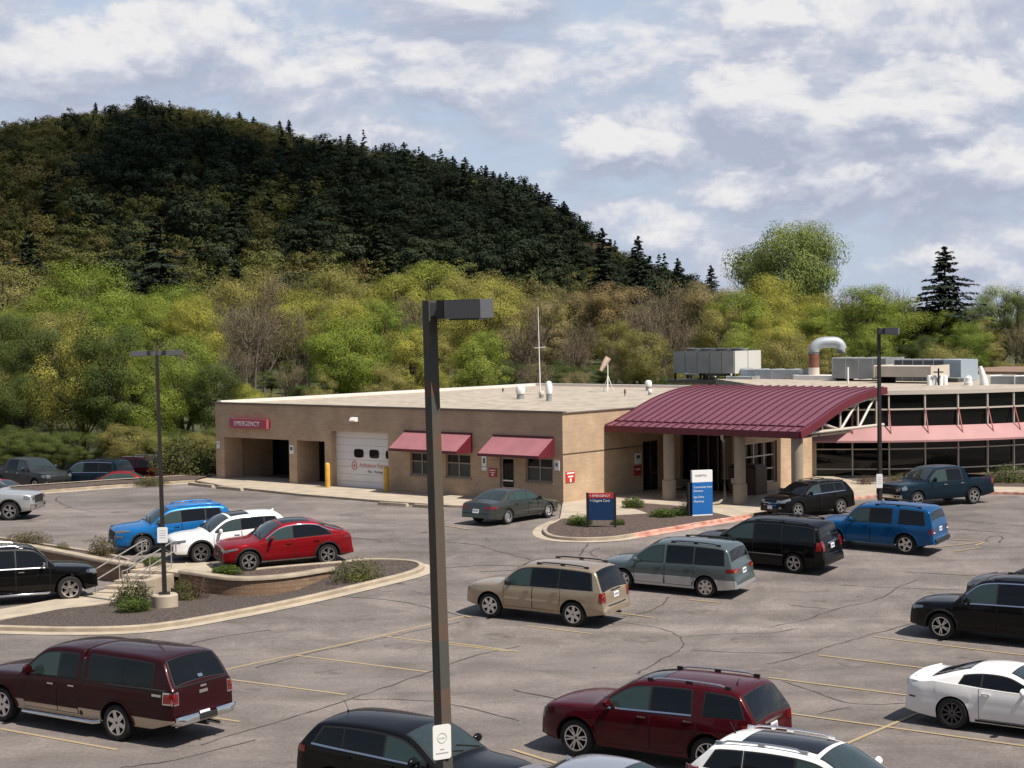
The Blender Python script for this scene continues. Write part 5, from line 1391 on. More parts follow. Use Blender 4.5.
SP['tc'] = suv(5.15, 1.96, 1.74, 3.08, .97, .345, hood=.98, nose=.6, cowl=1.2, cowlz=1.08, rf=2.2, rr=4.75, rb=5.0, beltr=1.1, belt=(.82, .98, 1.03, 1.08), paint=PT['black'],
    win=[(1.5, 2.5, 0, 0, GF), (2.55, 3.55, 0, 0, G), (3.6, 4.78, 0, -.06, G)], doors=[(1.45, 2.52, 0), (2.56, 3.6, 0)], handle=PT['black'], rails=(2.55, 4.5, M_DALLOY), tum=.22, side=[('side_molding', 1.45, 3.65, .58, .61, M_CHROME)],
    ends=[lamp_pair(.66, .84, .82, 1.14, (4.86, 5.03, .84, .84, 1.12, 1.12)), rect('tail_trim', True, -.35, .35, 1.02, 1.06, M_CHROME, .02), rect('headlight', False, .45, .8, .62, .8, M_HEADL, .012, True), rect('grille', False, -.4, .4, .5, .78, M_CHROME)],
    plate_r=.92, rim=(5, 'twin', M_ALLOY), sill=.22, spoiler=(4.72, 1.70, -.12))
SP['explorer'] = suv(4.91, 1.88, 1.82, 2.89, .88, .38, hood=1.06, cowl=1.3, cowlz=1.16, rf=1.95, rr=4.58, rb=4.80, beltr=1.14, belt=(.92, 1.08, 1.11, 1.12), paint=PT['blue'], tum=.2, nose_taper=(.5, .16), tail_taper=(.3, .06),
    win=[(1.5, 2.3, 0, 0, GF), (2.36, 3.2, 0, 0, G), (3.5, 4.5, .02, -.08, G)], body_pillars=True, win_t=.10, doors=[(1.42, 2.36, 0), (2.39, 3.34, 0)], rails=(2.5, 4.3, M_BLKP),
    ends=[lamp_pair(.66, .83, .82, 1.03, (4.7, 4.8, .82, .82, 1.02, 1.02)), rect('reverse_light', True, .67, .82, .86, .90, M_WHITEP, .018, True), rect('bumper', True, -.8, .8, .50, .64, M_BLKP, .05), rect('headlight', False, .5, .8, .74, .92, M_HEADL, .012, True), rect('grille', False, -.45, .45, .64, .9, M_CHROME)],
    plate_r=.95, rim=(5, 'wide', M_ALLOY), sill=.32, archclad=.05, archmat=PT['blue'], tail_lift=.14)
SP['equinox'] = suv(4.65, 1.85, 1.62, 2.73, .93, .36, hood=.96, nose=.62, cowl=1.25, cowlz=1.06, rf=2.1, rr=4.1, rb=4.5, beltr=1.12, belt=(.82, .99, 1.04, 1.12), paint=PT['black'],
    win=[(1.5, 2.4, 0, 0, GF), (2.45, 3.3, 0, -.0, G), (3.34, 4.0, 0, -.2, G)], doors=[(1.45, 2.42, 0), (2.45, 3.42, 0)], chrome_belt=(1.6, 3.95), rails=(2.4, 4.0, M_DALLOY),
    ends=[lamp_pair(.55, .83, .86, .98), lamp_pair(.42, .80, .73, .84, (.14, .5, .76, .84, .94, .86), M_HEADL, 'headlight', False), rect('grille', False, -.45, .45, .62, .74, M_BLKP), rect('grille_bar', False, -.5, .5, .70, .72, M_CHROME, .02), rect('grille_bar', False, -.42, .42, .58, .605, M_CHROME, .02),
        rect('lower_grille', False, -.5, .5, .36, .5, M_BLKP), rect('fog_lamp', False, .56, .7, .46, .54, M_HEADL, .014, True), rect('emblem', False, -.07, .07, .645, .685, M_CHROME, .025)],
    plate_f=.5, rim=(5, 'twin', M_ALLOY), sill=.24, ws_mat=M_GLASS)
SP['ram'] = dict(L=5.9, W=2.06, wb=3.57, fo=.99, tr=.405, sill=.36, tum=.26, crown=.045, paint=PT['navy'], nose_taper=(.5, .14), tail_taper=(.25, .05), bed=(4.34, 5.80, .82),
    top=[(0, .88), (.02, 1.05), (.12, 1.15), (.6, 1.2), (1.45, 1.25), (1.55, 1.28), (2.15, 1.78), (2.45, 1.90), (3.2, 1.94), (3.9, 1.92), (4.1, 1.86), (4.22, 1.5), (4.28, 1.33), (4.34, 1.315), (4.5, 1.31), (5.8, 1.33), (5.83, 1.32), (5.86, 1.25), (5.87, .72), (5.9, .64), (5.9, .6)],
    belt=[(0, 1.0), (1.5, 1.17), (3, 1.2), (4.2, 1.22), (5.9, 1.26)], ws=(1.64, 2.3), rw=(4.12, 4.27), rw_m=.2, mirror=(2.0, 1.26), mirror_size=(.16, .24, .25),
    win=[(1.85, 2.85, 0, 0, GF), (2.92, 3.85, 0, -.06, G)], win_t=.10, doors=[(1.72, 2.88, 0), (2.91, 3.95, 0)], handle=M_CHROME, handle_z=.12,
    ends=[rect('grille', False, -.55, .55, .72, 1.04, M_BLKP, .015), rect('grille_bar', False, -.55, .55, .98, 1.0, M_CHROME, .022), lamp_pair(.60, .86, .86, 1.04, (.1, .36, .88, .92, 1.06, 1.04), M_HEADL, 'headlight', False), rect('bumper', False, -.93, .93, .50, .68, M_CHROME, .05), rect('fog_lamp', False, .5, .68, .54, .63, M_BLKP, .06, True),
        lamp_pair(.84, .96, .98, 1.26, (5.66, 5.85, .98, .98, 1.24, 1.24)), rect('bumper', True, -.93, .93, .52, .68, M_CHROME, .06)],
    rim=(5, 'twin', M_ALLOY), archclad=.04, archmat=PT['navy'], tail_lift=.16, tw=.27)
SP['f150'] = dict(L=6.36, W=2.0, wb=3.68, fo=.93, tr=.395, sill=.36, tum=.2, crown=.05, paint=PT['darkmaroon'], lower=PT['tan'], clad_z=.60, nose_taper=(.5, .14), tail_taper=(.35, .07),
    top=[(0, .9), (.02, 1.05), (.12, 1.14), (.6, 1.18), (1.4, 1.22), (1.5, 1.26), (2.05, 1.75), (2.35, 1.88), (3.0, 1.92), (3.44, 1.905), (3.47, 1.90), (3.49, 1.74), (3.56, 1.74), (3.58, 1.92), (3.62, 1.935), (3.9, 1.945), (5.2, 1.935), (5.75, 1.90), (5.9, 1.84), (6.20, 1.34), (6.25, 1.30), (6.27, .76), (6.27, .7), (6.30, .66), (6.31, .6)],
    belt=[(0, 1.0), (1.5, 1.16), (3, 1.2), (6.36, 1.24)], ws=(1.58, 2.2), rw=(5.86, 6.19), rw_m=.045, mirror=(1.95, 1.24), mirror_size=(.16, .24, .26),
    win=[(1.8, 2.72, 0, 0, GF), (2.78, 3.3, 0, 0, G), (3.72, 4.75, 0, 0, G), (4.77, 5.62, 0, -.02, G)], body_pillars=True, win_t=.12, doors=[(1.68, 2.74, 0), (2.77, 3.4, 0)], handle=M_CHROME, handle_z=.13,
    ends=[lamp_pair(.76, .94, .92, 1.2, (6.0, 6.22, .94, .94, 1.2, 1.2), M_CHROME, 'lamp_surround'), lamp_pair(.785, .925, .95, 1.17, (6.03, 6.22, .97, .97, 1.17, 1.17), off=.022), rect('lamp_bar', True, .79, .92, 1.05, 1.065, M_BLKP, .03, True),
        rect('tailgate_seam', True, -.82, .82, 1.275, 1.30, M_GAP, .016), rect('bumper', True, .28, .93, .50, .68, M_CHROME, .10, True), rect('bumper_step', True, -.30, .30, .52, .64, M_BLKP, .085), rect('grille', False, -.6, .6, .7, 1.0, M_CHROME), rect('headlight', False, .62, .9, .8, 1.0, M_HEADL, .012, True),
        ('emblem', True, ((-.13, 1.06), (.13, 1.06), (.13, 1.13), (-.13, 1.13)), M_CHROME, .02), rect('handle', True, -.09, .09, 1.19, 1.235, M_CHROME, .025), rect('latch', True, -.07, .07, 1.40, 1.46, M_CHROME, .035)],
    side=[('badge', 5.68, 5.95, 1.09, 1.14, M_CHROME), ('bed_gap', 3.46, 3.53, .44, 1.19, M_GAP), ('cap_gap', 3.48, 3.56, 1.22, 1.66, M_GAP), ('cap_seam', 3.53, 6.05, 1.215, 1.24, M_GAP)], plate_r=.60, rim=(6, 'wide', M_ALLOY), extra=[steps, exhaust, hitch], tail_lift=.2, tw=.27, archclad=.03, archmat=PT['darkmaroon'], sunroof=None)
SP['f150']['L'] = 6.31
SP['mustang'] = dict(L=4.79, W=1.92, wb=2.72, fo=.93, tr=.345, sill=.2, tum=.55, crown=.05, paint=PT['white'], nose_taper=(.8, .26), tail_taper=(.5, .14),
    top=[(0, .62), (.03, .74), (.2, .83), (.8, .93), (1.5, .99), (1.62, 1.01), (2.3, 1.31), (2.6, 1.37), (3.1, 1.37), (3.6, 1.28), (4.2, 1.08), (4.35, 1.06), (4.6, 1.08), (4.7, 1.07), (4.73, .98), (4.76, .7), (4.78, .5), (4.79, .42)],
    belt=[(0, .7), (1.6, .93), (2.8, .94), (3.7, 1.0), (4.79, 1.02)], ws=(1.7, 2.42), rw=(3.38, 4.2), rw_m=.16, mirror=(2.05, .93), doors=[(1.85, 3.05, 0)], handle_z=.1,
    win=[(1.95, 3.0, 0, 0, G), (3.04, 3.5, 0, -.1, G)], win_t=.09, body_pillars=True, ends=[rect('taillight', True, .42, .78, .84, .97, M_BLKP, .012, True), rect('tail_panel', True, -.4, .4, .82, .98, M_BLKP), rect('diffuser', True, -.6, .6, .3, .42, M_BLKP), rect('headlight', False, .5, .78, .6, .7, M_HEADL, .012, True)],
    side=[('side_marker', 4.50, 4.66, .60, .635, M_REDL), ('side_sill', 1.45, 3.15, .22, .27, M_BLKP)], rim=(10, 'thin', M_DALLOY), tw=.27, arch=1.1, spoiler=(4.62, 1.07, -.10), spoiler_rise=.025)
SP['ascent'] = suv(5.0, 1.94, 1.82, 2.89, .98, .375, hood=1.04, nose=.66, cowl=1.35, cowlz=1.14, rf=2.15, rr=4.6, rb=4.86, beltr=1.14, belt=(.88, 1.05, 1.09, 1.12), paint=PT['black'],
    win=[(1.6, 2.5, 0, 0, GF), (2.55, 3.55, 0, 0, G), (3.6, 4.5, 0, -.1, G)], doors=[(1.5, 2.53, 0), (2.56, 3.6, 0)], chrome_belt=(1.65, 4.5), chrome_top=(1.65, 4.4), rails=(2.4, 4.4, M_DALLOY),
    ends=[lamp_pair(.55, .84, .9, 1.1), lamp_pair(.52, .82, .78, .88, (.12, .45, .80, .86, .92, .90), M_HEADL, 'headlight', False), rect('grille', False, -.46, .46, .6, .86, M_BLKP), rect('lower_grille', False, -.6, .6, .36, .5, M_BLKP)],
    rim=(5, 'twin', M_ALLOY), archclad=.05, sill=.3)
SP['malibu'] = dict(L=4.83, W=1.77, wb=2.72, fo=1.0, tr=.318, sill=.22, tum=.46, crown=.045, paint=PT['grey'], nose_taper=(.7, .2), tail_taper=(.5, .13),
    top=[(0, .5), (.03, .64), (.2, .72), (.9, .82), (1.25, .90), (1.35, .93), (2.1, 1.33), (2.4, 1.39), (2.9, 1.40), (3.3, 1.36), (3.55, 1.28), (4.0, 1.04), (4.1, 1.0), (4.6, .97), (4.7, .95), (4.76, .8), (4.8, .55), (4.83, .5), (4.83, .44)],
    belt=[(0, .62), (1.3, .86), (3, .92), (4.83, .93)], ws=(1.42, 2.2), rw=(3.36, 4.02), rw_m=.12, rw_mat=M_WSHIELD, mirror=(1.75, .88),
    win=[(1.6, 2.35, 0, 0, GF), (2.41, 3.2, 0, 0, GF), (3.24, 3.62, 0, -.12, GF)], doors=[(1.5, 2.38, 0), (2.41, 3.32, 0)], win_t=.08,
    ends=[lamp_pair(.42, .74, .68, .80, (4.45, 4.74, .68, .7, .8, .8)), rect('bumper_trim', True, -.8, .8, .5, .53, M_BLKP, .01), rect('headlight', False, .4, .75, .54, .64, M_HEADL, .012, True)],
    plate_r=.6, plate_y=.0, rim=(8, 'steel', M_ALLOY), arch=1.12)
SP['malibu']['front_rim'] = True
SP['glc'] = suv(4.73, 1.90, 1.62, 2.87, .86, .37, hood=1.0, nose=.58, cowl=1.3, cowlz=1.08, rf=2.1, rr=3.5, rb=4.42, beltr=1.17, drop=.08, belt=(.8, .99, 1.03, 1.08), bump=.62, lip=.05, paint=PT['red'],
    win=[(1.55, 2.45, 0, 0, GF), (2.5, 3.9, 0, -.3, G)], doors=[(1.45, 2.47, 0), (2.5, 3.5, 0)], chrome_belt=None, chrome_top=(1.5, 3.95), win_b=.04, mirror_mat=PT['red'], handle_z=.12, win_t=.075,
    ends=[lamp_pair(.5, .84, .9, 1.02, (4.35, 4.62, .93, .93, 1.02, 1.02)), lamp_pair(.44, .8, .72, .80, (.14, .48, .74, .81, .87, .82), M_HEADL, 'headlight', False), rect('grille', False, -.38, .38, .54, .72, M_BLKP), rect('emblem', False, -.08, .08, .56, .70, M_CHROME, .03), rect('lower_grille', False, -.7, .7, .33, .46, M_BLKP), rect('splitter', False, -.6, .6, .29, .325, M_CHROME)],
    rim=(5, 'twin', M_ALLOY), sill=.26, archclad=.045, archmat=M_BLKP, sunroof=(2.2, 3.2), rw=(3.55, 4.35), clad_z=.36, spoiler=(4.5, 1.1, -.12), spoiler_rise=.04, side=[('side_sill', 1.3, 3.3, .3, .34, M_CHROME)])
SP['nx'] = suv(4.63, 1.86, 1.62, 2.66, .95, .365, hood=.98, nose=.62, cowl=1.3, cowlz=1.07, rf=2.1, rr=4.0, rb=4.42, beltr=1.12, belt=(.82, 1.0, 1.06, 1.13), paint=PT['white'],
    win=[(1.55, 2.45, 0, 0, GF), (2.5, 3.35, 0, 0, G), (3.39, 3.95, 0, -.2, G)], doors=[(1.45, 2.47, 0), (2.5, 3.45, 0)], sunroof=(2.2, 2.9), mirror_mat=PT['white'],
    ends=[lamp_pair(.5, .82, .9, 1.03, (4.2, 4.5, .95, .95, 1.03, 1.03)), lamp_pair(.46, .8, .74, .83, (.12, .42, .77, .81, .89, .86), M_HEADL, 'headlight', False), ('grille', False, ((-.42, .3), (.42, .3), (.34, .74), (-.34, .74)), M_BLKP, .012), ('fog_trim', False, ((.52, .36), (.72, .36), (.62, .62), (.55, .62)), M_BLKP, .012, True)],
    rim=(5, 'twin', M_ALLOY), archclad=.06, sill=.26, clad_z=.36, fin=(3.9, PT['white']))
SP['rogue'] = suv(4.65, 1.85, 1.68, 2.7, .95, .36, hood=1.02, nose=.62, cowl=1.25, cowlz=1.1, rf=2.05, rr=4.15, rb=4.5, beltr=1.14, belt=(.86, 1.03, 1.07, 1.13), paint=PT['sky'],
    win=[(1.5, 2.4, 0, 0, GF), (2.45, 3.35, 0, 0, G), (3.4, 4.05, 0, -.15, G)], doors=[(1.42, 2.42, 0), (2.45, 3.4, 0)], rails=(2.4, 4.0, PT['sky']), chrome_top=(1.6, 4.0),
    ends=[lamp_pair(.5, .83, .9, 1.05), rect('headlight', False, .46, .80, .66, .74, M_HEADL, .012, True), lamp_pair(.5, .8, .84, .90, (.10, .5, .86, .9, .94, .96), M_HEADL, 'headlight', False), ('grille', False, ((-.3, .42), (.3, .42), (.46, .86), (-.46, .86)), M_BLKP, .012), rect('lower_grille', False, -.6, .6, .32, .40, M_BLKP)],
    plate_f=.45, rim=(5, 'twin', M_ALLOY), archclad=.05, sill=.27, clad_z=.36)
SP['expedition'] = suv(5.33, 2.03, 1.92, 3.11, .96, .41, hood=1.12, nose=.75, cowl=1.45, cowlz=1.24, rf=2.15, rr=4.95, rb=5.2, beltr=1.22, belt=(.98, 1.15, 1.18, 1.2), paint=PT['black'],
    win=[(1.7, 2.65, 0, 0, G), (2.7, 3.7, 0, 0, G), (3.76, 4.9, 0, -.05, G)], doors=[(1.6, 2.68, 0), (2.71, 3.75, 0)], handle=M_CHROME, chrome_belt=(1.75, 4.85), rails=(2.4, 4.7, M_ALLOY), mirror_mat=M_CHROME,
    ends=[lamp_pair(.7, .88, .9, 1.25), lamp_pair(.56, .86, .84, 1.0, (.12, .4, .88, .9, 1.02, 1.0), M_HEADL, 'headlight', False), rect('grille', False, -.55, .55, .66, .98, M_CHROME)],
    rim=(6, 'wide', M_CHROME), sill=.33, extra=[steps], tw=.27)
SP['ltruck'] = dict(SP['ram']); SP['ltruck'].update(paint=PT['silver'], archclad=.05, archmat=M_BLKP, extra=[])
SP['gtruck'] = dict(SP['ram']); SP['gtruck'].update(paint=PT['dgrey'], archmat=PT['dgrey'])
SP['bcross'] = suv(4.62, 1.86, 1.64, 2.7, .95, .36, hood=1.0, cowl=1.3, cowlz=1.1, rf=2.12, rr=4.1, rb=4.5, beltr=1.16, belt=(.86, 1.02, 1.07, 1.16), paint=PT['black'],
    win=[(1.55, 2.45, 0, 0, GF), (2.5, 3.4, 0, -.0, G), (3.44, 4.1, 0, -.2, G)], chrome_belt=(1.6, 4.15), doors=[(1.48, 2.47, 0), (2.5, 3.45, 0)], antenna=(3.95, 0, .22), spoiler=(4.08, 1.58, -.15), spoiler_rise=-.03,
    ends=[lamp_pair(.5, .83, .95, 1.1, (4.3, 4.55, .98, .98, 1.1, 1.1)), rect('headlight', False, .45, .8, .7, .85, M_HEADL, .012, True)], rim=(5, 'twin', M_ALLOY), crown=.06)
SP['wcross'] = suv(4.60, 1.85, 1.64, 2.66, .92, .36, hood=1.0, cowl=1.25, cowlz=1.1, rf=2.05, rr=4.0, rb=4.45, beltr=1.16, belt=(.86, 1.02, 1.07, 1.16), paint=PT['white'],
    win=[(1.5, 2.4, 0, 0, GF), (2.45, 3.35, 0, 0, G), (3.42, 4.1, 0, -.2, G)], body_pillars=True, doors=[(1.42, 2.42, 0), (2.45, 3.4, 0)], rails=(2.25, 3.95, M_ALLOY), sunroof=(2.12, 3.55), antenna=(3.9, 0, .2), spoiler=(3.95, 1.6, -.22), spoiler_rise=-.03,
    ends=[lamp_pair(.55, .84, .95, 1.15, (4.2, 4.5, .98, .98, 1.15, 1.15)), rect('headlight', False, .45, .8, .7, .85, M_HEADL, .012, True)], rim=(5, 'twin', M_ALLOY), crown=.06)
SP['ssedan'] = dict(SP['malibu']); SP['ssedan'].update(paint=PT['bluesilver'], fin=(3.35, PT['bluesilver']), rim=(5, 'twin', M_ALLOY), W=1.82)
SP['scross'] = dict(SP['equinox']); SP['scross'].update(paint=PT['dgrey'], plate_f=None)
SP['dsuv'] = dict(SP['ascent']); SP['dsuv'].update(paint=PT['navy'])
SP['msuv'] = dict(SP['acadia']); SP['msuv'].update(paint=PT['darkmaroon'], archmat=PT['darkmaroon'])
SP['rsedan'] = dict(SP['malibu']); SP['rsedan'].update(paint=PT['red'], rim=(5, 'twin', M_ALLOY))

def orient(root, x, y, yaw, low=False):
    g = (lambda a, b: (0.0 if low is True else low)) if low is not False else rampz
    e = .5
    n = Vector((-(g(x + e, y) - g(x - e, y)) / (2 * e), -(g(x, y + e) - g(x, y - e)) / (2 * e), 1)).normalized()
    f = Vector((cos(yaw), sin(yaw), 0)); l = n.cross(f).normalized(); f = l.cross(n)
    root.location = (x, y, g(x, y) + .012)
    root.rotation_euler = Matrix(((f.x, l.x, n.x), (f.y, l.y, n.y), (f.z, l.z, n.z))).to_euler()

def park(kind, label, cat, name='parked_car', front=None, rear=None, yaw=None, near='left', roof=None, low=False, mix=0.5, group=None, **over):
    S = dict(SP[kind]); S.update(over)
    if front and rear:
        a, b = gp(*front, low=low), gp(*rear, low=low); v = a - b
        ym = atan2(v.y, v.x)
        if yaw is not None:
            y0 = radians(yaw); dlt = (ym - y0 + pi) % (2 * pi) - pi; yw = y0 + dlt * mix
        else: yw = ym
        mid = (a + b) / 2
        print('PARK %-9s yaw measured %.0f used %.0f wb %.2f/%.2f' % (kind, math.degrees(ym), math.degrees(yw), v.length, S['wb']))
    else:
        yw = radians(yaw)
        if roof:
            z = S.get('roofz', 1.6); p = atz(*roof, z); mid = p; near = None
        else:
            p = gp(*(front or rear), low=low); mid = p + Vector((cos(yw), sin(yw), 0)) * (S['wb'] / 2) * (-1 if front else 1)
    if near:
        s = 1 if near == 'left' else -1
        nrm = Vector((-sin(yw), cos(yw), 0)) * s
        mid = mid - nrm * (S['W'] / 2 - .08)
    r = build_car(S, name, label, cat, (0, 0, 0), 0, group)
    orient(r, mid.x, mid.y, yw, low)
    return r

park('f150', 'dark maroon pickup truck with a matching topper and tan lower body', 'pickup truck', 'pickup_truck', front=(7.5, 722), rear=(115, 739.8), yaw=147, mix=.6)
park('acadia', 'large dark red suv with silver roof rails at the bottom of the photo', 'suv', 'suv', front=(580, 757), rear=(706, 775.5), yaw=147)
park('gold', 'champagne gold suv with black roof rails parked tail toward the viewer', 'suv', 'suv', front=(494, 618.5), rear=(570, 626), yaw=147)
park('sienna', 'grey green minivan with a silver lower body beside the gold suv', 'minivan', 'minivan', front=(627.5, 590.5), rear=(701.2, 596.5), yaw=147)
park('tc', 'black minivan with red tail lamps between the grey minivan and the blue suv', 'minivan', 'minivan', rear=(794, 573.5), yaw=147)
park('explorer', 'bright blue boxy suv with roof rails seen from its rear corner', 'suv', 'suv', rear=(907, 555), yaw=147, shrink=.95)
park('equinox', 'black crossover with chrome grille facing the entrance kerb under the canopy', 'crossover', 'crossover', front=(801, 518.6), rear=(840, 514.2), yaw=213, mix=0, shrink=.9)
park('ram', 'dark blue crew cab pickup with an open bed in front of the glass wing', 'pickup truck', 'pickup_truck', front=(917, 507), rear=(977, 506), yaw=207, mix=0, shrink=.9)
park('malibu', 'grey older sedan parked nose in beside the brick wall', 'sedan', 'sedan', front=(550, 517.5), rear=(505.5, 525), yaw=50, mix=.4, near='right')
park('glc', 'red coupe style suv above the curved retaining wall', 'suv', 'suv', front=(251, 572), rear=(326, 565), yaw=205, mix=.5, steer=.0)
park('nx', 'white crossover between the vivid blue one and the red suv', 'crossover', 'crossover', front=(201, 563.5), yaw=206)
park('rogue', 'vivid blue crossover farthest left of the row above the planted wall', 'crossover', 'crossover', front=(143, 555), yaw=206)
park('expedition', 'long black full size suv on the sunken lot beside the steps', 'suv', 'suv', front=(70, 601), yaw=25, near='right', low=True)
park('ltruck', 'silver white pickup cut off by the left edge of the photo', 'pickup truck', 'pickup_truck', front=(10, 520.5), yaw=-2, near='right')
park('mustang', 'white two door sports coupe with black multi spoke wheels', 'coupe', 'coupe', rear=(953, 729), yaw=-36, near='right')
park('ascent', 'black suv with chrome window trim at the right edge', 'suv', 'suv', front=(941.7, 639.7), yaw=146)
park('scross', 'dark grey crossover mostly hidden behind the black suv at the right edge', 'crossover', 'crossover', front=(994, 613), yaw=146)
park('bcross', 'black crossover with a chrome window line right behind the big lamp post', 'crossover', 'crossover', roof=(418, 722), yaw=-33)
park('wcross', 'white crossover with a long dark glass roof at the bottom edge', 'crossover', 'crossover', roof=(822, 745), yaw=-33)
park('ssedan', 'blue silver sedan of which only the roof shows at the bottom edge', 'sedan', 'sedan', roof=(620, 764), yaw=-33, roofz=1.4)

FZ = -0.25      # the far row stands on a lower lot
park('gtruck', 'charcoal grey pickup facing right in the far row at the left', 'pickup truck', 'pickup_truck', front=(36, 493), yaw=-40, near='right', low=FZ)
park('dsuv', 'dark blue suv behind the low red car in the far row', 'suv', 'suv', rear=(103, 492), yaw=160, low=FZ)
park('rsedan', 'bright red low car in front of the dark blue suv in the far row', 'sedan', 'sedan', front=(88, 498), yaw=190, low=FZ)
park('msuv', 'dark maroon suv with its tail to the right in the far row', 'suv', 'suv', rear=(139, 487), yaw=158, low=FZ)
park('rsedan', 'red car partly hidden behind the twin head lamp post in the far row', 'sedan', 'sedan', rear=(172, 484), yaw=160, low=FZ)
park('rsedan', 'red car of which only the roof shows at the left edge behind the silver pickup', 'sedan', 'sedan', rear=(1, 507), yaw=160, low=FZ)
# ------------------------------------------------------------------ trees, shrubs, hill forest
def leaf_mat(name, cols, rough=.65, trans=.25):
    # base colour differs from tree to tree (object random) and from leaf clump to leaf clump (noise)
    m = bpy.data.materials.new(name); N, L, B_ = nodes(m)
    oi = N.new('ShaderNodeObjectInfo'); tc = N.new('ShaderNodeTexCoord')
    cr = N.new('ShaderNodeValToRGB'); E_ = cr.color_ramp.elements
    E_[0].position = 0; E_[0].color = (*cols[0], 1); E_[1].position = 1; E_[1].color = (*cols[-1], 1)
    for i, c in enumerate(cols[1:-1]): e = E_.new((i + 1) / (len(cols) - 1)); e.color = (*c, 1)
    L.new(oi.outputs['Random'], cr.inputs['Fac'])
    nz = N.new('ShaderNodeTexNoise'); nz.inputs['Scale'].default_value = .8; nz.inputs['Detail'].default_value = 4; L.new(tc.outputs['Object'], nz.inputs['Vector'])
    r2 = N.new('ShaderNodeValToRGB'); r2.color_ramp.elements[0].position = .35; r2.color_ramp.elements[1].position = .68
    r2.color_ramp.elements[0].color = (.66, .70, .72, 1); r2.color_ramp.elements[1].color = (1.3, 1.24, 1.05, 1); L.new(nz.outputs['Fac'], r2.inputs['Fac'])
    k = N.new('ShaderNodeMix'); k.data_type = 'RGBA'; k.blend_type = 'MULTIPLY'; k.inputs['Factor'].default_value = 1
    L.new(cr.outputs['Color'], k.inputs['A']); L.new(r2.outputs['Color'], k.inputs['B'])
    L.new(k.outputs['Result'], B_.inputs['Base Color']); B_.inputs['Roughness'].default_value = rough; B_.inputs['Specular IOR Level'].default_value = .25
    if trans:
        tr = N.new('ShaderNodeBsdfTranslucent'); L.new(k.outputs['Result'], tr.inputs['Color']); mx = N.new('ShaderNodeMixShader'); mx.inputs[0].default_value = trans
        out = N['Material Output']; L.new(B_.outputs[0], mx.inputs[1]); L.new(tr.outputs[0], mx.inputs[2]); L.new(mx.outputs[0], out.inputs['Surface'])
    return m
LM = dict(
    bright=leaf_mat('leaf_bright_green', [(.145, .205, .028), (.185, .235, .033), (.21, .25, .04), (.16, .22, .034)], trans=.22),
    yellow=leaf_mat('leaf_yellow_green', [(.27, .275, .05), (.31, .30, .056), (.32, .30, .07), (.24, .265, .044)], trans=.22),
    olive=leaf_mat('leaf_olive', [(.21, .205, .06), (.24, .22, .066), (.255, .23, .076), (.19, .205, .052)], trans=.22),
    rust=leaf_mat('leaf_rust', [(.235, .17, .085), (.25, .19, .09), (.215, .18, .09), (.24, .195, .10)], trans=.22),
    deep=leaf_mat('leaf_deep_green', [(.07, .10, .022), (.09, .12, .028), (.08, .105, .026), (.10, .125, .03)]),
    pale=leaf_mat('leaf_pale_green', [(.20, .25, .075), (.21, .255, .08)], trans=.4),
    pine=leaf_mat('needle_dark', [(.013, .024, .012), (.017, .028, .014), (.019, .03, .015), (.015, .025, .012)], .7, .1),
    hill=leaf_mat('leaf_hill', [(.075, .085, .02), (.09, .095, .024), (.115, .098, .028), (.075, .09, .024), (.12, .09, .034)], .7, .25),
    hillpine=leaf_mat('needle_hill', [(.022, .036, .016), (.028, .041, .018), (.034, .045, .02)], .75, .1),
    shrub=leaf_mat('leaf_shrub', [(.085, .105, .028), (.11, .11, .035), (.12, .095, .045)]),
    shrubred=leaf_mat('leaf_shrub_red', [(.10, .055, .04), (.085, .06, .035)]),
    grass=leaf_mat('leaf_grass', [(.075, .12, .02), (.09, .13, .025)]))
M_BARK = mat('bark', (.085, .068, .054), .9, vary=.3, scale=2, bump=.5, bscale=14)
M_TWIG = mat('bare_twigs', (.135, .105, .08), .9, vary=.2, scale=1.5)

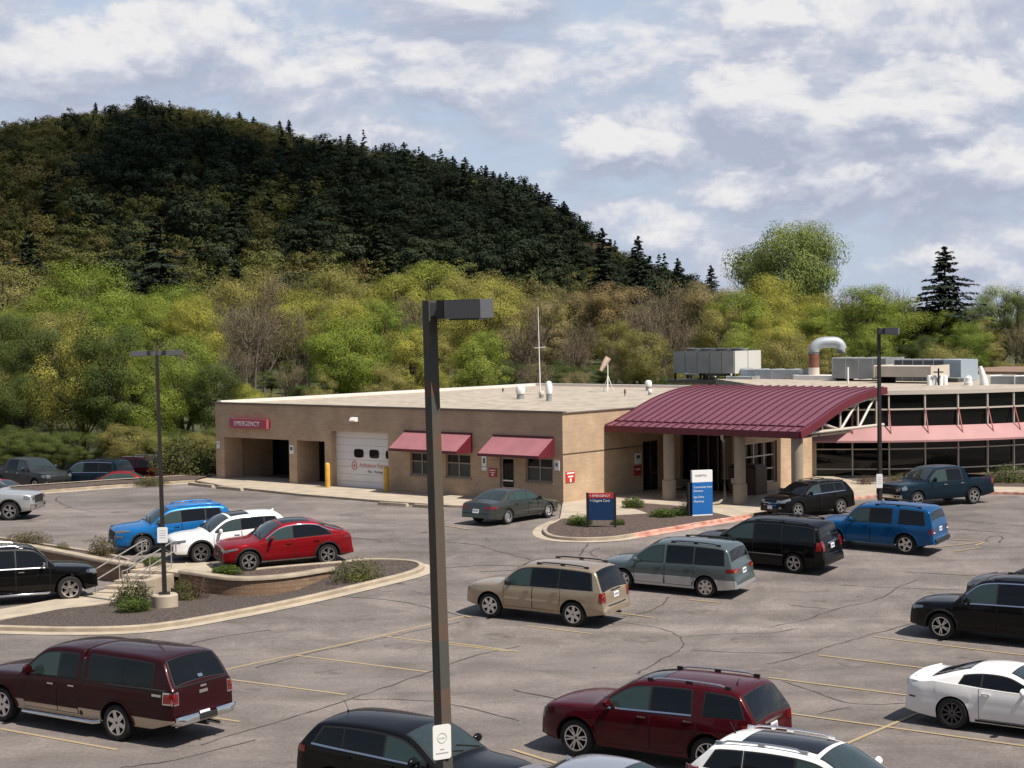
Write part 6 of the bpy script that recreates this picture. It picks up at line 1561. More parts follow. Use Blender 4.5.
def leafquad(mb, c, n, s, rnd, asp=.62):
    n = n.normalized() if n.length > 1e-6 else Vector((0, 0, 1))
    a = n.cross(Vector((rnd.uniform(-1, 1), rnd.uniform(-1, 1), rnd.uniform(-1, 1))))
    if a.length < 1e-3: a = Vector((1, 0, 0))
    a.normalize(); b = n.cross(a)
    a = a * s * .5; b = b * s * .5 * asp
    k = len(mb.v)
    bend = n * s * .12
    mb.v += [tuple(c - a), tuple(c + b + bend), tuple(c + a), tuple(c - b + bend)]
    mb.face((k, k + 1, k + 2, k + 3))
def rdir(rnd):
    while True:
        v = Vector((rnd.uniform(-1, 1), rnd.uniform(-1, 1), rnd.uniform(-1, 1)))
        if .05 < v.length < 1: return v.normalized()
def proto_leafy(seed, H, W, nclump, nleaf, ls, base=.25, squash=1.0, twig=True, sparse=1.0):
    """unit tree H metres high: returns (crown mesh builder, trunk mesh builder)"""
    rnd = random.Random(seed); cr, tk = MB(), MB()
    tw = H * .018
    lean = Vector((rnd.uniform(-.06, .06), rnd.uniform(-.06, .06), 0))
    tk.tube([(0, 0, -.5), lean * H * .3 + Vector((0, 0, H * .3)), lean * H * .6 + Vector((0, 0, H * .62)), lean * H + Vector((0, 0, H * .9))], [tw * 1.3, tw, tw * .6, tw * .15], 7)
    cz = H * (base + 1) / 2; rz = H * (1 - base) / 2
    for i in range(nclump):
        d = rdir(rnd); d.z = d.z * .9 + .12
        rr = rnd.uniform(.35, 1.0) ** .55
        lob = 1 + .22 * mnoise.noise(Vector((d.x * 1.7 + seed, d.y * 1.7, d.z * 1.7)))
        c = Vector((d.x * W / 2 * rr * lob, d.y * W / 2 * rr * lob, cz + d.z * rz * rr * lob * squash)) + lean * H * .6
        cs = W * rnd.uniform(.09, .19)
        # branch to the clump
        if i % 2 == 0:
            h0 = H * rnd.uniform(base * .6, .6); p0 = lean * h0 + Vector((0, 0, h0))
            mid = p0.lerp(c, .55) + Vector((0, 0, -.03 * H))
            tk.tube([p0, mid, c], [tw * .42, tw * .26, tw * .06], 5, cap=False)
        for k in range(int(nleaf * (cs / (W * .13)) ** 2)):
            v = rdir(rnd); q = cs * rnd.random() ** .33
            p = c + Vector((v.x * q * 1.15, v.y * q * 1.15, v.z * q * .8))
            n = v * 1.0 + Vector((0, 0, .3)) + rdir(rnd) * .45 + (p - Vector((0, 0, cz))).normalized() * .9
            leafquad(cr, p, n, ls * rnd.uniform(.6, 1.3), rnd)
    return cr, tk
def proto_twiggy(seed, H, W, nbr, nleaf, ls):
    """early spring tree: fans of fine bare twigs with a thin veil of buds"""
    rnd = random.Random(seed); cr, tk = MB(), MB(); tw = H * .014
    for s in range(rnd.choice((1, 2, 3))):
        x, y = rnd.uniform(-.08, .08) * W, rnd.uniform(-.08, .08) * W
        tk.tube([(x, y, -.5), (x * 1.6, y * 1.6, H * .4), (x * 3, y * 3, H * .85)], [tw, tw * .7, tw * .1], 6)
    for i in range(nbr):
        h0 = H * rnd.uniform(.12, .62); a = rnd.uniform(0, 2 * pi); out = W * .5 * rnd.uniform(.35, 1); top = min(H * rnd.uniform(.98, 1.03) - (out / (W * .5)) ** 2 * H * .28, h0 + H * rnd.uniform(.3, .6))
        p0 = Vector((0, 0, h0)); p1 = Vector((cos(a) * out * .6, sin(a) * out * .6, h0 + (top - h0) * .45)); p2 = Vector((cos(a) * out, sin(a) * out, top))
        tk.tube([p0, p1, p2], [tw * .38, tw * .2, .008], 4, cap=False)
        for j in range(9):
            u = rnd.uniform(.3, 1); b = p1.lerp(p2, u) if rnd.random() < .7 else p0.lerp(p1, .5 + u * .5)
            e = b + Vector((rnd.uniform(-1, 1) * .11 * W, rnd.uniform(-1, 1) * .11 * W, rnd.uniform(.02, .13) * H))
            tk.tube([b, e], [.022, .006], 3, cap=False)
            for k in range(nleaf):
                p = b.lerp(e, rnd.random()) + rdir(rnd) * .35
                leafquad(cr, p, rdir(rnd) + Vector((0, 0, .6)), ls * rnd.uniform(.5, 1.1), rnd)
    return cr, tk
def proto_conifer(seed, H, W, layers, per, ls, gap=.0):
    rnd = random.Random(seed); cr, tk = MB(), MB(); tw = H * .016
    tk.tube([(0, 0, -.5), (0, 0, H * .5), (0, 0, H * .98)], [tw, tw * .6, tw * .08], 7)
    for i in range(layers):
        f = i / (layers - 1); z = H * (.10 + .88 * f)
        R = W / 2 * ((1 - f) ** .8 * .95 + .05) * rnd.uniform(.6, 1.2)
        nb = max(4, int(per * (1 - f * .6)))
        for b in range(nb):
            if rnd.random() < gap: continue
            a = 2 * pi * b / nb + rnd.uniform(-.35, .35) + i; rr = R * rnd.uniform(.5, 1.15)
            zj = z + rnd.uniform(-.55, .55) * H * .88 / layers; tip = Vector((cos(a) * rr, sin(a) * rr, zj - rr * rnd.uniform(-.02, .28) + H * .012)); rt = Vector((0, 0, zj + rr * .08))
            tk.tube([rt, tip], [tw * .16, .01], 4, cap=False)
            n = max(5, int(24 * rr / (W / 2) + 5))
            for k in range(n):
                u = (k + rnd.random()) / n; p = rt.lerp(tip, .15 + .85 * u)
                sp_ = rr * .28 * (1 - u * .6)
                for q in range(2):
                    off = Vector((-sin(a), cos(a), 0)) * rnd.uniform(-sp_, sp_) + Vector((0, 0, rnd.uniform(-.25, .15) * ls))
                    leafquad(cr, p + off, Vector((cos(a) * .5, sin(a) * .5, 1)) + rdir(rnd) * .55, ls * rnd.uniform(.7, 1.3), rnd, .55)
    return cr, tk
def make_proto(fn, key, leafm, name, *a, **k):
    cr, tk = fn(*a, **k)
    return cr.mesh('crown', LM[leafm], None, False), tk.mesh('trunk', M_TWIG if fn is proto_twiggy else M_BARK, 40, False)
def plant(name, pr, x, y, z, sc, rz, label, cat, group=None, sx=1.0, trunk=True):
    if trunk:
        root = empty(name, (x, y, z), rz, label, cat, group); root.scale = (sc * sx, sc * sx, sc)
        c = bpy.data.objects.new('crown', pr[0]); COL.objects.link(c); c.parent = root
        t = bpy.data.objects.new('trunk', pr[1]); COL.objects.link(t); t.parent = root
    else:
        root = bpy.data.objects.new(name, pr[0]); COL.objects.link(root); root.location = (x, y, z); root.rotation_euler = (0, 0, rz); root.scale = (sc * sx, sc * sx, sc)
        tag(root, label, cat, group)
    return root
TR = random.Random(21)
# prototypes are ten metres high
BROAD = {}
for lm in ('bright', 'yellow', 'olive', 'rust', 'deep'):
    BROAD[lm] = [make_proto(proto_leafy, 0, lm, '', 11 + i + 7 * len(lm), 10, 5.7 + .7 * i, 62 + 8 * i, 430, .115, .12 if i != 1 else .22) for i in range(2 if lm in ('rust', 'deep') else 3)]
TWIG = [make_proto(proto_twiggy, 0, lm, '', 40 + i, 10, 6.0, 70, nl + 3, .13) for i, (lm, nl) in enumerate((('rust', 3), ('olive', 4), ('rust', 2), ('yellow', 3)))]
CONE = [make_proto(proto_conifer, 0, 'pine', '', 60 + i, 10, 5.2 + .7 * i, 30, 14, .30, .1) for i in range(3)]
PINE = [make_proto(proto_conifer, 0, 'pine', '', 70 + i, 10, 8.0, 28, 17, .30, .1) for i in range(2)]
def gz(x, y): return terrainz(x, y)
def topz(py, px, Y): return CH + (H0 - .014 * (px - 512) - py) * Y / 1650
LABEL = dict(bright='fresh bright green broadleaf tree in the belt behind the hospital', yellow='yellow green spring tree in the belt behind the hospital', olive='olive tinted budding tree in the belt behind the hospital',
             rust='rusty brown budding tree in the belt behind the hospital', deep='deep green leafy tree in the belt behind the hospital')
GRP = dict(bright='bright green trees of the belt', yellow='yellow green trees of the belt', olive='olive trees of the belt', rust='rusty trees of the belt', deep='deep green trees of the belt')
def tree_at(px, ytop, Y, lm, wscale=1.0, label=None, group='', kind='broad', name=None):
    p = aty(px, 400, Y); x = p.x; z = gz(x, Y); Ht = max(3, topz(ytop, px, Y) - z); sc = Ht / 10.0 / 1.0
    if kind == 'broad': pr = TR.choice(BROAD[lm]); nm = 'broadleaf_tree'
    elif kind == 'twig': pr = lm; nm = 'budding_tree'
    else: pr = lm; nm = 'conifer_tree'
    return plant(name or nm, pr, x, Y, z, sc, TR.uniform(0, 6.28), label or LABEL[lm], 'tree', GRP.get(lm) if group == '' and kind == 'broad' else (group or None), wscale)
def pick(px):    # which foliage grows where along the belt
    u = TR.random()
    if px < 60: return 'olive' if u < .45 else 'deep' if u < .7 else 'bright'
    if px < 210: return 'bright' if u < .62 else 'yellow' if u < .8 else 'olive'
    if px < 330: return 'olive' if u < .5 else 'yellow' if u < .65 else 'rust' if u < .8 else 'bright'
    if px < 490: return 'yellow' if u < .5 else 'bright' if u < .72 else 'olive'
    if px < 640: return 'rust' if u < .42 else 'olive' if u < .72 else 'yellow'
    if px < 720: return 'olive' if u < .5 else 'bright' if u < .75 else 'rust'
    if px < 860: return 'yellow' if u < .45 else 'bright' if u < .8 else 'olive'
    return 'bright' if u < .5 else 'olive' if u < .75 else 'deep'
TOPS = [(-60, 270), (0, 268), (60, 268), (120, 285), (200, 286), (260, 284), (320, 286), (360, 284), (410, 277), (450, 280), (520, 290), (600, 292), (650, 288), (700, 282), (760, 278), (830, 280), (870, 282), (905, 288), (960, 302), (1024, 296), (1100, 300)]
rows = ((238, 0, 1.10, 38), (205, 12, 1.05, 42), (172, 32, 1.0, 48), (146, 58, 1.0, 54), (128, 88, 1.0, 58))
for ri, (Y, dy, ws, step) in enumerate(rows):
    px = -50 + TR.uniform(0, 20)
    while px < 1090:
        Yj = Y + TR.uniform(-9, 9); yt = interp(TOPS, px) + dy + TR.uniform(-20, 24)
        front = Y < 160 and 200 < px < 900 and Y < 120
        lm = pick(px)
        if Y < 150 and px > 420 and TR.random() < .35: lm = 'olive'
        if TR.random() < (.45 if (490 < px < 700 or 225 < px < 320) else .08):
            tree_at(px, yt, Yj, TWIG[TR.randrange(4)], 1.15 * ws, 'thin budding tree with bare brown twigs in the belt behind the hospital', 'bare budding trees of the belt', 'twig')
        else: tree_at(px, yt, Yj, lm, ws * TR.uniform(.9, 1.15))
        px += step * TR.uniform(.75, 1.2)
# low front edge on the left: bushes and small trees behind the far parked cars
px = -40
while px < 250:
    Yj = TR.uniform(111, 121); tree_at(px, TR.uniform(318, 395), Yj, pick(px) if TR.random() < .75 else 'deep', .95)
    px += TR.uniform(20, 36)
px = -30
while px < 235:
    tree_at(px, TR.uniform(420, 450), TR.uniform(105, 108), TR.choice(('olive', 'deep', 'deep')), 1.5, 'low bushy tree behind the far parked cars', 'bushes behind the far parked cars', 'broad', 'bushy_tree'); px += TR.uniform(15, 26)
px = -60
while px < 1090:
    for Y0, yt0 in ((150, 372), (186, 352)):
        if px < 250 or Y0 > 160 or TR.random() < .5: tree_at(px + TR.uniform(-8, 8), yt0 + TR.uniform(-10, 26), Y0 + TR.uniform(-8, 8), pick(px) if TR.random() < .35 else 'deep', 1.8, 'leafy undergrowth bush at the foot of the tree belt', 'undergrowth bushes of the belt', 'broad', 'bushy_tree')
    px += TR.uniform(24, 36)
# single trees that stand out
BROAD['pale'] = [make_proto(proto_leafy, 0, 'pale', '', 91, 10, 8.6, 110, 330, .18, .2)]
tree_at(790, 224, 250, 'pale', .78, 'tall pale green tree rising above the rest behind the exhaust duct', None)
tree_at(480, 336, 124, 'bright', 1.05, 'round bright green tree right of the foreground lamp head', None)
tree_at(345, 312, 128, 'bright', 1.0, 'fresh green tree left of the foreground lamp head', None)
tree_at(945, 248, 205, PINE[0], 1.4, 'tall dark conifer standing alone above the right end of the building', None, 'cone')
tree_at(32, 232, 262, PINE[1], 1.1, 'broad dark pine at the left edge below the hill', None, 'cone')
tree_at(160, 219, 262, PINE[0], 1.2, 'broad dark pine in front of the middle of the hill', None, 'cone')
tree_at(238, 262, 280, PINE[1], 1.1, 'dark pine right of the broad pine below the hill', None, 'cone')
tree_at(1016, 290, 230, 'deep', .8, 'deep green tree at the right edge of the photo', None)
for px, yt in ((604, 229), (640, 237), (679, 259), (712, 266)):
    tree_at(px, yt, 420, CONE[px % 3], 1.2, 'dark conifer standing on the low end of the ridge', 'conifers on the low end of the ridge', 'cone')

# hill forest: small trees one can tell apart, then one mass for the rest
HB_L = [make_proto(proto_leafy, 0, 'hill', '', 120 + i, 10, 9.5, 34, 56, .52, .1, twig=False) for i in range(4)]
HB_C = [make_proto(proto_leafy, 0, 'hillpine', '', 140 + i, 10, 5.6 + .8 * i, 30, 52, .45, .02, 1.0, False) for i in range(2)] + [make_proto(proto_conifer, 0, 'hillpine', '', 145 + i, 10, 6.0 + i, 15, 9, .5, .15) for i in range(2)]
cand = []
HR = random.Random(5)
x = -330
for row in range(60):
    Y = 300 + row * 7.2
    x = -.40 * Y
    while x < .26 * Y:
        xx = x + HR.uniform(-3, 3); yy = Y + HR.uniform(-3, 3); px = 512 + 1650 * xx / yy
        h = hillz(xx, yy)
        if yy < 716 and (px < 600 or h > 6 and px < 700 or yy < 400): cand.append((yy, xx, px, h))
        x += HR.uniform(7.4, 10.4)
cand.sort()
nl = nc = 0; stuff_l, stuff_c = [], []
for (yy, xx, px, h) in cand:
    f = (yy - 300) / 416
    dens = mnoise.noise(Vector((xx * .012, yy * .012, 2.2)))
    pc = .02 + .66 * smooth(.24, .38, f) * (1 - smooth(.60, .78, f)) * smooth(20, 170, px) + .55 * smooth(280, 440, px) * smooth(.3, .5, f) + .30 * dens
    con = HR.random() < (pc if px < 585 else pc * .35)
    z = terrainz(xx, yy)
    if con: Ht = HR.uniform(9, 18); pr = HR.choice(HB_C); sx = HR.uniform(1.0, 1.3)
    else: Ht = HR.uniform(7.5, 11.5); pr = HR.choice(HB_L); sx = HR.uniform(.95, 1.25)
    rec = (pr, xx, yy, z - .8, Ht / 10, HR.uniform(0, 6.28), sx)
    if con and nc < 290:
        nc += 1; plant('hill_conifer', *rec[:6], 'small dark conifer among the trees on the hillside', 'tree', 'conifers on the hillside', sx, False)
    elif not con and nl < 290:
        nl += 1; plant('hill_tree', *rec[:6], 'small round crowned tree among the trees on the hillside', 'tree', 'broadleaf trees on the hillside', sx, False)
    else: (stuff_c if con else stuff_l).append(rec)
def mass(name, recs, m, label):
    import numpy as np
    V, Fn = [], []; base = 0; cache = {}
    for pr, x, y, z, sc, rz, sx in recs:
        me = pr[0]
        if me.name not in cache:
            a = np.empty(len(me.vertices) * 3, 'f'); me.vertices.foreach_get('co', a); cache[me.name] = a.reshape(-1, 3)
        a = cache[me.name]; c, s = cos(rz), sin(rz)
        b = np.empty_like(a); b[:, 0] = (a[:, 0] * c - a[:, 1] * s) * sc * sx + x; b[:, 1] = (a[:, 0] * s + a[:, 1] * c) * sc * sx + y; b[:, 2] = a[:, 2] * sc + z
        V.append(b)
    if not V: return
    V = np.concatenate(V); n = len(V); me = bpy.data.meshes.new(name)
    me.vertices.add(n); me.vertices.foreach_set('co', V.ravel()); me.loops.add(n); me.loops.foreach_set('vertex_index', np.arange(n, dtype='i')); me.polygons.add(n // 4)
    me.polygons.foreach_set('loop_start', np.arange(0, n, 4, dtype='i')); me.update(calc_edges=True); me.materials.append(m)
    o = bpy.data.objects.new(name, me); COL.objects.link(o); o['kind'] = 'stuff'; tag(o, label, 'forest'); return o
def mass_mat(name, cols):   # like leaf_mat, but the trees of one mass differ by place
    m = leaf_mat(name, cols, .72, .12); N = m.node_tree.nodes; L = m.node_tree.links
    oi = [n for n in N if n.bl_idname == 'ShaderNodeObjectInfo'][0]; cr = [l.to_node for l in oi.outputs['Random'].links][0]
    tc = [n for n in N if n.bl_idname == 'ShaderNodeTexCoord'][0]
    v = N.new('ShaderNodeTexVoronoi'); v.inputs['Scale'].default_value = .11; L.new(tc.outputs['Object'], v.inputs['Vector'])
    s = N.new('ShaderNodeSeparateColor'); L.new(v.outputs['Color'], s.inputs[0]); L.new(s.outputs[0], cr.inputs['Fac']); return m
mass('hill_forest', stuff_l, mass_mat('leaf_hill_mass', [(.075, .085, .02), (.09, .095, .024), (.115, .098, .028), (.075, .09, .024), (.12, .09, .034)]), 'far broadleaf forest covering the upper hill')
mass('hill_conifer_forest', stuff_c, mass_mat('needle_hill_mass', [(.022, .036, .016), (.028, .041, .018), (.034, .045, .02)]), 'far dark conifer forest covering the upper hill')
# conifers on the skyline
for px, yt, Y in ((100, 104, 690), (143, 98, 690), (120, 110, 700), (222, 112, 700), (243, 113, 700), (257, 118, 700), (283, 122, 690), (292, 121, 690), (330, 140, 690), (448, 158, 660), (455, 157, 660), (467, 158, 660), (474, 166, 655), (488, 166, 645), (502, 174, 640), (515, 178, 640), (526, 179, 640), (538, 184, 625), (551, 193, 610), (565, 202, 595), (480, 170, 650), (495, 172, 640), (510, 181, 640), (520, 182, 640), (532, 184, 630), (545, 192, 620), (560, 205, 600), (568, 206, 590), (40, 118, 700), (365, 144, 690), (425, 152, 680), (410, 150, 690), (440, 158, 670)):
    p = aty(px, 300, Y); z = terrainz(p.x, Y); Ht = max(9, topz(yt, px, Y) - z)
    plant('ridge_conifer', (PINE[px % 2] if px % 3 == 0 else CONE[px % 3]), p.x, Y, z, Ht / 10, px, 'tall dark conifer on the skyline of the hill', 'tree', 'conifers on the skyline', 1.35 + .3 * (px % 2), True)
# reddish rock face near the end of the ridge
p = aty(586, 262, 560); mb = MB()
R_ = []
for i in range(7):
    r = []
    for j in range(7): q = Vector((-7 + 14 * i / 6, 0, -4 + 12 * j / 6)); r.append((q.x, 2.2 * mnoise.noise(q * .35) - .25 * q.z, q.z))
    R_.append(r)
Q_ = [[(a, b + 5, c) for a, b, c in r] for r in R_]
mb.shell(R_, Q_); o = mb.build('rock_face', mat('red_rock', (.17, .10, .07), .9, vary=.35, scale=.5), None, 20, loc=(p.x, 540, terrainz(p.x, 540) + 4)); tag(o, 'reddish bare rock face among the trees near the end of the ridge', 'rock')

# shrubs and perennials of the beds
def shrub_proto(seed, lm, H, W, n, ls, up=.0):
    rnd = random.Random(seed); cr, tk = MB(), MB()
    for i in range(9): a = rnd.uniform(0, 6.28); tk.tube([(0, 0, -.05), (cos(a) * W * .4, sin(a) * W * .4, H * rnd.uniform(.5, .85))], [.018, .006], 4, cap=False)
    for i in range(n):
        d = rdir(rnd); d.z = abs(d.z); r = rnd.random() ** .4 * (1 + .25 * mnoise.noise(d * 2 + Vector((seed, 0, 0))))
        p = Vector((d.x * W / 2 * r, d.y * W / 2 * r, d.z * H * r + .02))
        leafquad(cr, p, d + rdir(rnd) * .8 + Vector((0, 0, .3 - up)), ls * rnd.uniform(.6, 1.3), rnd, .5 if not up else .16)
    return cr.mesh('foliage', LM[lm], None, False), tk.mesh('stems', M_TWIG, 40, False)
SHR = [shrub_proto(1, 'shrub', 1, 1.3, 1500, .085), shrub_proto(2, 'shrubred', 1, 1.3, 900, .075), shrub_proto(3, 'grass', 1, 1.5, 900, .30, 1.2), shrub_proto(4, 'shrub', 1, 1.7, 1700, .09)]
def shrub(pr, px, py, h, w, label, zf=None, group=None):
    p = gp(px, py); z = zf(p.x, p.y) if zf else rampz(p.x, p.y) + .08
    if zf is bedz:
        for _ in range(4): q = atz(px, py, z); z = bedz(q.x, q.y)
        p = q
    root = empty('shrub', (p.x, p.y, z), px, label, 'shrub', group); root.scale = (w * .88, w * .88, h * .85)
    for nm, me in (('foliage', pr[0]), ('stems', pr[1])): o = bpy.data.objects.new(nm, me); COL.objects.link(o); o.parent = root
shrub(SHR[0], 133, 604, 1.0, 1.25, 'wide brown green shrub left of the twin head lamp post', bedz)
shrub(SHR[2], 134, 611, .5, .9, 'low fresh green clump below the wide shrub', bedz)
shrub(SHR[0], 183, 600, .9, .8, 'upright green shrub right of the lamp footing', bedz)
shrub(SHR[1], 196, 598, .95, .9, 'reddish bare shrub against the curved wall', bedz)
shrub(SHR[3], 358, 579, .85, 1.3, 'spreading shrub near the right tip of the island', bedz)
shrub(SHR[3], 28, 545, .55, 1.3, 'low green shrub in the strip at the left edge')
shrub(SHR[0], 63, 552, .35, .5, 'smallest green shrub in the upper strip')
shrub(SHR[0], 102, 557, .85, 1.0, 'brown green shrub in front of the vivid blue crossover')
shrub(SHR[2], 150, 566, .3, .8, 'small green clump at the top of the steps'); shrub(SHR[2], 226, 576, .35, .9, 'green clump in front of the red suv')
shrub(SHR[2], 580, 527, .5, .9, 'grassy clump left of the navy sign'); shrub(SHR[2], 618, 527, .3, .5, 'small grassy clump right of the navy sign')
shrub(SHR[2], 633, 510, .6, .8, 'round green clump before the first column'); shrub(SHR[2], 663, 519, .45, .9, 'left grassy clump by the blue and white sign'); shrub(SHR[2], 680, 517.5, .42, .9, 'right grassy clump by the blue and white sign')
shrub(SHR[1], 686, 512, .8, .6, 'bare brown shrub beside the blue and white sign')
shrub(SHR[3], 1012, 483, 1.0, 2.0, 'large green shrub before the glass wing at the right edge'); shrub(SHR[3], 985, 484, .55, 1.3, 'low green shrub left of the large one before the glass wing'); shrub(SHR[3], 905, 485, .6, 1.4, 'low shrub before the glass wing behind the dark blue pickup'); shrub(SHR[1], 866, 486, .6, 1.2, 'brownish shrub before the glass wing beside the lamp post')
shrub(SHR[3], 152, 486, .55, 1.4, 'weedy clump on the far kerb strip')
for i, (px, py, h, w) in enumerate(((200, 477, 2.2, 2.2), (186, 476, 2.6, 2.6), (172, 474, 2.2, 2.4), (214, 474, 1.5, 1.8))): shrub(SHR[0], px, py, h, w, 'leafy bush beside the left corner of the brick building', None, 'bushes at the left corner of the building')
for px in (228, 236, 243): shrub(SHR[1 if px == 236 else 0], px, 474.5, 1.7, 1.4, 'bush seen through the open ambulance porch', None, 'bushes seen through the porch')

# unseen, mostly transparent cloud added high above the valley to shade the hill
import bmesh as _bm
def shade_cloud():
    rnd = random.Random(3); mb = MB()
    h0 = Vector((-140, 640, 40)); alt = 900; c = h0 + SDIR_ * (alt / SDIR_.z)
    for i in range(26):
        a = rnd.uniform(0, 6.28); r = rnd.random() ** .5
        cx, cy = cos(a) * r * 230, sin(a) * r * 205; s = rnd.uniform(60, 105) * (1.15 - .4 * r)
        bm = _bm.new(); _bm.ops.create_icosphere(bm, subdivisions=3, radius=1)
        b = len(mb.v)
        for v in bm.verts:
            p = v.co * s * (1 + .22 * mnoise.noise(v.co * 2.2 + Vector((i, 0, 0)))); z = p.z * .75
            if z < 0: z *= .25
            mb.v.append((p.x + cx, p.y + cy, z))
        for f in bm.faces: mb.face([b + v.index for v in f.verts])
        bm.free()
    cm = mat('shade_cloud_white', (.9, .9, .9), 1.0); N, L, B_ = nodes(cm); t_ = N.new('ShaderNodeBsdfTransparent'); mx = N.new('ShaderNodeMixShader'); mx.inputs[0].default_value = .84
    L.new(B_.outputs[0], mx.inputs[1]); L.new(t_.outputs[0], mx.inputs[2]); L.new(mx.outputs[0], N['Material Output'].inputs['Surface'])
    o = mb.build('shade_cloud', cm, None, 60, loc=c); o['kind'] = 'structure'
SUN_EL = radians(58); SUN_AZ = radians(-38)
SDIR_ = Vector((cos(SUN_EL) * cos(SUN_AZ), cos(SUN_EL) * sin(SUN_AZ), sin(SUN_EL)))
shade_cloud()
# ------------------------------------------------------------------ camera, sun, sky
def make_camera():
    cd = bpy.data.cameras.new('camera'); co = bpy.data.objects.new('camera', cd); COL.objects.link(co)
    cd.sensor_width = 36.0; cd.lens = FPX * 36.0 / 1024.0
    cd.clip_start = 0.5; cd.clip_end = 8000
    Mx = Matrix(((CR.x, CU.x, -_F.x, CAMP.x), (CR.y, CU.y, -_F.y, CAMP.y), (CR.z, CU.z, -_F.z, CAMP.z), (0, 0, 0, 1)))
    co.matrix_world = Mx
    scene.camera = co
make_camera()
SUN_EL = radians(58); SUN_AZ = radians(-38)       # angle of the direction TO the sun, from +X
SDIR = Vector((cos(SUN_EL) * cos(SUN_AZ), cos(SUN_EL) * sin(SUN_AZ), sin(SUN_EL)))
sl = bpy.data.lights.new('sun', 'SUN'); sl.energy = 5.0; sl.angle = radians(0.53); sl.color = (1.0, 0.93, 0.82)
so = bpy.data.objects.new('sun', sl); COL.objects.link(so)
so.rotation_euler = SDIR.to_track_quat('Z', 'Y').to_euler(); so.location = (60, -60, 90)

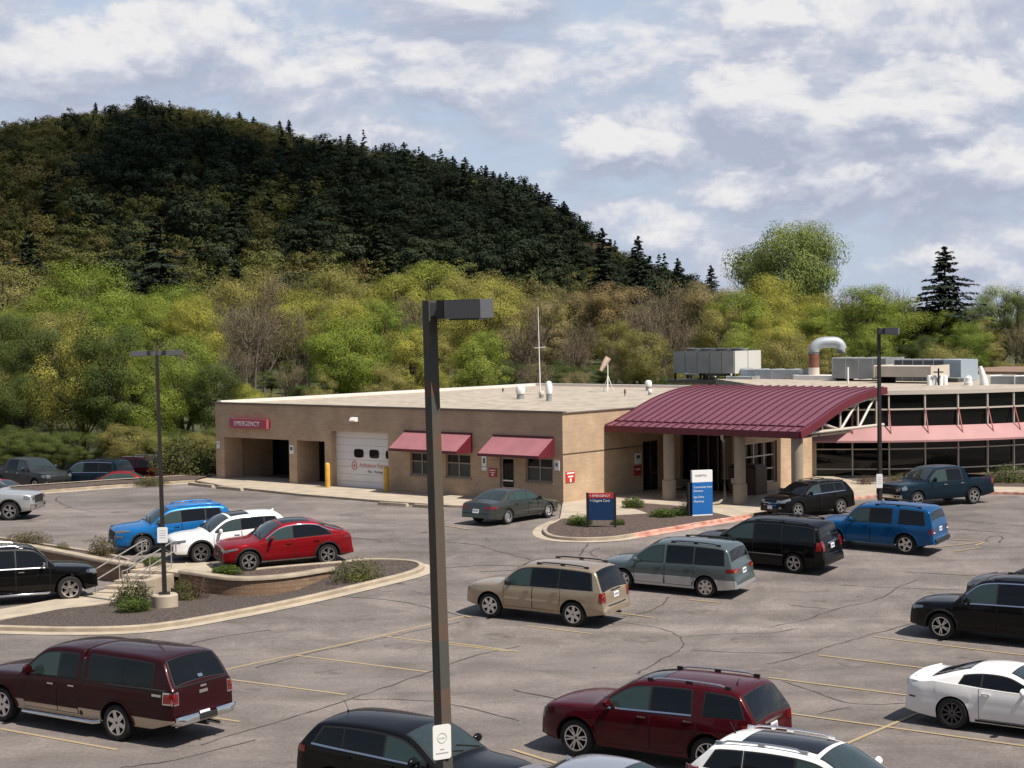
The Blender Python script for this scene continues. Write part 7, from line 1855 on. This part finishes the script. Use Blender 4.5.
def make_world():
    w = bpy.data.worlds.new('World'); scene.world = w; w.use_nodes = True
    N, L = w.node_tree.nodes, w.node_tree.links
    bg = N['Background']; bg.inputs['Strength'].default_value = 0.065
    sky = N.new('ShaderNodeTexSky'); sky.sky_type = 'NISHITA'; sky.sun_disc = False
    sky.sun_elevation = SUN_EL; sky.sun_rotation = (pi / 2 - SUN_AZ) % (2 * pi)
    sky.air_density = 1.2; sky.dust_density = 1.2; sky.ozone_density = 1.5
    def mth(op, a, b=None, c=None, clamp=False):
        n = N.new('ShaderNodeMath'); n.operation = op; n.use_clamp = clamp
        for i, q in enumerate((a, b, c)):
            if q is None: continue
            if isinstance(q, (int, float)): n.inputs[i].default_value = q
            else: L.new(q, n.inputs[i])
        return n.outputs[0]
    tc = N.new('ShaderNodeTexCoord'); sp = N.new('ShaderNodeSeparateXYZ'); L.new(tc.outputs['Generated'], sp.inputs[0])
    X, Y, Z = sp.outputs
    az = mth('ARCTAN2', X, Y); el = mth('ARCSINE', Z)
    # clouds live on the dome: azimuth and elevation
    def noise(e, kx, ky, seed, det, rough, dist=0.0):
        cx = N.new('ShaderNodeCombineXYZ')
        L.new(mth('MULTIPLY', az, kx), cx.inputs[0]); L.new(mth('MULTIPLY', e, ky), cx.inputs[1]); cx.inputs[2].default_value = seed
        n1 = N.new('ShaderNodeTexNoise'); n1.inputs['Scale'].default_value = 1.0; n1.inputs['Detail'].default_value = det; n1.inputs['Roughness'].default_value = rough; n1.inputs['Distortion'].default_value = dist
        L.new(cx.outputs[0], n1.inputs['Vector']); return n1.outputs['Fac']
    warpa = mth('MULTIPLY', mth('SUBTRACT', noise(el, 22, 40, 9.1, 5, .6), .5), .075)
    warpe = mth('MULTIPLY', mth('SUBTRACT', noise(el, 24, 44, 4.4, 5, .6), .5), .042)
    def density(de):
        e = mth('ADD', el, de)
        d = noise(e, 9.0, 16.0, 6.3, 11, .60, .2)
        for (a0, e0, wa, we, k) in CUMULI:
            u = mth('DIVIDE', mth('SUBTRACT', mth('ADD', az, warpa), a0), wa); v = mth('DIVIDE', mth('SUBTRACT', mth('ADD', e, warpe), e0), we)
            r2 = mth('ADD', mth('MULTIPLY', u, u), mth('MULTIPLY', v, v))
            d = mth('ADD', d, mth('MULTIPLY', mth('SUBTRACT', 1.0, r2, clamp=True), k * 0.8))
        return d
    d0 = density(0.0); d1 = density(0.010); d2 = density(0.026)
    cov = N.new('ShaderNodeMapRange'); cov.inputs['From Min'].default_value = 0.35; cov.inputs['From Max'].default_value = 0.57
    cov.interpolation_type = 'SMOOTHSTEP'; L.new(d0, cov.inputs['Value'])
    # lit from above: bright where the cloud thins upwards, grey where more cloud lies overhead
    grad = mth('ADD', mth('MULTIPLY', mth('SUBTRACT', d0, d1), 3.4), mth('MULTIPLY', mth('SUBTRACT', d0, d2), 2.0))
    sh = N.new('ShaderNodeMapRange'); sh.inputs['From Min'].default_value = -0.50; sh.inputs['From Max'].default_value = 0.62
    L.new(grad, sh.inputs['Value'])
    cr = N.new('ShaderNodeValToRGB')
    E = cr.color_ramp.elements
    E[0].position = 0.0; E[0].color = (5.2, 5.7, 7.2, 1)
    E[1].position = 1.0; E[1].color = (10.2, 10.1, 10.2, 1)
    e = cr.color_ramp.elements.new(0.45); e.color = (7.0, 7.35, 8.5, 1)
    e = cr.color_ramp.elements.new(0.62); e.color = (8.3, 8.5, 9.2, 1)
    L.new(sh.outputs[0], cr.inputs['Fac'])
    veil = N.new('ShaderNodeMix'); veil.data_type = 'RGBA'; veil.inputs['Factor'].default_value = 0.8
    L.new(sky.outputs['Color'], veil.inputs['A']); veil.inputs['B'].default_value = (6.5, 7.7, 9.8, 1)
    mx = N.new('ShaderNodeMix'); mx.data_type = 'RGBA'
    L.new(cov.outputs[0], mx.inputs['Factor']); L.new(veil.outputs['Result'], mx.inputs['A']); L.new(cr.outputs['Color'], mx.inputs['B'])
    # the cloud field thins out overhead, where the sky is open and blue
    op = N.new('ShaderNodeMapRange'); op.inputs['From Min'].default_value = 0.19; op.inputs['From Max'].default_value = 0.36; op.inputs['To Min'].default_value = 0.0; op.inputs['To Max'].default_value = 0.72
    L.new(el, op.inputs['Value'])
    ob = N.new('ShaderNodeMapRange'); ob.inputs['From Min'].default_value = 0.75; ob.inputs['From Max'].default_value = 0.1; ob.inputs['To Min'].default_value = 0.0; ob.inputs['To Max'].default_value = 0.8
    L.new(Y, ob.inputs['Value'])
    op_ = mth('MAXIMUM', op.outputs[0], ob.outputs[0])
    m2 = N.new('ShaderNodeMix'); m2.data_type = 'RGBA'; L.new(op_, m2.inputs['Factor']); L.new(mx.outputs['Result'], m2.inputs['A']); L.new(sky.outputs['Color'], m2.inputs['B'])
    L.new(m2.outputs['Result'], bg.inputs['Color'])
def azel(px, py):
    d = ray(px, py); return atan2(d.x, d.y), math.asin(d.z)
CUMULI = []
for (px, py, wpx, hpx, k) in ((925, 95, 85, 42, .30), (745, 95, 75, 40, .26), (618, 148, 70, 30, .26), (470, 70, 95, 38, .2), (185, 28, 70, 45, .2),
                              (70, 60, 100, 40, .2), (745, 190, 60, 26, .22), (830, 185, 45, 24, .2), (620, 225, 90, 34, .18), (960, 170, 80, 26, .16),
                              (420, 140, 60, 26, .16), (900, 260, 90, 20, .12), (770, 15, 60, 22, .15), (480, 5, 80, 20, .12)):
    a, e_ = azel(px, py); CUMULI.append((a, e_, wpx / FPX, hpx / FPX, k))
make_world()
vs = scene.view_settings
vs.view_transform = 'Standard'; vs.look = 'None'; vs.gamma = 1.0; vs.exposure = 0.36; vs.use_curve_mapping = False
scene.render.engine = 'CYCLES'
scene.render.resolution_x = 1024; scene.render.resolution_y = 768
